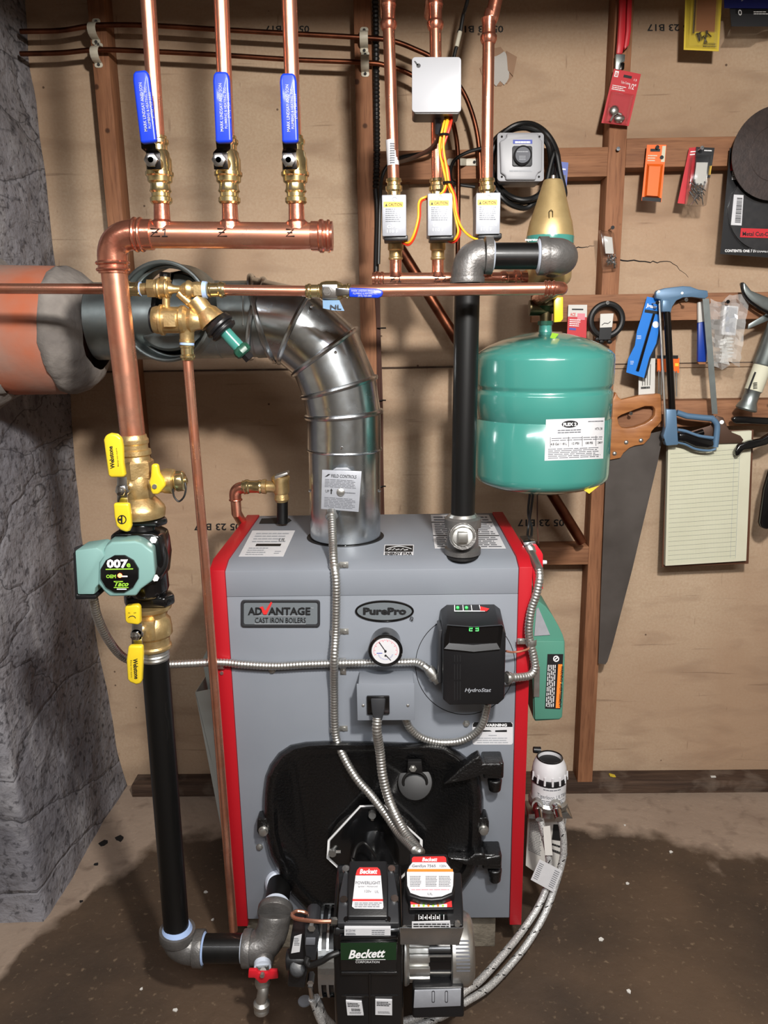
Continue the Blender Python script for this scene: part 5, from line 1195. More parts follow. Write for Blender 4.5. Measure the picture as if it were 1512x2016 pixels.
# controller box and its wires
t = T('relay_box', 'white square metal box with rounded corners in front of the middle copper pipe', 'box', P(860, 222, 1.58))
b = MB(); b.prism(rrect(mY(1.50), 811, 112, 908, 221, 7), (0, .004, 0)); bd = b.build('cover', 'box_grey', t, bev=.001)
b = MB(); b.prism(rrect(mY(1.504), 813, 114, 906, 224, 7), (0, .06, 0)); b.build('case', 'black_plastic', t)
b = MB(); m = mY(1.4992); b.prism(circ(m, 824, 129, 4.2, 16), (0, .0004, 0)); b.prism([m(815, 120), m(818, 120), m(824, 128), m(821, 129)], (0, .0004, 0)); b.build('keyhole', 'black_ink', bd)
b = MB(); b.cyl(P(862, 222, 1.54), P(863, 262, 1.56), .0065); b.build('cable_gland', 'dark_plastic', t)
wires = [('red', [(882, 224, 1.54), (875, 250, 1.53), (868, 290, 1.53), (874, 330, 1.53), (880, 362, 1.53), (868, 385, 1.53), (840, 391, 1.545), (828, 400, 1.54), (826, 430, 1.535), (817, 465, 1.535), (805, 482, 1.54), (792, 478, 1.55)], 'red wire looping from the white box to the leftmost zone valve'),
         ('yellow', [(880, 224, 1.54), (872, 250, 1.527), (865, 290, 1.527), (872, 330, 1.527), (878, 362, 1.527), (866, 383, 1.527), (838, 388, 1.54), (825, 398, 1.537), (823, 430, 1.53), (814, 463, 1.53), (804, 478, 1.537), (793, 474, 1.55)], 'yellow wire looping from the white box to the leftmost zone valve'),
         ('yellow', [(886, 224, 1.54), (879, 250, 1.525), (870, 290, 1.527), (877, 330, 1.527), (882, 362, 1.527), (890, 390, 1.53), (897, 430, 1.53), (902, 455, 1.53), (896, 470, 1.535), (886, 473, 1.545), (878, 468, 1.55)], 'yellow wire running down to the middle zone valve'),
         ('red', [(889, 224, 1.54), (883, 250, 1.53), (873, 290, 1.53), (880, 330, 1.53), (884, 362, 1.53), (894, 392, 1.535), (900, 432, 1.535), (906, 457, 1.535), (898, 474, 1.54), (888, 477, 1.55), (878, 471, 1.555)], 'red wire running down to the middle zone valve'),
         ('yellow', [(884, 224, 1.535), (877, 250, 1.522), (873, 290, 1.522), (879, 330, 1.522), (884, 362, 1.522), (893, 385, 1.525), (898, 420, 1.527), (910, 450, 1.53), (930, 468, 1.535), (955, 474, 1.54), (968, 473, 1.55)], 'yellow wire curving right to the rightmost zone valve'),
         ('red', [(891, 224, 1.535), (886, 250, 1.525), (871, 300, 1.525), (882, 332, 1.525), (886, 362, 1.525), (896, 385, 1.53), (901, 420, 1.53), (908, 448, 1.535), (925, 464, 1.54), (940, 474, 1.545), (952, 477, 1.552)], 'red wire curving right to the rightmost zone valve')]
for c_, pl_, lab in wires:
    b = MB(); b.tube(smooth(pts(*pl_), 6), .0022, 8); b.build('control_wire', 'wire_' + c_, label=lab, cat='wire', group='control wires from the white box')
for x, y, lab in ((874, 266, 'upper'), (882, 360, 'lower')):
    b = MB(); b.torus(P(x, y, 1.527), (0, 0, 1), .0085, .0022, 20, 6); b.build('cable_tie', 'cable_black', label='black cable tie round the coloured wires, the %s one' % lab, cat='cable tie')
b = MB(); b.tube(smooth(pts((862, 262, 1.56), (862, 275, 1.57), (845, 295, 1.60), (810, 312, 1.66), (780, 322, 1.8), (768, 335, 1.9), (765, 360, 1.95))), .004, 10); b.build('brown_cable', 'cable_brown', label='brown cable curving from the white box gland to the wall at left', cat='cable')

# ---------------------------------------------------------------- expansion tank
TY = 1.60; tc_ = P(1068, 800, TY)
def TZ(y): return P(1068, y, TY).z
tx = P(1068.5, 800, TY).x; TR = .1390
t = T('expansion_tank', 'large glossy green round expansion tank hanging right of the black supply pipe', 'tank', (tx, TY, TZ(968)))
b = MB(); rows = [(967, .005), (966, .03), (960, .075), (951, .112), (942, .132), (934, .1385), (926, TR), (822, TR), (821, TR * .992), (819, TR * .992), (818, TR), (772, TR), (769, TR * .993), (765, TR * .972), (761, TR * .972), (757, TR * .993), (753, TR), (706, TR), (698, .1375), (690, .130), (680, .114), (668, .085), (660, .055), (655, .03), (653, .014), (648, .013), (634, .013)]
z0, z1 = TZ(967), TZ(634)
b.lathe((tx, TY, z0), (tx, TY, z1), [((TZ(y) - z0) / (z1 - z0), r) for y, r in rows], 64); sh = b.build('shell', 'tank_green', t, sharp=.9)
def cyl_m(px, py, dr=.0006):
    d = ray(px, py); o = V((CAM.x - tx, CAM.y - TY)); dd = V((d.x, d.y)); R1 = TR + dr
    A = dd.dot(dd); B = 2 * o.dot(dd); Cc = o.dot(o) - R1 * R1; disc = B * B - 4 * A * Cc
    s_ = (-B - math.sqrt(max(disc, 0))) / (2 * A); return CAM + d * s_
n = 14; b = MB(); vs = []; fs = []
for i in range(n + 1):
    x = 1075 + (1190.5 - 1075) * (i / n)
    for (ya, yb_) in (((825, 822), (906, 907)),):
        f_ = i / n; vs += [cyl_m(x + (1 - 0) * 0, 826 - 1.5 * math.sin(PI * f_) * 0 - 4 * f_), cyl_m(x - 3 * 1, 907 - 4 * f_)]
for i in range(n): fs.append((2 * i, 2 * i + 2, 2 * i + 3, 2 * i + 1))
b.add(vs, fs); lb = b.build('label', 'white_label', sh, label='white printed label', sharp=2.)
mt2 = lambda x, y: cyl_m(x, y - 4 * (x - 1075) / 115, .0014)
def curve_txt(b, s_, x0, y0, x1, h, **k):
    tmp = MB(); tmp.txt(s_, (x0, y0, 0), (x1, y0, 0), (x0, y0 - h, 0), **k)
    b.add([mt2(p.x, p.y) for p in tmp.v], tmp.f)
b = MB(); b.add([mt2(1122 + 16 * math.cos(2 * PI * i / 28), 836.5 + 7 * math.sin(2 * PI * i / 28)) for i in range(28)], [tuple(range(28))])
curve_txt(b, 'HTX 30', 1172, 850, 1186, 5); curve_txt(b, '4.8 Gal / 18 L', 1084, 877, 1116, 4.4, bold=.01); curve_txt(b, '12 PSI', 1126, 877, 1140, 4.4, bold=.01); curve_txt(b, '100 PSI', 1153, 877, 1167, 4.4, bold=.01); curve_txt(b, '240 F', 1177, 877, 1186, 4.4, bold=.01)
for x in (1083, 1119, 1146, 1173): b.add([mt2(x, 861), mt2(x + .7, 861), mt2(x + .7, 881), mt2(x, 881)], [(0, 1, 2, 3)])
b.build('print', 'black_ink', lb)
mt3 = mt2; mt2 = lambda x, y: cyl_m(x, y - 4 * (x - 1075) / 115, .002)
b = MB(); curve_txt(b, 'FLEX 2', 1109, 840, 1135, 6, bold=.04); b.build('lettering', 'white_ink', lb)
b = MB(); mt2 = mt3
b.lines(mt2, 1098, 846, 1144, 855, 2, .4, .1); b.lines(mt2, 1086, 862, 1186, 870, 2, .3, .0); b.lines(mt2, 1079, 883, 1184, 904, 6, .35, .12); b.lines(mt2, 1158, 831, 1188, 834, 1, .5, 0); b.build('fine_print', 'grey_ink', lb)
b = MB(); b.prism([PN(x, y, V((tx, TY - .06, TZ(660))), V((0, -.35, 1))) for x, y in ((1087, 656), (1100, 658), (1093, 667), (1083, 665))], (0, 0, .0008)); b.build('sticker', 'lime_ink', sh)
b = MB(); b.prism([P(1138, 955, 1.5), P(1178, 942, 1.5), P(1186, 945, 1.53), P(1160, 960, 1.53)], (0, 0, .0006)); b.prism([P(1142, 960, 1.49), P(1160, 962, 1.49), P(1180, 956, 1.49), P(1160, 972, 1.49)], (0, .0006, 0)); b.split('loose_sticker', 'yellow_card', t)
b = MB(); b.cyl((tx, TY, TZ(640)), (tx, TY, TZ(632)), .0155, n=8); b.build('tank_nut', 'dark_green', t, label='dark green nut')
t = T('tank_valve', 'dark brass service valve with a yellow handle between the separator and the green tank', 'valve', (tx, TY, TZ(632)))
b = MB(); b.lathe((tx, TY, TZ(632)), (tx, TY, TZ(572)), [(0, .012), (.3, .0125), (.35, .016), (.5, .024), (.75, .024), (.85, .017), (1, .013)], 22); b.cyl((tx, TY, TZ(606)), (P(1042, 606, TY).x, TY, TZ(606)), .0155); b.cyl((tx, TY, TZ(606)), (P(1090, 606, TY).x, TY - .01, TZ(606)), .012); b.cyl((tx, TY, TZ(578)), (tx, TY, TZ(556)), .018); b.build('body', 'dark_brass', t)
b = MB(); b.pprism([(1091, 585), (1109, 584), (1109, 628), (1104, 634), (1091, 635)], TY - .03, .012); b.build('handle', 'yellow_grip', t, bev=.002)
b = MB(); b.tube(smooth(pts((1058, 572, TY - .05), (1062, 585, TY - .05), (1076, 590, TY - .05), (1092, 582, TY - .05), (1100, 575, TY - .05))), .003, 8); b.build('wire_loop', 'steel', t)
# cables below the tank
for i, (pl_, r, m_) in enumerate((([(1050, 968, 1.6), (1046, 1000, 1.6), (1040, 1040, 1.6), (1037, 1068, 1.56)], .0028, 'cable_black'), ([(1044, 965, 1.62), (1040, 1010, 1.62), (1047, 1040, 1.6), (1044, 1068, 1.56)], .0028, 'cable_black'), ([(1058, 965, 1.65), (1058, 1030, 1.65), (1060, 1070, 1.6)], .0016, 'cable_brown'))):
    b = MB(); b.tube(smooth(pts(*pl_)), r, 8); b.build('hanging_cable', m_, label=('left thick black cable below the green tank', 'right thick black cable below the green tank', 'thin brown cable below the green tank')[i], cat='cable')
# ---------------------------------------------------------------- oil burner
NY = 1.075                                # front of the fan housing
bt_ = T('oil_burner', 'black oil burner with green nameplate and silver motor projecting from the boiler door', 'burner', V((P(728, 1900, 1.12).x, 1.13, .10)))
q = P(738, 1672, 1.36)
b = MB(); b.cyl(V((q.x, 1.365, .30)), V((q.x, 1.22, .30)), .050, n=36); b.build('blast_tube', 'black_gloss', bt_)
b = MB(); b.tube(smooth(pts((695, 1690, 1.22), (702, 1668, 1.24), (716, 1660, 1.26), (730, 1672, 1.25), (742, 1690, 1.22))), .003, 8); b.build('ignition_lead', 'cable_black', bt_)
# top plate plane (slopes up to the back)
pA = V((0, 1.09, .373)); nT = V((0, -.027, .100)).normalized()
def mT(lift_): return lambda x, y: PN(x, y, pA + nT * lift_, nT)
mt0 = mT(0)
b = MB()
x0 = P(657, 1905, NY).x; x1 = P(793, 1905, NY).x; ztp = .368
b.prism([(x0, NY, .30), (x0, NY, ztp - .012), (x0, NY + .012, ztp), (x0, 1.20, .395), (x0, 1.22, .34), (x0, 1.22, .24), (x0, 1.2, .16), (x0, NY + .02, .13), (x0, NY - .006, .16), (x0, NY - .010, .25)], (x1 - x0, 0, 0))
hs = b.build('fan_housing', 'black_gloss', bt_, bev=.006, seg=3)
# ribs on the lower housing
for py in (1915, 1960):
    b = MB(); yy = NY - .009 if py < 1940 else NY - .008
    b.tube([P(672, py, yy - .002), P(784, py, yy - .002)], .0022, 8); b.build('rib', 'black_gloss', hs)
b = MB(); b.tube([P(728, 1915, NY - .012), P(728, 2040, NY - .008)], .0022, 8); b.build('rib', 'black_gloss', hs)
# igniter base and cover
b = MB(); pl_ = [(678, 1712), (775, 1712), (783, 1760), (785, 1800), (786, 1818), (664, 1818), (665, 1800), (668, 1760)]
b.prism([mT(.012)(x, y) for x, y in pl_], -nT * .014); ig = b.build('igniter_base', 'dark_plastic', bt_, bev=.002)
b = MB(); pc = [(688, 1694), (762, 1694), (764, 1730), (764, 1806), (684, 1806), (686, 1740)]
pts3 = [mT(.030)(x, y) for x, y in pc[:3]] + [mT(.020)(x, y) for x, y in pc[3:5]] + [mT(.030)(*pc[5])]
b.prism(pts3, -nT * .022); cv = b.build('igniter_cover', 'black_plastic', bt_, bev=.003, seg=3)
nC = (pts3[1] - pts3[0]).cross(pts3[4] - pts3[0]).normalized()
if nC.z < 0: nC = -nC
def mC(l): return lambda x, y: PN(x, y, pts3[0].lerp(pts3[4], .5) + nC * (l + .0012), nC)
b = MB(); b.prism([mC(.001)(*p) for p in ((700, 1724), (750, 1724), (755, 1786), (753, 1790), (698, 1789), (693, 1785))], nC * .0006); wl = b.build('label', 'white_label', cv)
b = MB(); b.prism([mC(.001)(*p) for p in ((708, 1708), (743, 1708), (748, 1713), (750, 1723.5), (700, 1723.5), (703, 1713))], nC * .0006); rl = b.build('label', 'red_ink', cv, label='red label top')
b = MB(); b.ptxt('Beckett', mC(.002), 708, 1720, 743, 9, bold=.03, shear=.25); b.build('lettering', 'white_ink', rl)
b = MB(); b.ptxt('POWERLIGHT', mC(.002), 700, 1741, 749, 6, bold=.01); b.ptxt('Igniter / Advanced', mC(.002), 705, 1746.5, 743, 3); b.ptxt('120v', mC(.002), 718, 1757, 731, 5); b.ptxt('UL', mC(.002), 738, 1758, 746, 5); b.build('lettering', 'grey_ink', wl)
b = MB(); m = mC(.002); b.prism([m(694, 1770), m(754, 1770), m(754, 1774), m(694, 1774)], nC * .0002); b.build('stripe', 'red_ink', wl)
b = MB(); b.lines(m, 698, 1776, 752, 1787, 3, .4, .1); b.build('fine_print', 'grey_ink', wl)
for x, y in ((681, 1713), (771, 1713), (677, 1774), (777, 1772)):
    b = MB(); p = mT(.012)(x, y); b.cyl(p, p + nT * .005, .0065, n=14); b.build('screw', 'chrome', ig)
for x in (682, 764):
    b = MB(); p = mT(.0125)(x, 1811); b.cyl(p, p + nT * .003, .0045, n=12); b.build('screw', 'black_gloss', ig)
mN = mY(NY - .0008)
b = MB(); b.pprism([(678, 1828), (769, 1828), (769, 1842), (678, 1842)], NY - .0075, .010); sl = b.build('serial_label', 'white_label', bt_)
b = MB(); m = mY(NY - .0082); b.ptxt('81231W', m, 681, 1834.5, 700, 4.5); b.lines(m, 681, 1836, 702, 1841, 2, .5); b.lines(m, 732, 1830, 765, 1841, 3, .35); b.build('print', 'grey_ink', sl)
b = MB(); b.pprism([(668, 1846), (783, 1844), (783, 1852), (668, 1853)], NY - .009, .012); b.build('hinge_lip', 'black_gloss', bt_, bev=.002)
b = MB(); b.pprism([(669, 1856), (782, 1855), (781, 1912), (671, 1912)], NY - .012, .012); npl = b.build('nameplate', 'black_gloss', bt_, bev=.002)
b = MB(); b.pprism([(670.5, 1857), (780.5, 1856), (780, 1890), (671, 1890)], NY - .0128, .0006); gp = b.build('green_field', 'beckett_green', npl)
m = mY(NY - .0136)
b = MB(); b.ptxt('Beckett', m, 686, 1887, 759, 16, 1884, bold=.03, shear=.35); b.ptxt('CORPORATION', m, 700, 1896, 747, 4); b.prism([m(700, 1889.5), m(759, 1889), m(759, 1889.8), m(700, 1890.3)], (0, .0002, 0)); b.build('lettering', 'white_ink', npl)
for pl_, s_ in ((((681, 1971), (712, 1973), (716, 1999), (684, 1999)), 0), (((739, 1969), (772, 1970), (772, 1999), (739, 1998)), 1)):
    m = mY(NY - .0125); b = MB(); b.prism([m(*p) for p in pl_], (0, .003, 0)); st_ = b.build('sticker', 'white_label', hs)
    wp = warp(mY(NY - .0132), *pl_); b = MB()
    b.lines(wp, .08, .08, .92, .4, 3, .5, .2); b.lines(wp, .15, .75, .9, .9, 2, .3, .2)
    if not s_:
        x = .3
        while x < .85: w_ = random.choice((.02, .035, .05)); b.quad(wp(x, .5), wp(x + w_, .5), wp(x + w_, .7), wp(x, .7)); x += w_ + .03
    b.build('print', 'black_ink', st_)
# air intake band, left
axz = .262; ayc = 1.145; R_ = .073
xa_ = P(626, 1900, NY).x; xb_ = x0 + .002
b = MB(); n = 48; slots = []
def pc_(x, a, r): return V((x, ayc - r * math.cos(a), axz + r * math.sin(a)))
angs = [2 * PI * i / n for i in range(n)]
def bandpatch(xA, xB, a0, a1, r=R_):
    k_ = max(2, int((a1 - a0) / .12)); 
    for i in range(k_):
        u0 = a0 + (a1 - a0) * i / k_; u1 = a0 + (a1 - a0) * (i + 1) / k_
        b.add([pc_(xA, u0, r), pc_(xB, u0, r), pc_(xB, u1, r), pc_(xA, u1, r), pc_(xA, u0, r - .002), pc_(xB, u0, r - .002), pc_(xB, u1, r - .002), pc_(xA, u1, r - .002)], [(0, 1, 2, 3), (7, 6, 5, 4), (0, 3, 7, 4), (1, 5, 6, 2)])
w_ = xb_ - xa_
for fa, fb in ((0, .16), (.46, .60), (.9, 1)): bandpatch(xa_ + w_ * fa, xa_ + w_ * fb, 0, 2 * PI)
for a0, a1 in ((-.05, .75), (-1.4, -.95), (2.0, 2.4), (3.2, 3.6)): bandpatch(xa_, xb_, a0, a1)
b.build('air_band', 'galvanized', bt_, sharp=1.)
b = MB(); b.cyl((xa_ + .004, ayc, axz), (xb_, ayc, axz), R_ - .008, n=40); b.build('fan_wheel_housing', 'black_plastic', bt_)
b = MB(); b.cyl((xa_ - .001, ayc, axz), (xa_ + .002, ayc, axz), R_ - .001, n=48); b.build('end_plate', 'galvanized', bt_)
# fuel pump, solenoid
PYy = 1.10
b = MB(); b.pprism([(572, 1846), (606, 1838), (606, 1895), (600, 1946), (566, 1944), (568, 1890)], PYy, .06); b.cyl(P(586, 1906, PYy + .002), P(586, 1906, PYy - .008), .0145, n=20); b.cyl(P(564, 1889, PYy + .012), P(602, 1889, PYy + .012), .017, n=20); fpu = b.build('fuel_pump', 'black_plastic', bt_, bev=.003)
b = MB(); b.pprism([(579, 1845), (594, 1840), (590, 1874), (573, 1877)], PYy - .0016, .0016); lb = b.build('label', 'white_label', fpu)
b = MB(); b.lines(mY(PYy - .0022), 579, 1846, 590, 1862, 5, .4); b.build('fine_print', 'grey_ink', lb)
b = MB(); b.pprism([(600, 1822), (607, 1816), (620, 1816), (627, 1823), (628, 1850), (622, 1892), (602, 1892), (600, 1862)], PYy - .014, .045); sol = b.build('solenoid_coil', 'dark_plastic', bt_, bev=.003)
b = MB(); p = P(614, 1823, PYy - .014); b.cyl(p, p - V((0, .006, 0)), .0065, n=6); b.build('nut', 'steel', sol)
b = MB(); b.pprism([(602, 1848), (621, 1848), (620, 1861), (601, 1861)], PYy - .017, .004); b.build('terminal_cover', 'grey_ink', sol, bev=.001)
b = MB(); b.tube(smooth(pts((607, 1884, PYy - .02), (604, 1894, PYy - .024), (612, 1900, PYy - .026), (632, 1893, PYy - .03), (650, 1882, PYy - .03), (668, 1875, PYy - .025))), .0050, 10); b.build('solenoid_cable', 'rubber', bt_)
b = MB(); p = P(611, 1936, PYy); b.cyl(p, p + V((0, .02, 0)), .006, n=6); b.cyl(P(611, 1940, PYy), P(614, 1962, PYy + .01), .0045); b.build('fuel_fitting', 'chrome', bt_)
b = MB(); b.tube(smooth(pts((652, 1814, 1.075), (630, 1814, 1.075), (605, 1812, 1.08), (582, 1808, 1.09), (575, 1800, 1.10), (585, 1794, 1.11), (602, 1797, 1.11), (613, 1808, 1.12), (617, 1822, 1.12))), .0032, 10); b.build('oil_tube', 'copper', bt_, label='thin bent copper oil line')
b = MB(); b.cyl(P(650, 1814, 1.075), P(662, 1814, 1.078), .0065, n=6); b.build('flare_nut', 'chrome', bt_)
# primary control, right
mP = lambda l: (lambda x, y: PN(x, y, V((0, 1.09, .385)) + nT * l, nT))
b = MB(); b.prism([mP(.0)(x, y) for x, y in ((796, 1728), (908, 1716), (912, 1790), (912, 1822), (792, 1824), (792, 1770))], -nT * .008); b.build('control_base', 'black_plastic', bt_, bev=.003)
sh_ = [(806, 1680), (880, 1680), (884, 1700), (895, 1716), (896, 1745), (893, 1762), (870, 1771), (850, 1773), (828, 1771), (804, 1764), (798, 1745), (797, 1716), (806, 1700)]
b = MB(); b.prism([mP(.026)(x, y) for x, y in sh_], -nT * .03); cb = b.build('control_cover', 'black_plastic', bt_, bev=.003, seg=3)
sl_ = [(812, 1698), (878, 1698), (884, 1706), (893, 1718), (892, 1744), (889, 1757), (870, 1765), (850, 1767), (828, 1765), (808, 1758), (802, 1744), (801, 1718), (806, 1706)]
b = MB(); b.prism([mP(.0272)(x, y) for x, y in sl_], nT * .0005); wl = b.build('label', 'white_label', cb)
b = MB(); b.prism([mP(.0272)(x, y) for x, y in ((814, 1687), (874, 1686), (878, 1689), (879, 1697.5), (811, 1697.5), (811, 1690))], nT * .0005); rl = b.build('label', 'red_ink', cb, label='red label top')
m = mP(.0284)
b = MB(); b.ptxt('Beckett', m, 831, 1695.5, 861, 7, bold=.03, shear=.25); b.build('lettering', 'white_ink', rl)
b = MB(); b.ptxt('GeniSys 7565', m, 811, 1707, 858, 5, bold=.01); b.ptxt('120v', m, 866, 1707, 879, 4.5); b.build('lettering', 'grey_ink', wl)
b = MB(); b.prism([m(803, 1711), m(891, 1711), m(892, 1716), m(802, 1716)], nT * .0002); b.build('stripe', 'orange_ink', wl)
b = MB(); 
for xx in (807, 838, 864): b.lines(m, xx, 1724, xx + 24, 1746, 7, .35, .2)
b.ptxt('UL', m, 842, 1762, 852, 4.5); b.build('fine_print', 'grey_ink', wl)
b = MB(); b.lines(m, 810, 1750, 884, 1752.5, 1, .5, 0); b.build('stripe', 'pink_ink', wl)
# terminals
b = MB(); b.prism([mP(.012)(x, y) for x, y in ((806, 1770), (892, 1768), (893, 1790), (806, 1791))], -nT * .014); b.build('strip_base', 'black_plastic', bt_, bev=.001)
fz = mP(.0124)
b = MB(); b.prism([fz(x, y) for x, y in ((808, 1775), (889, 1772), (890, 1786), (809, 1787))], nT * .0004); ts = b.build('light_strip', 'red_ink', bt_)
b = MB(); b.prism([mP(.0132)(x, y) for x, y in ((809, 1781), (880, 1780), (880, 1786), (809, 1786.5))], nT * .0002); b.build('print', 'white_ink', ts)
for i in range(7):
    b = MB(); b.prism(circ(mP(.0140), 815 + i * 9.5, 1783, 2.4, 12), nT * .0002); b.build('indicator_dot', ('lime_ink', 'orange_ink')[i % 2], ts)
b = MB(); b.prism([mP(.010)(x, y) for x, y in ((818, 1796), (880, 1794), (882, 1812), (818, 1814))], -nT * .01); tb = b.build('terminal_block', 'black_gloss', bt_, bev=.001)
b = MB(); m = mP(.0108)
for i in range(7): b.prism([m(824 + i * 8.2, 1801), m(825 + i * 8.2, 1801), m(825 + i * 8.2, 1811), m(824 + i * 8.2, 1811)], nT * .0006)
for i, s_ in enumerate('34425'): b.ptxt(s_, m, 827 + i * 8.2, 1809, 831 + i * 8.2, 5, bold=.02)
b.build('terminal_marks', 'white_ink', tb)
b = MB(); b.pprism([(811, 1816), (886, 1814), (887, 1826), (811, 1828)], NY - .030, .002); tl = b.build('terminal_label', 'white_label', bt_)
b = MB(); b.lines(mY(NY - .0306), 814, 1817, 884, 1826, 2, .5, .05); b.build('fine_print', 'black_ink', tl)
b = MB(); b.pprism([(787, 1828), (913, 1828), (904, 1861), (788, 1860)], NY - .028, .003); b.build('bracket', 'galvanized', bt_, bev=.0008, label='galvanized bracket')
for x, y in ((797, 1826), (900, 1816)):
    b = MB(); p = P(x, y, NY - .006); b.cyl(p, p - V((0, .005, 0)), .005, n=8); b.build('screw', 'steel', bt_)
# motor
mz = .272; my_ = 1.135; mr = .052
X = lambda px: P(px, 1900, my_ - mr).x
b = MB(); b.lathe((X(795), my_, mz), (X(806), my_, mz), [(0, .056), (.4, .057), (1, .054)], 40)
for i in range(14):
    a = 2 * PI * i / 14; b.box(V(((X(806) + X(847)) / 2, my_ - .046 * math.cos(a), mz + .046 * math.sin(a))), (X(847) - X(806), .010, .013), Matrix.Rotation(-a, 3, 'X'))
b.cyl((X(800), my_, mz), (X(847), my_, mz), .044, n=36); b.build('motor_end', 'steel', bt_, bev=.0012)
b = MB(); b.cyl((X(845), my_, mz), (X(895), my_, mz), .047, n=40); b.build('motor_stator', 'black_gloss', bt_)
b = MB(); b.lathe((X(889), my_, mz), (X(937), my_, mz), [(0, .056), (.05, .059), (.7, .059), (.9, .054), (1, .045)], 44); mb_ = b.build('motor_bell', 'steel', bt_, sharp=.9)
b = MB(); 
for dz in (.028, -.006): b.cyl((X(845), my_ - .046, mz + dz), (X(896), my_ - .046, mz + dz), .0022, n=8)
b.split('tie_rod', 'steel', bt_)
b = MB(); 
for i in range(9):
    a = math.radians(8 + i * 5.5); r = .0598; b.quad(*[V((x, my_ - r * math.cos(aa), mz + r * math.sin(aa))) for x, aa in ((X(898), a), (X(925), a), (X(925), a + .045), (X(898), a + .045))])
b.build('motor_print', 'grey_ink', mb_)
b = MB(); Yc = my_ - mr - .012; b.pprism([(813, 1946), (913, 1944), (914, 2004), (812, 2006)], Yc, .03); cp = b.build('capacitor_box', 'black_plastic', bt_, bev=.004, seg=3)
b = MB(); b.pprism([(816, 1951), (908, 1948), (907, 1981), (814, 1985)], Yc - .003, .0032); cc = b.build('capacitor_cover', 'silver_label', cp, bev=.001)
b = MB(); m = mY(Yc - .0036)
for x in (853, 879):
    o = rrect(m, x - 3, 1951, x + 3, 1974, 2.5); i_ = rrect(m, x - 2.2, 1952, x + 2.2, 1973, 2); b.ring(o, i_, (0, .0004, 0))
b.split('embossed_slot', 'black_ink', cc)

# ---------------------------------------------------------------- oil deaerator and hoses
GY = 1.55
gx = P(1081, 1530, GY).x
t = T('oil_deaerator', 'white and silver oil deaerator canister on a bracket at the right side of the boiler', 'deaerator', V((gx, GY, P(1081, 1600, GY).z)))
def GZ(y): return P(1081, y, GY).z
b = MB(); b.lathe((gx, GY, GZ(1525)), (gx, GY, GZ(1491)), [(0, .0375), (.3, .0385), (.6, .0365), (.85, .032), (1, .0285), (1, .0262), (.5, .0262), (.5, .001)], 36, caps=False); b.build('cup', 'white_label', t, label='white plastic cup')
b = MB(); b.torus((gx, GY, GZ(1491)), (0, 0, 1), .0275, .0018, 36, 8); b.build('cup_rim', 'black_gloss', t)
b = MB(); b.cyl((gx, GY, GZ(1498)), (gx, GY, GZ(1500)), .0258, n=30); b.build('cup_opening', 'black_ink', t, label='dark open mouth')
b = MB(); b.lathe((gx, GY, GZ(1534)), (gx, GY, GZ(1521)), [(0, .038), (.2, .0405), (.7, .0405), (1, .038)], 28)
b.build('clamp_ring', 'black_plastic', t)
for i in range(7):
    a = math.radians(-75 + 25 * i); b = MB(); b.cyl((gx + .0395 * math.sin(a), GY - .0395 * math.cos(a), GZ(1529)), (gx + .0385 * math.sin(a), GY - .0385 * math.cos(a), GZ(1514)), .0026, n=8); b.build('clamp_rib', 'white_label', t)
LR = .0385
b = MB(); zA, zB = GZ(1569), GZ(1533); b.lathe((gx, GY, zA), (gx, GY, zB), [(0, LR), (1, LR)], 40); lb = b.build('label_sleeve', 'white_label', t, label='white printed sleeve')
tmp = MB(); tmp.txt('Tigerloop ULTRA', (-.034, 0, 0), (.040, 0, 0), (-.034, .009, 0)); zm = zA + (zB - zA) * .42
b = MB(); b.add([V((gx + (LR + .0006) * math.sin(p.x / LR), GY - (LR + .0006) * math.cos(p.x / LR), zm + p.y)) for p in tmp.v], tmp.f); b.build('lettering', 'grey_ink', lb)
cm = lambda u, v: V((gx + (LR + .0005) * math.sin(u / LR), GY - (LR + .0005) * math.cos(u / LR), v))
b = MB(); b.lines(cm, -.034, zm - .004, .034, zA + .003, 3, .4); b.lines(cm, -.02, zB - .003, .03, zB - .007, 1, .6); b.build('fine_print', 'grey_ink', lb)
b = MB(); b.lathe((gx, GY, GZ(1598)), (gx, GY, GZ(1566)), [(0, .028), (.55, .029), (.6, .044), (.85, .045), (1, .040)], 36); b.build('head', 'steel', t)
for x in (1058, 1093): b = MB(); b.cyl(P(x, 1580, 1.52), P(x, 1586, 1.50), .012, n=16); b.build('hose_port', 'steel', t)
b = MB(); b.pprism([(1040, 1603), (1118, 1600), (1128, 1612), (1040, 1612)], GY - .02, .05); b.build('bracket', 'galvanized', t, bev=.001)
b = MB(); b.cyl(P(1050, 1476, GY + .03), P(1064, 1477, GY + .03), .007, .008); b.build('vent_fitting', 'black_plastic', t)
hA = [(1058, 1585, 1.505), (1060, 1598, 1.49), (1068, 1630, 1.48), (1079, 1680, 1.47), (1080, 1730, 1.46), (1062, 1780, 1.44), (1030, 1830, 1.40), (990, 1880, 1.34), (945, 1930, 1.28), (920, 1948, 1.25), (880, 1975, 1.22), (800, 2010, 1.2), (690, 2030, 1.17), (645, 2010, 1.14), (622, 1965, 1.12)]
hB = [(1094, 1586, 1.505), (1097, 1598, 1.49), (1107, 1630, 1.48), (1110, 1670, 1.475), (1106, 1700, 1.47), (1091, 1750, 1.455), (1072, 1800, 1.43), (1040, 1855, 1.39), (1000, 1905, 1.34), (960, 1945, 1.29), (915, 1973, 1.25), (860, 2005, 1.21), (760, 2040, 1.18), (690, 2045, 1.16), (640, 2020, 1.13), (615, 1965, 1.115)]
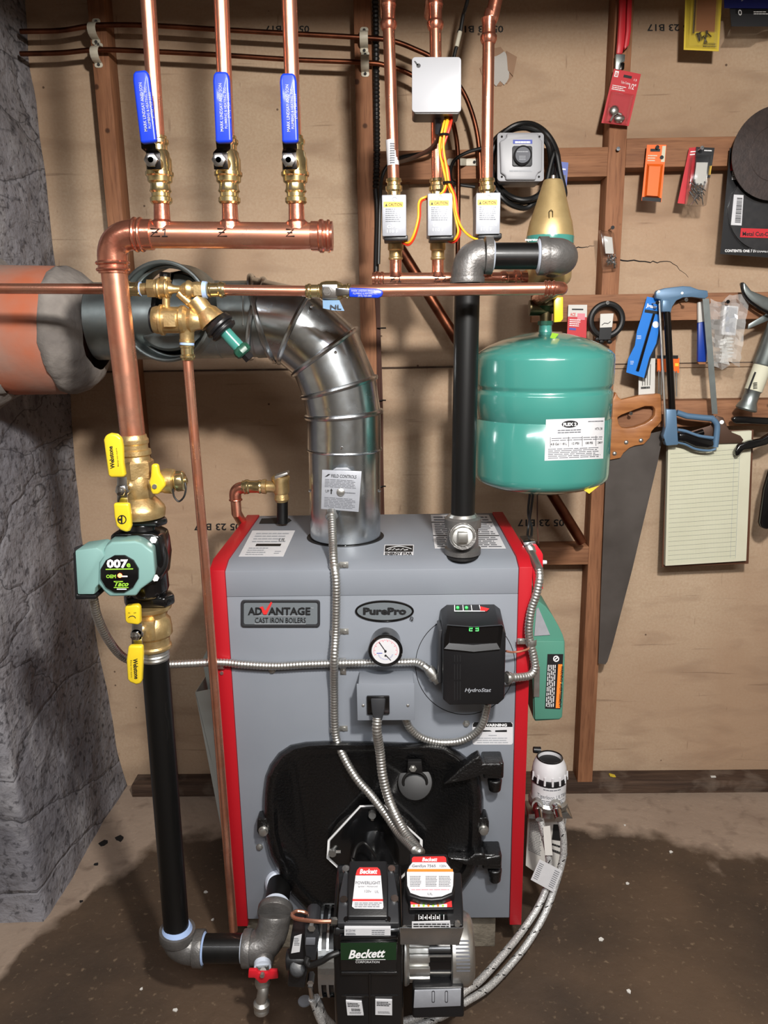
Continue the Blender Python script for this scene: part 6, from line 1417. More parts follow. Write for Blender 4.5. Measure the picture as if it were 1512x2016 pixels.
for hp_, lab, rr in ((hA, 'braided steel oil hose from the left port of the deaerator to the burner', .0075), (hB, 'braided steel oil hose from the right port of the deaerator, the outer one', .0075)):
    t2 = T('braided_hose', lab, 'hose', P(*hp_[0]), 'braided oil hoses'); path = resample(smooth(pts(*hp_), 8), .003)
    b = MB(); b.tube(path, rr, 14); b.build('braid', 'braid', t2)
    b = MB(); u = None; tr = []
    seg_ = []
    for i, p in enumerate(path[1:-1], 1):
        tn = (path[i + 1] - path[i - 1]).normalized(); a = i * .30; uu, ww = frame(tn)
        tr.append(p + (uu * math.cos(a) + ww * math.sin(a)) * rr * 1.01)
    for i in range(0, len(tr) - 4, 4): b.tube(tr[i:i + 3], .0011, 5)
    b.build('tracer_thread', 'cable_black', t2, kind='stuff')
    b = MB(); p0, p1 = P(*hp_[0]), P(*hp_[1]); d = (p1 - p0).normalized(); b.lathe(p0 - d * .008, p0 + d * .035, [(0, .0095), (.3, .0115), (.45, .0115), (.5, .009), (1, .0088)], 12); b.build('hose_end', 'chrome', t2)
b = MB(); b.pprism([(1062, 1692), (1107, 1715), (1090, 1757), (1045, 1732)], 1.44, .0012); tg = b.build('hose_tag', 'white_label', label='square white tag tied round the braided hoses beside the boiler', cat='tag')
wp = warp(mY(1.4392), (1062, 1692), (1107, 1715), (1090, 1757), (1045, 1732)); b = MB(); b.lines(wp, .06, .1, .25, .9, 9, .3, .1); b.lines(wp, .72, .08, .94, .9, 9, .3, .1); b.build('fine_print', 'grey_ink', tg)
b = MB(); b.prism(pts((1069, 1628, 1.47), (1083, 1626, 1.465), (1088, 1684, 1.455), (1073, 1684, 1.46)), (0, .001, 0)); b.build('hose_sleeve', 'white_paper', label='small white paper sleeve wrapped round the left braided hose', cat='tag')
# manual in the bracket
t = T('manual', 'printed white manual hanging below the deaerator at the right side of the boiler', 'manual', P(1070, 1730, 1.60))
b = MB(); q_ = ((1040, 1600), (1116, 1605), (1098, 1748), (1035, 1704)); b.prism([P(*a, 1.60) for a in q_], (0, .006, 0)); pg = b.build('pages', 'white_paper', t)
wp = warp(mY(1.5992), *q_); b = MB(); b.lines(wp, .05, .1, .42, .7, 22, .4, .15); b.build('print', 'grey_ink', pg)
b = MB(); b.prism([wp(.68, .15), wp(.97, .13), wp(.97, .36), wp(.68, .38)], (0, -.0004, 0)); b.lines(wp, .7, .42, .98, .46, 1, .7, 0); b.lines(wp, .7, .5, .98, .55, 1, .7, 0); b.build('print', 'black_ink', pg)

# ---------------------------------------------------------------- green relay on the side
t = T('zone_relay', 'green relay cover with black and orange warning label at the right of the boiler', 'relay', P(1080, 1418, 1.50))
prof = [(1046, 1180), (1058, 1182), (1074, 1194), (1088, 1212), (1100, 1233), (1108, 1250), (1112, 1264), (1112, 1300), (1110, 1360), (1107, 1412), (1101, 1417), (1054, 1420), (1050, 1414)]
b = MB(); b.pprism(prof, 1.49, .12); cvr = b.build('cover', 'relay_green', t, bev=.002, seg=3)
b = MB(); b.pprism([(1049, 1262), (1111, 1262), (1111, 1300), (1107, 1412), (1101, 1416), (1053, 1417)], 1.484, .006); b.build('front_lid', 'relay_green', t, bev=.002)
b = MB(); b.pprism([(1056, 1200), (1060, 1196), (1083, 1250), (1052, 1252)], 1.488, .002); b.build('window', 'silver_label', t, label='silver panel')
b = MB(); b.pprism([(1052, 1312), (1063, 1312), (1062, 1372), (1051, 1372)], 1.482, .004); b.build('side_insert', 'steel', t)
b = MB(); b.pprism([(1078, 1288), (1109, 1288), (1103, 1396), (1073, 1395)], 1.483, .001); lb = b.build('warning_label', 'black_ink', t)
b = MB(); b.pprism([(1099, 1308), (1107, 1308), (1102, 1394), (1094, 1394)], 1.4822, .0006); ol = b.build('stripe', 'orange_ink', lb)
b = MB(); m = mY(1.4816); b.ptxt('WARNING  AVERTISSEMENT', m, 1104.5, 1311, 1100 + 0, 5, 1392, bold=.02); b.build('lettering', 'black_ink', ol)
b = MB(); m = mY(1.4822); cx_, cy_ = 1095, 1297; b.ring(circ(m, cx_, cy_, 6, 20), circ(m, cx_, cy_, 4, 20), (0, .0004, 0)); b.prism([m(1089, 1300), m(1091, 1301), m(1100, 1294), m(1098, 1293)], (0, .0004, 0))
for i in range(5):
    x_ = 1079 + i * 3.4; y_ = 1309
    while y_ < 1390: e = y_ + random.uniform(5, 13); e = min(e, 1392); b.quad(m(x_ - (y_ - 1309) * .05, y_), m(x_ + 1.4 - (y_ - 1309) * .05, y_), m(x_ + 1.4 - (e - 1309) * .05, e), m(x_ - (e - 1309) * .05, e)); y_ = e + 2
b.build('print', 'white_ink', lb)
# ---------------------------------------------------------------- old pipes and cables on the wall
OY = 1.975
b = MB(); b.tube(smooth(pts((40, 62, OY), (120, 60, OY), (190, 50, OY), (290, 50, OY), (430, 58, OY), (570, 66, OY), (715, 74, OY), (770, 80, OY), (815, 96, OY), (860, 120, OY), (905, 170, OY), (930, 225, OY), (943, 290, OY), (946, 380, OY), (948, 470, OY + .03))), .0056, 12)
b.build('old_copper_tube', 'old_copper', label='upper of the two old dark copper tubes sagging along the top of the wall', cat='pipe')
b = MB(); b.tube(smooth(pts((40, 106, OY), (120, 104, OY), (192, 98, OY), (290, 101, OY), (430, 108, OY), (570, 117, OY), (715, 123, OY), (760, 129, OY), (810, 147, OY), (850, 178, OY), (880, 215, OY), (896, 260, OY), (902, 330, OY), (901, 500, OY), (898, 700, OY), (893, 1010, OY))), .0056, 12)
b.build('old_copper_tube', 'old_copper', label='lower of the two old copper tubes, bending down behind the metal box to the boiler', cat='pipe')
b = MB(); b.tube(pts((786, 486, OY), (1146, 1068, OY - .015)), .0135, 20); b.build('old_copper_pipe', 'old_copper', label='thick old brown copper pipe running diagonally down the wall behind the supply pipe', cat='pipe')
def clip(x, y0, y1, lab, horiz=False):
    t = T('pipe_clip', lab, 'clip', P(x, y1, SF), 'cream pipe clips on the studs'); m = (y0 + y1) / 2
    b = MB()
    if not horiz:
        for (ya, yb_, Y) in ((y0, m - 14, SF - .003), (m + 14, y1, SF - .003)): b.prism(rrect(mY(Y), x - 8, ya, x + 8, yb_, 5), (0, .003, 0))
        prev = None
        q0 = P(x, m - 16, SF - .002); q1 = P(x, m + 16, SF - .002); hw = V((.0095, 0, 0))
        path = [q0.lerp(q1, .5 - .5 * math.cos(PI * i / 8)) + V((0, -.030 * math.sin(PI * i / 8), 0)) for i in range(9)]
        for a, c in zip(path, path[1:]): b.prism([a - hw, a + hw, c + hw, c - hw], (0, -.002, 0))
    else:
        b.prism(rrect(mY(SF - .003), x - 32, y0, x + 32, y1, 5), (0, .003, 0)); path = [P(x - 18 + 24 * i / 8, (y0 + y1) / 2, SF - .002 - .024 * math.sin(PI * i / 8)) for i in range(9)]; hw = V((0, 0, .008))
        for a, c in zip(path, path[1:]): b.prism([a - hw, a + hw, c + hw, c - hw], (0, -.002, 0))
    b.build('band', 'strap_white', t, bev=.0004)
    for yy in ((y0 + 6, y1 - 6) if not horiz else ((y0 + y1) / 2,)):
        b = MB(); b.cyl(P(x + (22 if horiz else 0), yy, SF - .003), P(x + (22 if horiz else 0), yy, SF - .006), .0035, n=10); b.build('screw', 'black_gloss', t)
clip(189, 36, 88, 'upper cream pipe clip on the left stud, holding the upper old copper tube'); clip(194, 84, 133, 'lower cream pipe clip on the left stud, holding the lower old copper tube')
clip(717, 53, 105, 'upper cream pipe clip on the middle stud, holding the upper old copper tube'); clip(719, 101, 151, 'lower cream pipe clip on the middle stud, holding the lower old copper tube')
clip(912, 312, 326, 'cream pipe clip on the crosspiece behind the middle and right copper risers', True)
b = MB(); b.tube(resample(smooth(pts((738, -30, SF), (740, 60, SF), (741, 200, SF), (742, 300, SF), (740, 370, SF))), .0022), .0075, 12, corr=(.009, .12)); b.build('armored_cable', 'cable_black', label='black armored cable running down beside the middle stud at the top', cat='cable')
b = MB(); b.tube(smooth(pts((740, 372, SF), (743, 420, SF), (741, 500, SF), (740, 560, SF))), .007, 12); b.build('black_cable', 'cable_black', label='thick black cable below the armored cable beside the middle stud', cat='cable')
b = MB()
for i, dx in enumerate((-4, 0, 4)):
    b = MB(); b.tube(smooth(pts((742 + dx, 560, SF), (745 + dx * .6, 650, SF), (748 + dx, 800, SF), (750 + dx * .7, 900, SF), (751 + dx, 1015, SF))), .0026, 8); b.build('brown_cable', 'cable_brown', label=('left', 'middle', 'right')[i] + ' one of three thin brown cables hanging beside the flue pipe', cat='cable', group='brown cables beside the flue')
for y in (646, 788, 957):
    b = MB(); q = P(749, y, SF); b.torus(q, (0, 0, 1), .0085, .0015, 18, 6); b.cyl(q, q + V((.014, -.004, 0)), .0018); b.build('cable_tie', 'cable_black', label='black tie on the brown cables, %s of three' % {646: 'top', 788: 'middle', 957: 'bottom'}[y], cat='cable tie')
b = MB(); b.tube(smooth(pts((985, -300, 1.9), (925, -20, 1.9), (912, 30, 1.92), (905, 70, 1.93), (897, 98, 1.93), (890, 130, 1.93))), .0042, 10); bc = b.build('thin_cable', 'cable_black', label='thin dark cable slanting down behind the metal box near the top edge', cat='cable')
b = MB(); b.tube(pts((906, 62, 1.925), (899, 92, 1.925)), .0048, 10); b.build('splice', 'strap_white', bc)
b = MB(); b.tube(smooth(pts((1000, 268, 1.93), (960, 288, 1.95), (920, 300, 1.96), (893, 318, 1.97), (887, 350, 1.98), (900, 362, 1.98), (935, 368, 1.98))), .004, 10); b.build('thin_cable', 'cable_black', label='black cable curving left from the coiled cord to the crosspiece', cat='cable')
b = MB(); b.tube(smooth(pts((858, 262, 1.9), (858, 285, 1.93), (840, 300, 1.95), (790, 310, 1.96), (765, 325, 1.97), (752, 350, 1.97), (748, 400, 1.98), (745, 520, 1.98))), .0045, 10); b.build('wall_cable', 'cable_black', label='dark cable from behind the metal box down past the middle stud', cat='cable')

# coil of black cord and the inlet box
box_mat = 'box_grey'
t = T('power_inlet_box', 'grey square electrical box with round black inlet hanging inside a coiled black cord', 'electrical box', P(1024, 358, 1.9))
IY = 1.89
b = MB(); b.prism(rrect(mY(IY), 979, 261, 1071, 357, 7), (0, .004, 0)); b.prism(rrect(mY(IY + .004), 983, 264, 1069, 356, 7), (0, .085, 0)); bx_ = b.build('box', 'box_grey', t, bev=.001)
b = MB(); b.prism([mY(IY - .008)(x, y) for x, y in ((998, 262), (1060, 262), (1061, 270), (1068, 277), (1067, 336), (1060, 340), (1056, 347), (1055, 354), (996, 354), (995, 346), (986, 340), (984, 278), (992, 274), (997, 270))], (0, .008, 0)); cvr = b.build('cover', 'box_grey', t, bev=.003, seg=3)
b = MB(); m = mY(IY - .0088); b.prism([m(1010, 275), m(1048, 275), m(1048, 283), m(1010, 283)], (0, .0006, 0)); bl = b.build('label', 'blue_ink', cvr, label='blue label')
b = MB(); b.prism(rrect(mY(IY - .0125), 1009, 287, 1048, 327, 4), (0, .005, 0)); ib = b.build('inlet', 'dark_plastic', cvr, bev=.001)
b = MB(); q = P(1028, 307, IY - .0125); b.lathe(q, q - V((0, .010, 0)), [(0, .020), (.8, .020), (1, .018)], 32); b.torus(q - V((0, .010, 0)), (0, 1, 0), .0185, .0018, 32, 8); b.build('inlet_collar', 'black_plastic', ib)
b = MB(); b.cyl(q - V((0, .0095, 0)), q - V((0, .0108, 0)), .0168, n=30); cp = b.build('cap', 'grey_ink', ib)
b = MB(); m = mY(IY - .0238); b.lines(m, 1018, 296, 1040, 301, 1, .4, 0); b.lines(m, 1022, 306, 1036, 316, 3, .4, .1); b.build('lettering', 'faint_ink', cp)
b = MB(); m = mY(IY - .0088); b.ptxt('2P+E 125/250 VAC', m, 1003, 337, 1048, 4) if 0 else b.lines(m, 1003, 334, 1048, 338, 1, .7, 0); b.build('embossing', 'faint_ink', cvr)
b = MB(); m = mY(IY - .0094); b.ptxt('GENERATOR', m, 1012, 281.5, 1046, 5) if 0 else b.lines(m, 1014, 277, 1044, 281, 1, .9, 0); b.build('lettering', 'white_ink', bl)
for x, y in ((1062, 269), (1060, 268 + 0), (988, 348), (1061, 348), (988, 268)):
    pass
for x, y in ((1062, 269), (988, 348), (1061, 348), (988, 269)):
    b = MB(); b.cyl(P(x, y, IY - .001), P(x, y, IY + .001), .0025, n=10); b.build('screw', 'black_gloss', t)
b = MB(); b.pprism([(965, 322), (974, 322), (976, 360), (968, 358)], IY + .04, .03); b.build('cord_grip', 'chrome', t, bev=.003)
t2 = T('extension_cord', 'black electrical cord coiled in loops round the grey inlet box', 'cord', P(1025, 405, 1.95))
loops = []
random.seed(11)
for k_ in range(5):
    cx_, cy_ = 1027 + random.uniform(-4, 5), 322 + random.uniform(-6, 4); rx = 58 + k_ * 2.4 + random.uniform(-2, 2); ry = 72 + k_ * 2 + random.uniform(-2, 2)
    loops += [P(cx_ + rx * math.cos(a), cy_ + ry * math.sin(a) * (1 + .04 * math.sin(a * 2 + k_)), 1.945 + .012 * math.sin(a * 3 + k_) + .006 * (k_ % 2)) for a in [2 * PI * i / 14 + .35 * k_ for i in range(14)]]
loops += [P(1092, 300, 1.93), P(1104, 345, 1.925), P(1112, 380, 1.925), P(1105, 396, 1.925), P(1095, 399, 1.93)]
b = MB(); b.tube(smooth(loops, 5), .0062, 10); b.build('cord', 'cable_black', t2)

# ---------------------------------------------------------------- hanging blister packs
def pack(name, lab, cat, quad_, Y, m_, parts=(), th=.0012, hook=None, group=None, cardlab=None):
    """card hung on a nail: quad_ pixels tl,tr,br,bl at depth Y"""
    cx_ = sum(p[0] for p in quad_) / 4; by = max(p[1] for p in quad_)
    t = T(name, lab, cat, P(cx_, by, Y), group)
    b = MB(); b.prism([P(*p, Y) for p in quad_], (0, th, 0)); card = b.build('card', m_, t, label=cardlab)
    W = lambda l: warp(mY(Y - l), *quad_)
    return t, card, W
def nail(x, y, Y, col='screw_metal', lab=None):
    t = T('nail', lab, 'nail', P(x, y, Y)); 
    b = MB(); b.cyl(P(x, y, Y), V((P(x, y, Y).x, SF, P(x, y, Y).z - .002)), .0016, n=8); b.build('shank', col, t)
    b = MB(); q = P(x, y, Y); b.cyl(q, q - V((0, .0015, 0)), .0045, n=14); b.build('head', col, t)
def rectp(W, u0, v0, u1, v1, l, m_, name, par, th=.0005, **k):
    w2 = W(l); b = MB(); b.prism([w2(u0, v0), w2(u1, v0), w2(u1, v1), w2(u0, v1)], (0, th, 0)); return b.build(name, m_, par, **k)
def blister(W, u0, v0, u1, v1, d, par, th=None):
    w2 = W(d); w0 = W(.001); i_ = .12
    A = [w0(u0, v0), w0(u1, v0), w0(u1, v1), w0(u0, v1)]; B = [w2(u0 + (u1 - u0) * i_, v0 + (v1 - v0) * .05), w2(u1 - (u1 - u0) * i_, v0 + (v1 - v0) * .05), w2(u1 - (u1 - u0) * i_, v1 - (v1 - v0) * .05), w2(u0 + (u1 - u0) * i_, v1 - (v1 - v0) * .05)]
    b = MB(); b.add(A + B, [(4, 5, 6, 7), (0, 1, 5, 4), (1, 2, 6, 5), (2, 3, 7, 6), (3, 0, 4, 7)]); return b.build('blister', 'clear_plastic', par)
def txtw(W, l, s_, u0, v0, u1, h, m_, par, name='lettering', **k):
    w2 = W(l); b = MB(); b.txt(s_, w2(u0, v0), w2(u1, v0), w2(u0, v0 - h), **k); return b.build(name, m_, par)
def linesw(W, l, u0, v0, u1, v1, n, m_, par, name='fine_print', **k):
    b = MB(); b.lines(W(l), u0, v0, u1, v1, n, **k); return b.build(name, m_, par)
def screws(W, box, n, par, l0=.004, name='screw', L=.016, r=.0012, lim=None):
    u0, v0, u1, v1 = box
    for i in range(n):
        w2 = W(l0 + random.uniform(0, .004)); c = w2(random.uniform(u0, u1), random.uniform(v0, v1)); a = random.uniform(.5, 2.6); d = V((math.cos(a), 0, math.sin(a))) * L / 2
        b = MB(); b.lathe(c - d, c + d, [(0, .0002), (.15, r), (.9, r), (.92, r * 2.2), (1, r * 2.2)], 7); b.build(name, 'screw_metal', par)
CYD = SF - .025
# red tube-cutter pack on stud
q_ = ((1209, 135), (1262, 146), (1238, 248), (1184, 242)); t, cd_, W = pack('blister_pack', 'red carded blister pack with a tube cutter, below the red handled tool', 'package', q_, CYD, 'red_card')
txtw(W, .001, '1/2"', .68, .31, .92, .10, 'white_ink', cd_, bold=.01); txtw(W, .001, 'Tube Cutter', .36, .235, .68, .045, 'white_ink', cd_); rectp(W, .06, .03, .2, .14, .0008, 'white_ink', 'logo_patch', cd_); txtw(W, .0016, 'GB', .08, .12, .18, .06, 'red_ink', cd_, bold=.03); txtw(W, .001, '13', .8, .15, .9, .04, 'white_ink', cd_)
linesw(W, .001, .08, .28, .6, .38, 3, 'white_ink', cd_); rectp(W, .4, .07, .7, .12, .0008, 'black_ink', 'hang_slot', cd_)
blister(W, .06, .40, .94, .98, .022, t)
b = MB(); w2 = W(.01); b.sph(w2(.35, .75), .011, (1, .6, 1)); b.sph(w2(.6, .88), .010, (1.3, .6, .8)); b.tube([w2(.3, .95), w2(.4, .78), w2(.62, .8), w2(.7, .95)], .003, 8); b.build('tube_cutter', 'steel', t)
# red handled tool
t = T('red_handled_tool', 'tool with two long red handles hanging on the right stud at the top edge', 'tool', P(1228, 140, CYD))
b = MB(); b.pprism([(1222, -30), (1234, -30), (1232, 60), (1229, 90), (1226, 106), (1214, 106), (1216, 84), (1219, 40)], CYD - .005, .012); b.build('handle', 'red_card', t, bev=.003)
b = MB(); b.pprism([(1236, -30), (1246, -30), (1243, 60), (1239, 88), (1230, 98), (1229, 90), (1233, 60)], CYD - .003, .012); b.build('handle', 'red_card', t, bev=.003)
b = MB(); b.pprism([(1213, 106), (1231, 107), (1230, 121), (1222, 124), (1221, 138), (1212, 136)], CYD - .002, .010); b.build('jaw', 'dull_galvanized', t, bev=.001)
b = MB(); b.pprism([(1222, 124), (1230, 123), (1229, 136), (1221, 138)], CYD, .008); b.build('jaw', 'dark_tube', t, bev=.001)
# orange pack
q_ = ((1274, 285), (1312, 285), (1302, 398), (1263, 395)); t, cd_, W = pack('blister_pack', 'empty looking orange carded package hanging on the upper crosspiece', 'package', q_, CYD, 'orange_card')
rectp(W, .8, .02, .98, .3, .0006, 'cream_paper', 'side_flash', cd_); rectp(W, .2, .07, .7, .12, .0008, 'black_ink', 'hang_slot', cd_); rectp(W, .02, .93, .98, .998, .0008, 'black_ink', 'foot_strip', cd_)
linesw(W, .001, .1, .17, .6, .3, 3, 'cream_paper', cd_); b = MB(); b.prism(circ(lambda x, y: W(.0014)(x, y), .82, .22, .1, 18, .035), (0, .0002, 0)); b.build('round_mark', 'black_ink', cd_)
b = MB(); w0, w2 = W(.001), W(.012); b.add([w0(.1, .34), w0(.92, .34), w0(.9, .93), w0(.12, .93), w2(.22, .38), w2(.8, .38), w2(.78, .9), w2(.24, .9)], [(4, 5, 6, 7), (0, 1, 5, 4), (1, 2, 6, 5), (2, 3, 7, 6), (3, 0, 4, 7)]); b.build('tray', 'orange_card', t)
nail(1294, 290, SF - .03, 'black_gloss', 'dark nail holding the orange package')
# red and black cards with clear screw box
q_ = ((1357, 291), (1378, 289), (1352, 402), (1334, 400)); t, cd_, W = pack('carded_package', 'narrow red card hanging tilted behind the clear screw box on the upper crosspiece', 'package', q_, SF - .014, 'red_card'); linesw(W, .001, .2, .05, .8, .15, 2, 'white_ink', cd_)
q_ = ((1371, 289), (1407, 291), (1398, 350), (1366, 352)); t, cd_, W = pack('carded_package', 'black card showing above the clear screw box on the upper crosspiece', 'package', q_, SF - .02, 'black_card'); linesw(W, .001, .45, .06, .95, .14, 1, 'white_ink', cd_); rectp(W, .85, .6, .99, .9, .0008, 'yellow_ink', 'corner_mark', cd_)
def screwbox(q_, lab, n, cardm, Y, L=.02, box=(.2, .6, .8, .92)):
    t = T('screw_box', lab, 'package', P((q_[2][0] + q_[3][0]) / 2, q_[2][1], Y)); W = lambda l: warp(mY(Y - l), *q_)
    b = MB(); b.prism([W(0)(0, 0), W(0)(1, 0), W(0)(1, 1), W(0)(0, 1)], (0, .018, 0)); b.build('case', 'clear_plastic', t, bev=.004)
    bx = rectp(W, .22, .16, .78, .6, -.006, cardm, 'label', t)
    screws(W, box, n, t, -.004, L=L); return t, W
t, W = screwbox(((1364, 304), (1404, 304), (1392, 405), (1352, 403)), 'clear plastic box of long silver screws with a white label, on the upper crosspiece', 14, 'white_paper', SF - .04, .034, (.25, .62, .75, .9))
nail(1382, 291, SF - .045, 'screw_metal', 'silver nail holding the clear screw box')
t, W = screwbox(((1181, 451), (1210, 457), (1217, 528), (1189, 531)), 'small clear package of dark screws hanging low on the right stud', 26, 'white_paper', SF - .03, .010, (.15, .66, .85, .95))
nail(1206, 448, SF - .034, 'black_gloss', 'dark nail above the small clear screw package')
nail(1217, 293, SF - .012, 'black_gloss', 'dark nail in the right stud beneath the red package')
# yellow pack top
q_ = ((1350, -30), (1423, -30), (1415, 101), (1346, 98)); t, cd_, W = pack('blister_pack', 'yellow carded blister pack with drill bits at the top right', 'package', q_, SF - .03, 'yellow_card')
rectp(W, .3, .0, .85, .72, .0008, 'tan_grip', 'window_card', cd_, label='brown card window'); linesw(W, .001, .55, .88, .9, .95, 2, 'black_ink', cd_)
b = MB(); w2 = W(.008); b.tube([w2(.27, .0), w2(.25, .75)], .0028, 8); b.build('drill_bit', 'chrome', t)
screws(W, (.38, .74, .72, .88), 7, t, .006, 'small_bit', .018, .0014); blister(W, .05, .02, .95, .97, .018, t)
# blue card and clear tray top right corner
q_ = ((1425, -20), (1540, -20), (1540, 17), (1426, 16)); t, cd_, W = pack('carded_package', 'dark blue card at the top right corner above the clear tray package', 'package', q_, SF - .034, 'navy_card'); b = MB(); b.tube([W(.001)(.3 + .5 * i / 10, .6 - .45 * math.sin(PI * i / 10)) for i in range(11)], .0012, 6); b.build('swoosh', 'faint_ink', cd_)
q_ = ((1436, 8), (1530, 8), (1530, 52), (1440, 52)); t, cd_, W = pack('carded_package', 'clear tray package with a black strip of print at the top right corner', 'package', q_, SF - .028, 'dark_plastic')
b = MB(); b.prism(pts((1438, 14, SF - .026), (1530, 14, SF - .026), (1530, 56, SF - .026), (1502, 60, SF - .026), (1488, 70, SF - .026), (1432, 70, SF - .026), (1440, 56, SF - .026)), (0, .008, 0)); b.build('tray', 'clear_plastic', t); rectp(W, .12, .18, 1.0, .42, .001, 'black_card', 'print_strip', cd_); txtw(W, .0018, 'O', .17, .5, .25, .25, 'white_ink', cd_, bold=.03); linesw(W, .0018, .5, .3, .85, .48, 2, 'white_ink', cd_)
# black cut-off wheel card and bare disc
q_ = ((1437, 291), (1560, 296), (1552, 510), (1418, 500)); t, cd_, W = pack('blister_pack', 'large black carded package with a cut-off wheel and barcode at the right edge', 'package', q_, SF - .02, 'black_card', th=.002)
b = MB(); c_ = P(1512, 412, SF - .024); b.cyl(c_, c_ - V((0, .003, 0)), .094, n=56); wh = b.build('cut_off_wheel', 'wheel_black', t)
b = MB(); b.torus(c_ - V((0, .0035, 0)), (0, 1, 0), .097, .0016, 60, 6); b.build('blister_rim', 'clear_plastic', t)
b = MB(); b.pprism([(1445, 383), (1464, 384), (1460, 444), (1439, 443)], SF - .0285, .001); bc_ = b.build('barcode_label', 'white_label', t)
wp = warp(mY(SF - .029), (1445, 383), (1464, 384), (1460, 444), (1439, 443)); b = MB(); v = .1
while v < .92: h_ = random.choice((.012, .02, .03)); b.quad(wp(.35, v), wp(.9, v), wp(.9, v + h_), wp(.35, v + h_)); v += h_ + .018
b.build('bars', 'black_ink', bc_)
b = MB(); b.pprism([(1459, 449), (1550, 452), (1550, 470), (1457, 467)], SF - .0285, .001); rl = b.build('red_strip', 'red_card', t)
b = MB(); m = mY(SF - .029); b.ptxt('Metal Cut-Off', m, 1462, 464, 1520, 8, 465, bold=.02); b.build('lettering', 'black_ink', rl)
b = MB(); m = mY(SF - .0212); b.ptxt('CONTENTS: ONE 7 IN DIAMETER', m, 1427, 496, 1520, 5, 497, bold=.03); b.lines(m, 1441, 337, 1460, 354, 5, .5, .1); b.build('lettering', 'white_ink', cd_)
b = MB(); b.pprism([(1440, 312), (1450, 312), (1448, 336), (1438, 336)], SF - .0212, .001); b.build('red_mark', 'red_card', cd_)
b = MB(); c_ = P(1528, 302, SF - .045); b.lathe(c_, c_ - V((0, .003, 0)), [(0, .104), (1, .104)], 64); b.torus(c_ - V((0, .003, 0)), (0, 1, 0), .062, .0008, 60, 6); b.build('grinding_disc', 'disc_dark', label='bare dark round grinding disc at the right edge above the black package', cat='disc', sharp=.5)
# blue pack behind separator
q_ = ((1101, 318), (1119, 320), (1113, 404), (1098, 404)); t, cd_, W = pack('blister_pack', 'narrow blue package half hidden behind the brass cone', 'package', q_, SF - .02, 'deep_blue_card'); rectp(W, .1, .3, .8, .55, .001, 'black_card', 'window_card', cd_); linesw(W, .0015, .15, .13, .8, .2, 1, 'white_ink', cd_, words=False); rectp(W, .1, .65, .5, .85, .0012, 'white_ink', 'sticker', cd_)
# red and white card by the tank
q_ = ((1119, 600), (1156, 600), (1154, 672), (1116, 668)); t, cd_, W = pack('carded_package', 'red and white card hanging on the lower crosspiece directly right of the tank top', 'package', q_, SF - .03, 'red_card')
rectp(W, .0, .0, 1., .34, .0006, 'white_paper', 'white_header', cd_); rectp(W, .2, .11, .8, .15, .001, 'black_ink', 'hang_slot', cd_); txtw(W, .0012, 'ACE', .12, .32, .4, .09, 'red_ink', cd_, bold=.02); linesw(W, .0012, .1, .4, .75, .62, 4, 'white_ink', cd_); rectp(W, .5, .24, .9, .42, .0011, 'pink_ink', 'photo_patch', cd_); rectp(W, .1, .66, .45, .72, .001, 'blue_ink', 'blue_patch', cd_)
# black coil pack
t = T('coiled_cable_pack', 'packaged coil of thick black cable with a white and black card', 'package', P(1190, 680, SF - .03))
b = MB(); c_ = P(1194, 630, SF - .040); b.torus(c_, (0, 1, 0), .0385, .0075, 44, 10); b.torus(c_ + V((.001, .008, -.002)), (0, 1, 0), .039, .0065, 44, 10); b.build('cable_coil', 'rubber', t)
b = MB(); b.pprism([(1178, 606), (1208, 604), (1212, 625), (1206, 668), (1170, 668), (1172, 625)], SF - .034, .001); pc = b.build('bag', 'clear_plastic', t)
b = MB(); b.pprism([(1182, 618), (1208, 617), (1205, 644), (1181, 645)], SF - .050, .001); wc = b.build('card', 'white_paper', t)
b = MB(); b.pprism([(1181, 645), (1205, 644), (1202, 668), (1179, 669)], SF - .050, .001); b.build('card', 'black_card', t)
b = MB(); b.tube([mY(SF - .051)(*p) for p in ((1185, 640), (1190, 636), (1197, 637), (1202, 633))], .0008, 5); b.build('logo', 'black_ink', wc)
b = MB(); 
for i in range(4): b.sph(P(1176 + i * 8, 668 + (i % 2) * 5, SF - .042), .007, (1, .8, .8), 8)
b.split('fitting', 'rubber', t)
nail(1196, 596, SF - .05, 'screw_metal', 'silver nail holding the coil of black cable')
# blue jigsaw pack and neighbours
q_ = ((1266, 592), (1300, 594), (1290, 782), (1258, 778)); t, cd_, W = pack('carded_package', 'black topped card with a pale lower half behind the bright blue package', 'package', ((1259, 589), (1292, 590), (1289, 776), (1257, 778)), SF - .008, 'black_card')
rectp(W, .0, .62, 1, 1., .0008, 'white_paper', 'pale_card', cd_); linesw(W, .0014, .15, .9, .7, .95, 1, 'black_ink', cd_); txtw(W, .0012, 'FLEX', .02, .21, .6, .04, 'white_ink', cd_, bold=.03)
b = MB(); w2 = W(.002)
for i in range(4): b.tube([w2(.2 + i * .17, .68), w2(.24 + i * .15, .9)], .0012, 6)
b.split('blade', 'steel', t)
poly = [(1274, 584), (1301, 589), (1299, 640), (1292, 676), (1278, 705), (1268, 744), (1233, 733), (1237, 706), (1250, 680), (1254, 652), (1264, 620)]
t = T('blister_pack', 'bright blue wavy blade package tilted beside the hacksaw', 'package', P(1250, 745, SF - .035)); b = MB(); b.pprism(poly, SF - .036, .0015); cd_ = b.build('card', 'blue_card', t)
b = MB(); b.pprism([(1300, 630), (1303, 640), (1296, 676), (1282, 706), (1272, 745), (1268, 744), (1278, 705), (1292, 676)], SF - .034, .004); b.build('card_edge', 'black_card', t)
m = mY(SF - .0366)
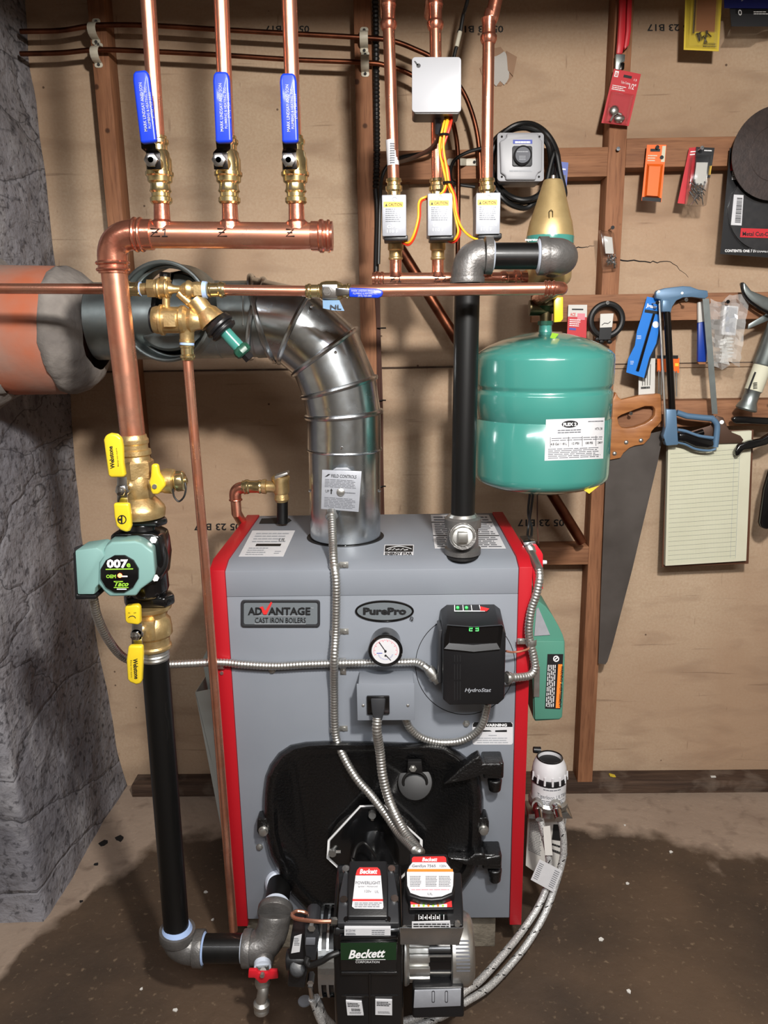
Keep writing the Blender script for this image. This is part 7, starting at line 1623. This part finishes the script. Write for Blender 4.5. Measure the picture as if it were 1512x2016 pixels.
b = MB(); b.ptxt('Jigsaw', m, 1272, 604, 1292, 7, 608, bold=.03); b.lines(m, 1254, 660, 1264, 668, 3, .3); b.lines(m, 1241, 710, 1248, 718, 3, .3); b.build('lettering', 'white_ink', cd_)
b = MB(); b.pprism([(1270, 609), (1297, 613), (1297, 619), (1269, 615)], SF - .0368, .0005); b.build('black_strip', 'black_card', cd_)
b = MB(); b.prism(circ(m, 1291, 639, 6.5, 20), (0, .0003, 0)); b.build('round_sticker', 'white_ink', cd_)
b = MB(); b.prism(pts((1286, 617, SF - .042), (1290, 618, SF - .042), (1258, 731, SF - .042), (1253, 729, SF - .042)), (0, .003, 0)); b.build('blade', 'dark_tube', t)
# orange blade pack behind hacksaw
q_ = ((1291, 698), (1340, 698), (1339, 784), (1289, 778)); t, cd_, W = pack('blister_pack', 'clear package with orange top holding drill bits, behind the hacksaw', 'package', q_, SF + .03, 'clear_plastic')
rectp(W, .06, .08, .95, .42, .001, 'orange_card', 'orange_card', t); rectp(W, .06, .02, .9, .1, .0012, 'black_card', 'black_header', t); rectp(W, .78, .2, .92, .27, .002, 'yellow_ink', 'yellow_mark', t)
b = MB(); w2 = W(.006)
for u in (.14, .24, .34, .75, .84): b.tube([w2(u, .38), w2(u + .02, .97)], .0016, 6)
b.split('drill_bit', 'steel', t)
# blue and white brush / card right
t = T('blue_white_tube', 'white and blue tube shaped package behind the hacksaw blade', 'package', P(1386, 716, SF - .02))
b = MB(); b.pprism([(1375, 594), (1396, 592), (1394, 632), (1375, 636)], SF - .032, .012); b.build('white_half', 'white_paper', t, bev=.003)
b = MB(); b.pprism([(1375, 635), (1394, 631), (1392, 713), (1374, 713)], SF - .032, .012); b.build('blue_half', 'deep_blue_card', t, bev=.003)
b = MB(); b.pprism([(1374, 713), (1391, 713), (1389, 717), (1376, 717)], SF - .031, .010); b.build('end', 'tan_grip', t)
# plastic bag with white device
t = T('plastic_bag', 'clear plastic bag with a white rectangular device and white cord', 'bag', P(1435, 720, SF - .03))
random.seed(5)
b = MB(); nx_, ny_ = 10, 14; vs = []; fs = []
for j in range(ny_ + 1):
    for i in range(nx_ + 1):
        u, v = i / nx_, j / ny_; x = 1398 + 76 * u + (-6 * v) + (14 * v * v if u < .5 else -12 * v) + random.uniform(-2, 2); y = 586 + 132 * v + 8 * math.sin(u * 7) + random.uniform(-3, 3)
        vs.append(P(x, y, SF - .045 + random.uniform(-.010, .010)))
for j in range(ny_):
    for i in range(nx_): a = j * (nx_ + 1) + i; fs.append((a, a + 1, a + nx_ + 2, a + nx_ + 1))
b.add(vs, fs); b.build('bag', 'bag_plastic', t, sharp=.3)
b = MB(); b.pprism([(1426, 600), (1455, 603), (1449, 661), (1420, 659)], SF - .040, .018); dv_ = b.build('device', 'white_label', t, bev=.003)
b = MB(); b.pprism([(1431, 604), (1452, 606), (1446, 655), (1425, 653)], SF - .0406, .0006); b.build('silver_plate', 'silver_label', dv_)
b = MB(); b.tube(smooth(pts(*[(1430 + 14 * math.sin(i * 1.9), 665 + i * 2.1, SF - .035 + .004 * math.sin(i * 2.7)) for i in range(20)]), 4), .0022, 6); b.build('cord', 'white_paper', t)
nail(1433, 594, SF - .058, 'black_gloss', 'dark nail holding the clear plastic bag')

# ---------------------------------------------------------------- hacksaw
HY_ = SF - .060
t = T('hacksaw', 'blue framed hacksaw with black grip hanging upright on a nail', 'hacksaw', P(1355, 886, HY_))
b = MB(); b.pprism([(1291, 576), (1294, 572), (1310, 567), (1345, 563), (1360, 564), (1376, 570), (1394, 572), (1395, 584), (1388, 588), (1362, 585), (1345, 586), (1332, 592), (1324, 604), (1321, 616), (1303, 614), (1302, 590), (1292, 588)], HY_, .016); b.build('frame_head', 'hacksaw_blue', t, bev=.003)
b = MB(); b.pprism([(1305, 590), (1320, 590), (1321, 614), (1304, 614)], HY_ - .004, .024); b.build('tube_socket', 'hacksaw_blue', t, bev=.003)
b = MB(); b.cyl(P(1313, 610, HY_ + .008), P(1323, 808, HY_ + .008), .0085, n=20); b.build('frame_tube', 'dark_tube', t)
b = MB(); b.tube([P(1298, 592, HY_ + .004), P(1311, 855, HY_ + .004)], .0028, 8); b.build('tension_rod', 'steel', t)
b = MB(); b.prism([P(x, y, HY_ + .004) for x, y in ((1383, 587), (1396, 588), (1413, 815), (1402, 815))], (0, .0014, 0)); b.build('blade', 'dull_galvanized', t)
out = [(1313, 808), (1330, 806), (1360, 815), (1390, 818), (1412, 817), (1414, 850), (1411, 884), (1395, 886), (1370, 883), (1350, 874), (1335, 872), (1327, 878), (1312, 877), (1308, 850)]
b = MB(); b.pprism([(1312, 806), (1332, 806), (1336, 876), (1312, 878), (1306, 858), (1311, 840)], HY_ - .003, .024); b.build('handle_column', 'hacksaw_blue', t, bev=.003)
b = MB(); b.tube([P(x, y, HY_ + .008) for x, y in ((1332, 812), (1352, 819), (1380, 822), (1404, 824))] , .0075, 12); b.tube(smooth(pts((1400, 822, HY_ + .008), (1411, 835, HY_ + .008), (1411, 855, HY_ + .008), (1408, 880, HY_ + .008))), .0075, 12); b.tube(smooth(pts((1334, 846, HY_ + .008), (1350, 849, HY_ + .008), (1376, 858, HY_ + .008), (1404, 862, HY_ + .008))), .0040, 12); b.build('handle_frame', 'hacksaw_blue', t)
b = MB(); b.pprism([(1336, 853), (1352, 852), (1378, 861), (1406, 866), (1407, 879), (1394, 883), (1370, 880), (1350, 871), (1336, 869)], HY_ - .006, .028); b.build('grip', 'black_gloss', t, bev=.006, seg=3)
b = MB(); b.tube(smooth(pts((1334, 871, HY_ + .006), (1350, 875, HY_ + .006), (1370, 884, HY_ + .006), (1395, 887, HY_ + .006), (1409, 884, HY_ + .006))), .003, 8); b.build('grip_edge', 'hacksaw_blue', t)
b = MB(); b.cyl(P(1306, 862, HY_ + .006), P(1322, 868, HY_ + .006), .008, n=14); b.build('wing_nut', 'black_plastic', t)
for x, y in ((1297, 574), (1343, 577)):
    b = MB(); b.cyl(P(x, y, HY_ - .002), P(x, y, HY_), .0030, n=12); b.build('rivet', 'steel', t)
nail(1351, 590, HY_ - .012, 'screw_metal', 'silver nail under the blue head of the hacksaw')
nail(1294, 596, SF - .075, 'black_gloss', 'dark nail through the top of the bright blue package')

# ---------------------------------------------------------------- hand saw
SY_ = SF - .026
t = T('hand_saw', 'old hand saw with wooden handle hanging point down on the right stud', 'saw', P(1185, 1310, SY_))
b = MB(); b.prism([P(x, y, SY_ + .009) for x, y in ((1194, 905), (1225, 872), (1260, 858), (1303, 848), (1303, 868), (1296, 905), (1245, 1120), (1206, 1270), (1196, 1302), (1192, 1308), (1178, 1306), (1185, 1120))], (0, .0012, 0)); b.build('blade', 'saw_steel', t)
ho = [(1213, 772), (1218, 782), (1224, 787), (1262, 778), (1300, 775), (1303, 785), (1303, 828), (1296, 838), (1289, 843), (1283, 850), (1280, 862), (1268, 875), (1250, 878), (1240, 882), (1228, 892), (1222, 902), (1194, 907), (1197, 850), (1202, 818), (1203, 795)]
hi = [(1216, 822), (1224, 817), (1250, 807), (1270, 800), (1285, 800), (1290, 806), (1289, 818), (1283, 826), (1270, 834), (1250, 841), (1235, 843), (1224, 842), (1218, 834)]
def solid_with_hole(b, outer, inner, Y, th):
    bm = bmesh.new(); vo = [bm.verts.new(P(x, y, Y)) for x, y in outer]; vi = [bm.verts.new(P(x, y, Y)) for x, y in inner]
    eo = [bm.edges.new((vo[i], vo[(i + 1) % len(vo)])) for i in range(len(vo))] + [bm.edges.new((vi[i], vi[(i + 1) % len(vi)])) for i in range(len(vi))]
    bmesh.ops.triangle_fill(bm, edges=eo, use_beauty=True, use_dissolve=False)
    bm.verts.index_update(); n = len(bm.verts); vs = [v.co.copy() for v in bm.verts]; fs = [[v.index for v in f.verts] for f in bm.faces]; be = [(e.verts[0].index, e.verts[1].index) for e in bm.edges if len(e.link_faces) == 1]; bm.free()
    d = V((0, th, 0)); b.add(vs + [v + d for v in vs], [tuple(f) for f in fs] + [tuple(i + n for i in reversed(f)) for f in fs] + [(a, c, c + n, a + n) for a, c in be])
b = MB(); solid_with_hole(b, ho, hi, SY_, .022); b.build('handle', 'wood_handle', t, bev=.003)
for x, y in ((1210, 893), (1233, 871), (1262, 867)):
    b = MB(); q = P(x, y, SY_); b.lathe(q, q - V((0, .003, 0)), [(0, .006), (.5, .005), (1, .002)], 16); b.build('saw_nut', 'steel', t)
nail(1242, 814, SY_ - .006, 'screw_metal', 'silver nail in the hole of the saw handle')

# ---------------------------------------------------------------- clipboard with ledger paper
CYB = SF - .012
t = T('clipboard', 'brown clipboard holding a pad of cream ruled ledger paper', 'clipboard', P(1395, 1116, CYB))
b = MB(); b.pprism([(1314, 850), (1484, 846), (1474, 1110), (1303, 1117)], CYB, .005); b.build('board', 'masonite', t, bev=.001)
pq = ((1316, 858), (1480, 848), (1469, 1104), (1310, 1114))
b = MB(); b.prism([P(x, y, CYB - .014) for x, y in pq], (0, .014, 0)); pd = b.build('paper_pad', 'cream_paper', t)
W = warp(mY(CYB - .0144), *pq)
b = MB()
for i in range(46): u = .03 + i * .0185; b.quad(W(u, .12), W(u + .002, .12), W(u + .002, .985), W(u, .985))
b.build('fine_ruling', 'green_rule', pd, kind='stuff')
b = MB()
for i in range(24): v = .14 + i * .0355; b.quad(W(.03, v), W(.86, v - .004), W(.86, v - .0025), W(.03, v + .0015))
b.build('row_lines', 'grey_ink', pd)
b = MB(); b.quad(W(.865, .13), W(.868, .13), W(.868, .97), W(.865, .97)); b.quad(W(.80, .13), W(.803, .13), W(.803, .97), W(.80, .97)); b.build('margin_lines', 'faint_ink', pd)
b = MB(); b.pprism([(1340, 868), (1352, 852), (1398, 838), (1410, 818), (1424, 822), (1432, 840), (1438, 850), (1458, 858), (1464, 866), (1460, 872), (1400, 874)], CYB - .022, .003); b.pprism([(1345, 852), (1440, 846), (1442, 866), (1345, 872)], CYB - .019, .003); cl_ = b.build('clip', 'clip_brown', t, bev=.001)
b = MB(); b.cyl(P(1421, 831, CYB - .022), P(1421, 831, CYB - .024), .005); b.build('rivet', 'steel', t)
b = MB(); b.tube([P(1348, 862, CYB - .028), P(1384, 850, CYB - .028)], .008, 12); b.build('spring', 'dark_tube', t)

# ---------------------------------------------------------------- tools at the right edge
GY_ = SF - .06
t = T('caulking_gun', 'grey metal caulking gun with long dull barrel hanging at the right edge', 'tool', P(1470, 830, GY_))
ax0 = P(1468, 808, GY_); ax1 = P(1524, 660, GY_)
b = MB(); b.lathe(ax0, ax1, [(0, .022), (.02, .026), (.06, .024), (.12, .019), (.25, .0185), (.27, .021), (.30, .021)], 28); b.build('nozzle_end', 'dull_galvanized', t)
b = MB(); b.lathe(ax0, ax1, [(.27, .0215), (.62, .0215)], 28); lb = b.build('label', 'cream_paper', t, label='cream paper label on the barrel')
b = MB(); b.lathe(ax0, ax1, [(.6, .0225), (.62, .024), (1.5, .024)], 28); b.build('barrel', 'dull_galvanized', t)
m = mY(GY_ - .0225); b = MB(); b.prism([m(1486, 732), m(1489, 733), m(1474, 772), m(1471, 771)], (0, .0012, 0)); b.lines(m, 1483, 752, 1491, 766, 5, .4, .0, words=False); b.build('print', 'black_ink', lb)
b = MB(); b.pprism([(1461, 556), (1468, 557), (1480, 572), (1525, 590), (1525, 618), (1500, 606), (1475, 590), (1466, 578)], GY_, .02); b.build('trigger', 'dull_galvanized', t, bev=.004, label='dull grey lever with dark edge')
b = MB(); b.tube(smooth(pts((1461, 556, GY_), (1463, 575, GY_), (1476, 593, GY_), (1500, 610, GY_), (1525, 622, GY_))), .0035, 8); b.build('trigger_edge', 'black_gloss', t)
b = MB(); b.pprism([(1472, 648), (1474, 638), (1525, 608), (1525, 626)], GY_ + .02, .004); b.build('bracket_arm', 'dull_galvanized', t, bev=.001)
t = T('black_handled_pliers', 'pair of black plastic handled pliers below the caulking gun at the right edge', 'pliers', P(1480, 900, GY_))
b = MB(); b.pprism([(1442, 826), (1446, 820), (1460, 820), (1540, 824), (1540, 838), (1470, 834), (1448, 834)], GY_ + .01, .016); b.build('handle', 'black_gloss', t, bev=.004, seg=3)
b = MB(); b.pprism([(1449, 898), (1448, 888), (1456, 876), (1476, 868), (1500, 864), (1520, 852), (1540, 840), (1540, 858), (1510, 876), (1480, 884), (1465, 886), (1454, 898)], GY_ + .008, .016); b.build('handle', 'black_gloss', t, bev=.004, seg=3)
t = T('black_tool_handle', 'end of a black tool handle at the right edge below the clipboard top', 'tool', P(1505, 1048, GY_))
b = MB(); b.pprism([(1506, 965), (1525, 900), (1545, 900), (1530, 1030), (1512, 1044), (1500, 1040), (1497, 1030)], GY_, .02); b.build('handle', 'black_gloss', t, bev=.006, seg=3)

# ---------------------------------------------------------------- bits on the floor
def debris(name, x, y, m_, lab, cat, s=1., th=.002, shape=5):
    c = PZ(x, y, .0); random.seed(int(x * 7 + y)); b = MB()
    b.prism([c + V((math.cos(2 * PI * i / shape) * .0045 * s * random.uniform(.6, 1.3), math.sin(2 * PI * i / shape) * .0045 * s * random.uniform(.5, 1.2), 0)) for i in range(shape)], (0, 0, th)); b.build(name, m_, label=lab, cat=cat)
for x, y, s, lab in ((1183, 1850, 1.3, 'small white plastic chip on the bare floor right of the boiler'), (1238, 1952, 1.4, 'white crumb of plaster on the floor at the lower right'), (1321, 1678, 1.2, 'white crumb on the dark stained floor near the wall, right of centre'), (1235, 1740, 1., 'tiny flat pale flake on the dark floor right of the white hose tag'), (404, 1757, 1.3, 'white flake on the floor between the black riser and the boiler'), (419, 1811, .9, 'small white speck on the floor just above the horizontal black nipple'), (346, 1989, 1.3, 'white sliver on the floor at the bottom left of the iron elbow'), (278, 1948, .9, 'small white flake on the floor left of the iron elbow'), (1230, 1625, .8, 'small pale crumb just beyond the dark floor stain')):
    debris('floor_debris', x, y, 'white_paper', lab, 'debris', s)
for x, y, s, lab in ((236, 1652, 3., 'dark leaf shaped scrap on the floor beside the chimney'), (204, 1660, 2.6, 'dark crumbled scrap on the floor against the chimney foot'), (190, 1702, 1.4, 'small dark crumb on the floor below the larger scraps by the chimney'), (160, 1775, 1., 'tiny dark crumb on the floor near the chimney corner')):
    debris('floor_debris', x, y, 'black_ink', lab, 'debris', s, .002, 7)
b = MB(); c = PZ(601, 1972, .02); b.cyl(V((c.x, c.y, 0)), V((c.x, c.y, .004)), .0125, n=28)
c = PZ(600, 1972, .0); b = MB(); b.cyl(c, c + V((0, 0, .003)), .0135, n=28); b.build('knockout_disc', 'silver_label', label='round grey metal knockout disc lying on the floor left of the burner', cat='disc')
b = MB(); q = P(1206, 1519, SF + .03); b.box(V((q.x, q.y, .040)), (.018, .012, .003), Matrix.Rotation(.3, 3, 'Y')); b.build('paper_scrap', 'yellow_card', label='small yellow scrap on the wooden sill right of the stud', cat='scrap')
b = MB(); q = P(1404, 1530, SF + .02); b.box(V((q.x, q.y, .040)), (.014, .006, .003)); b.build('paper_scrap', 'white_paper', label='small white scrap on the wooden sill at the right', cat='scrap')
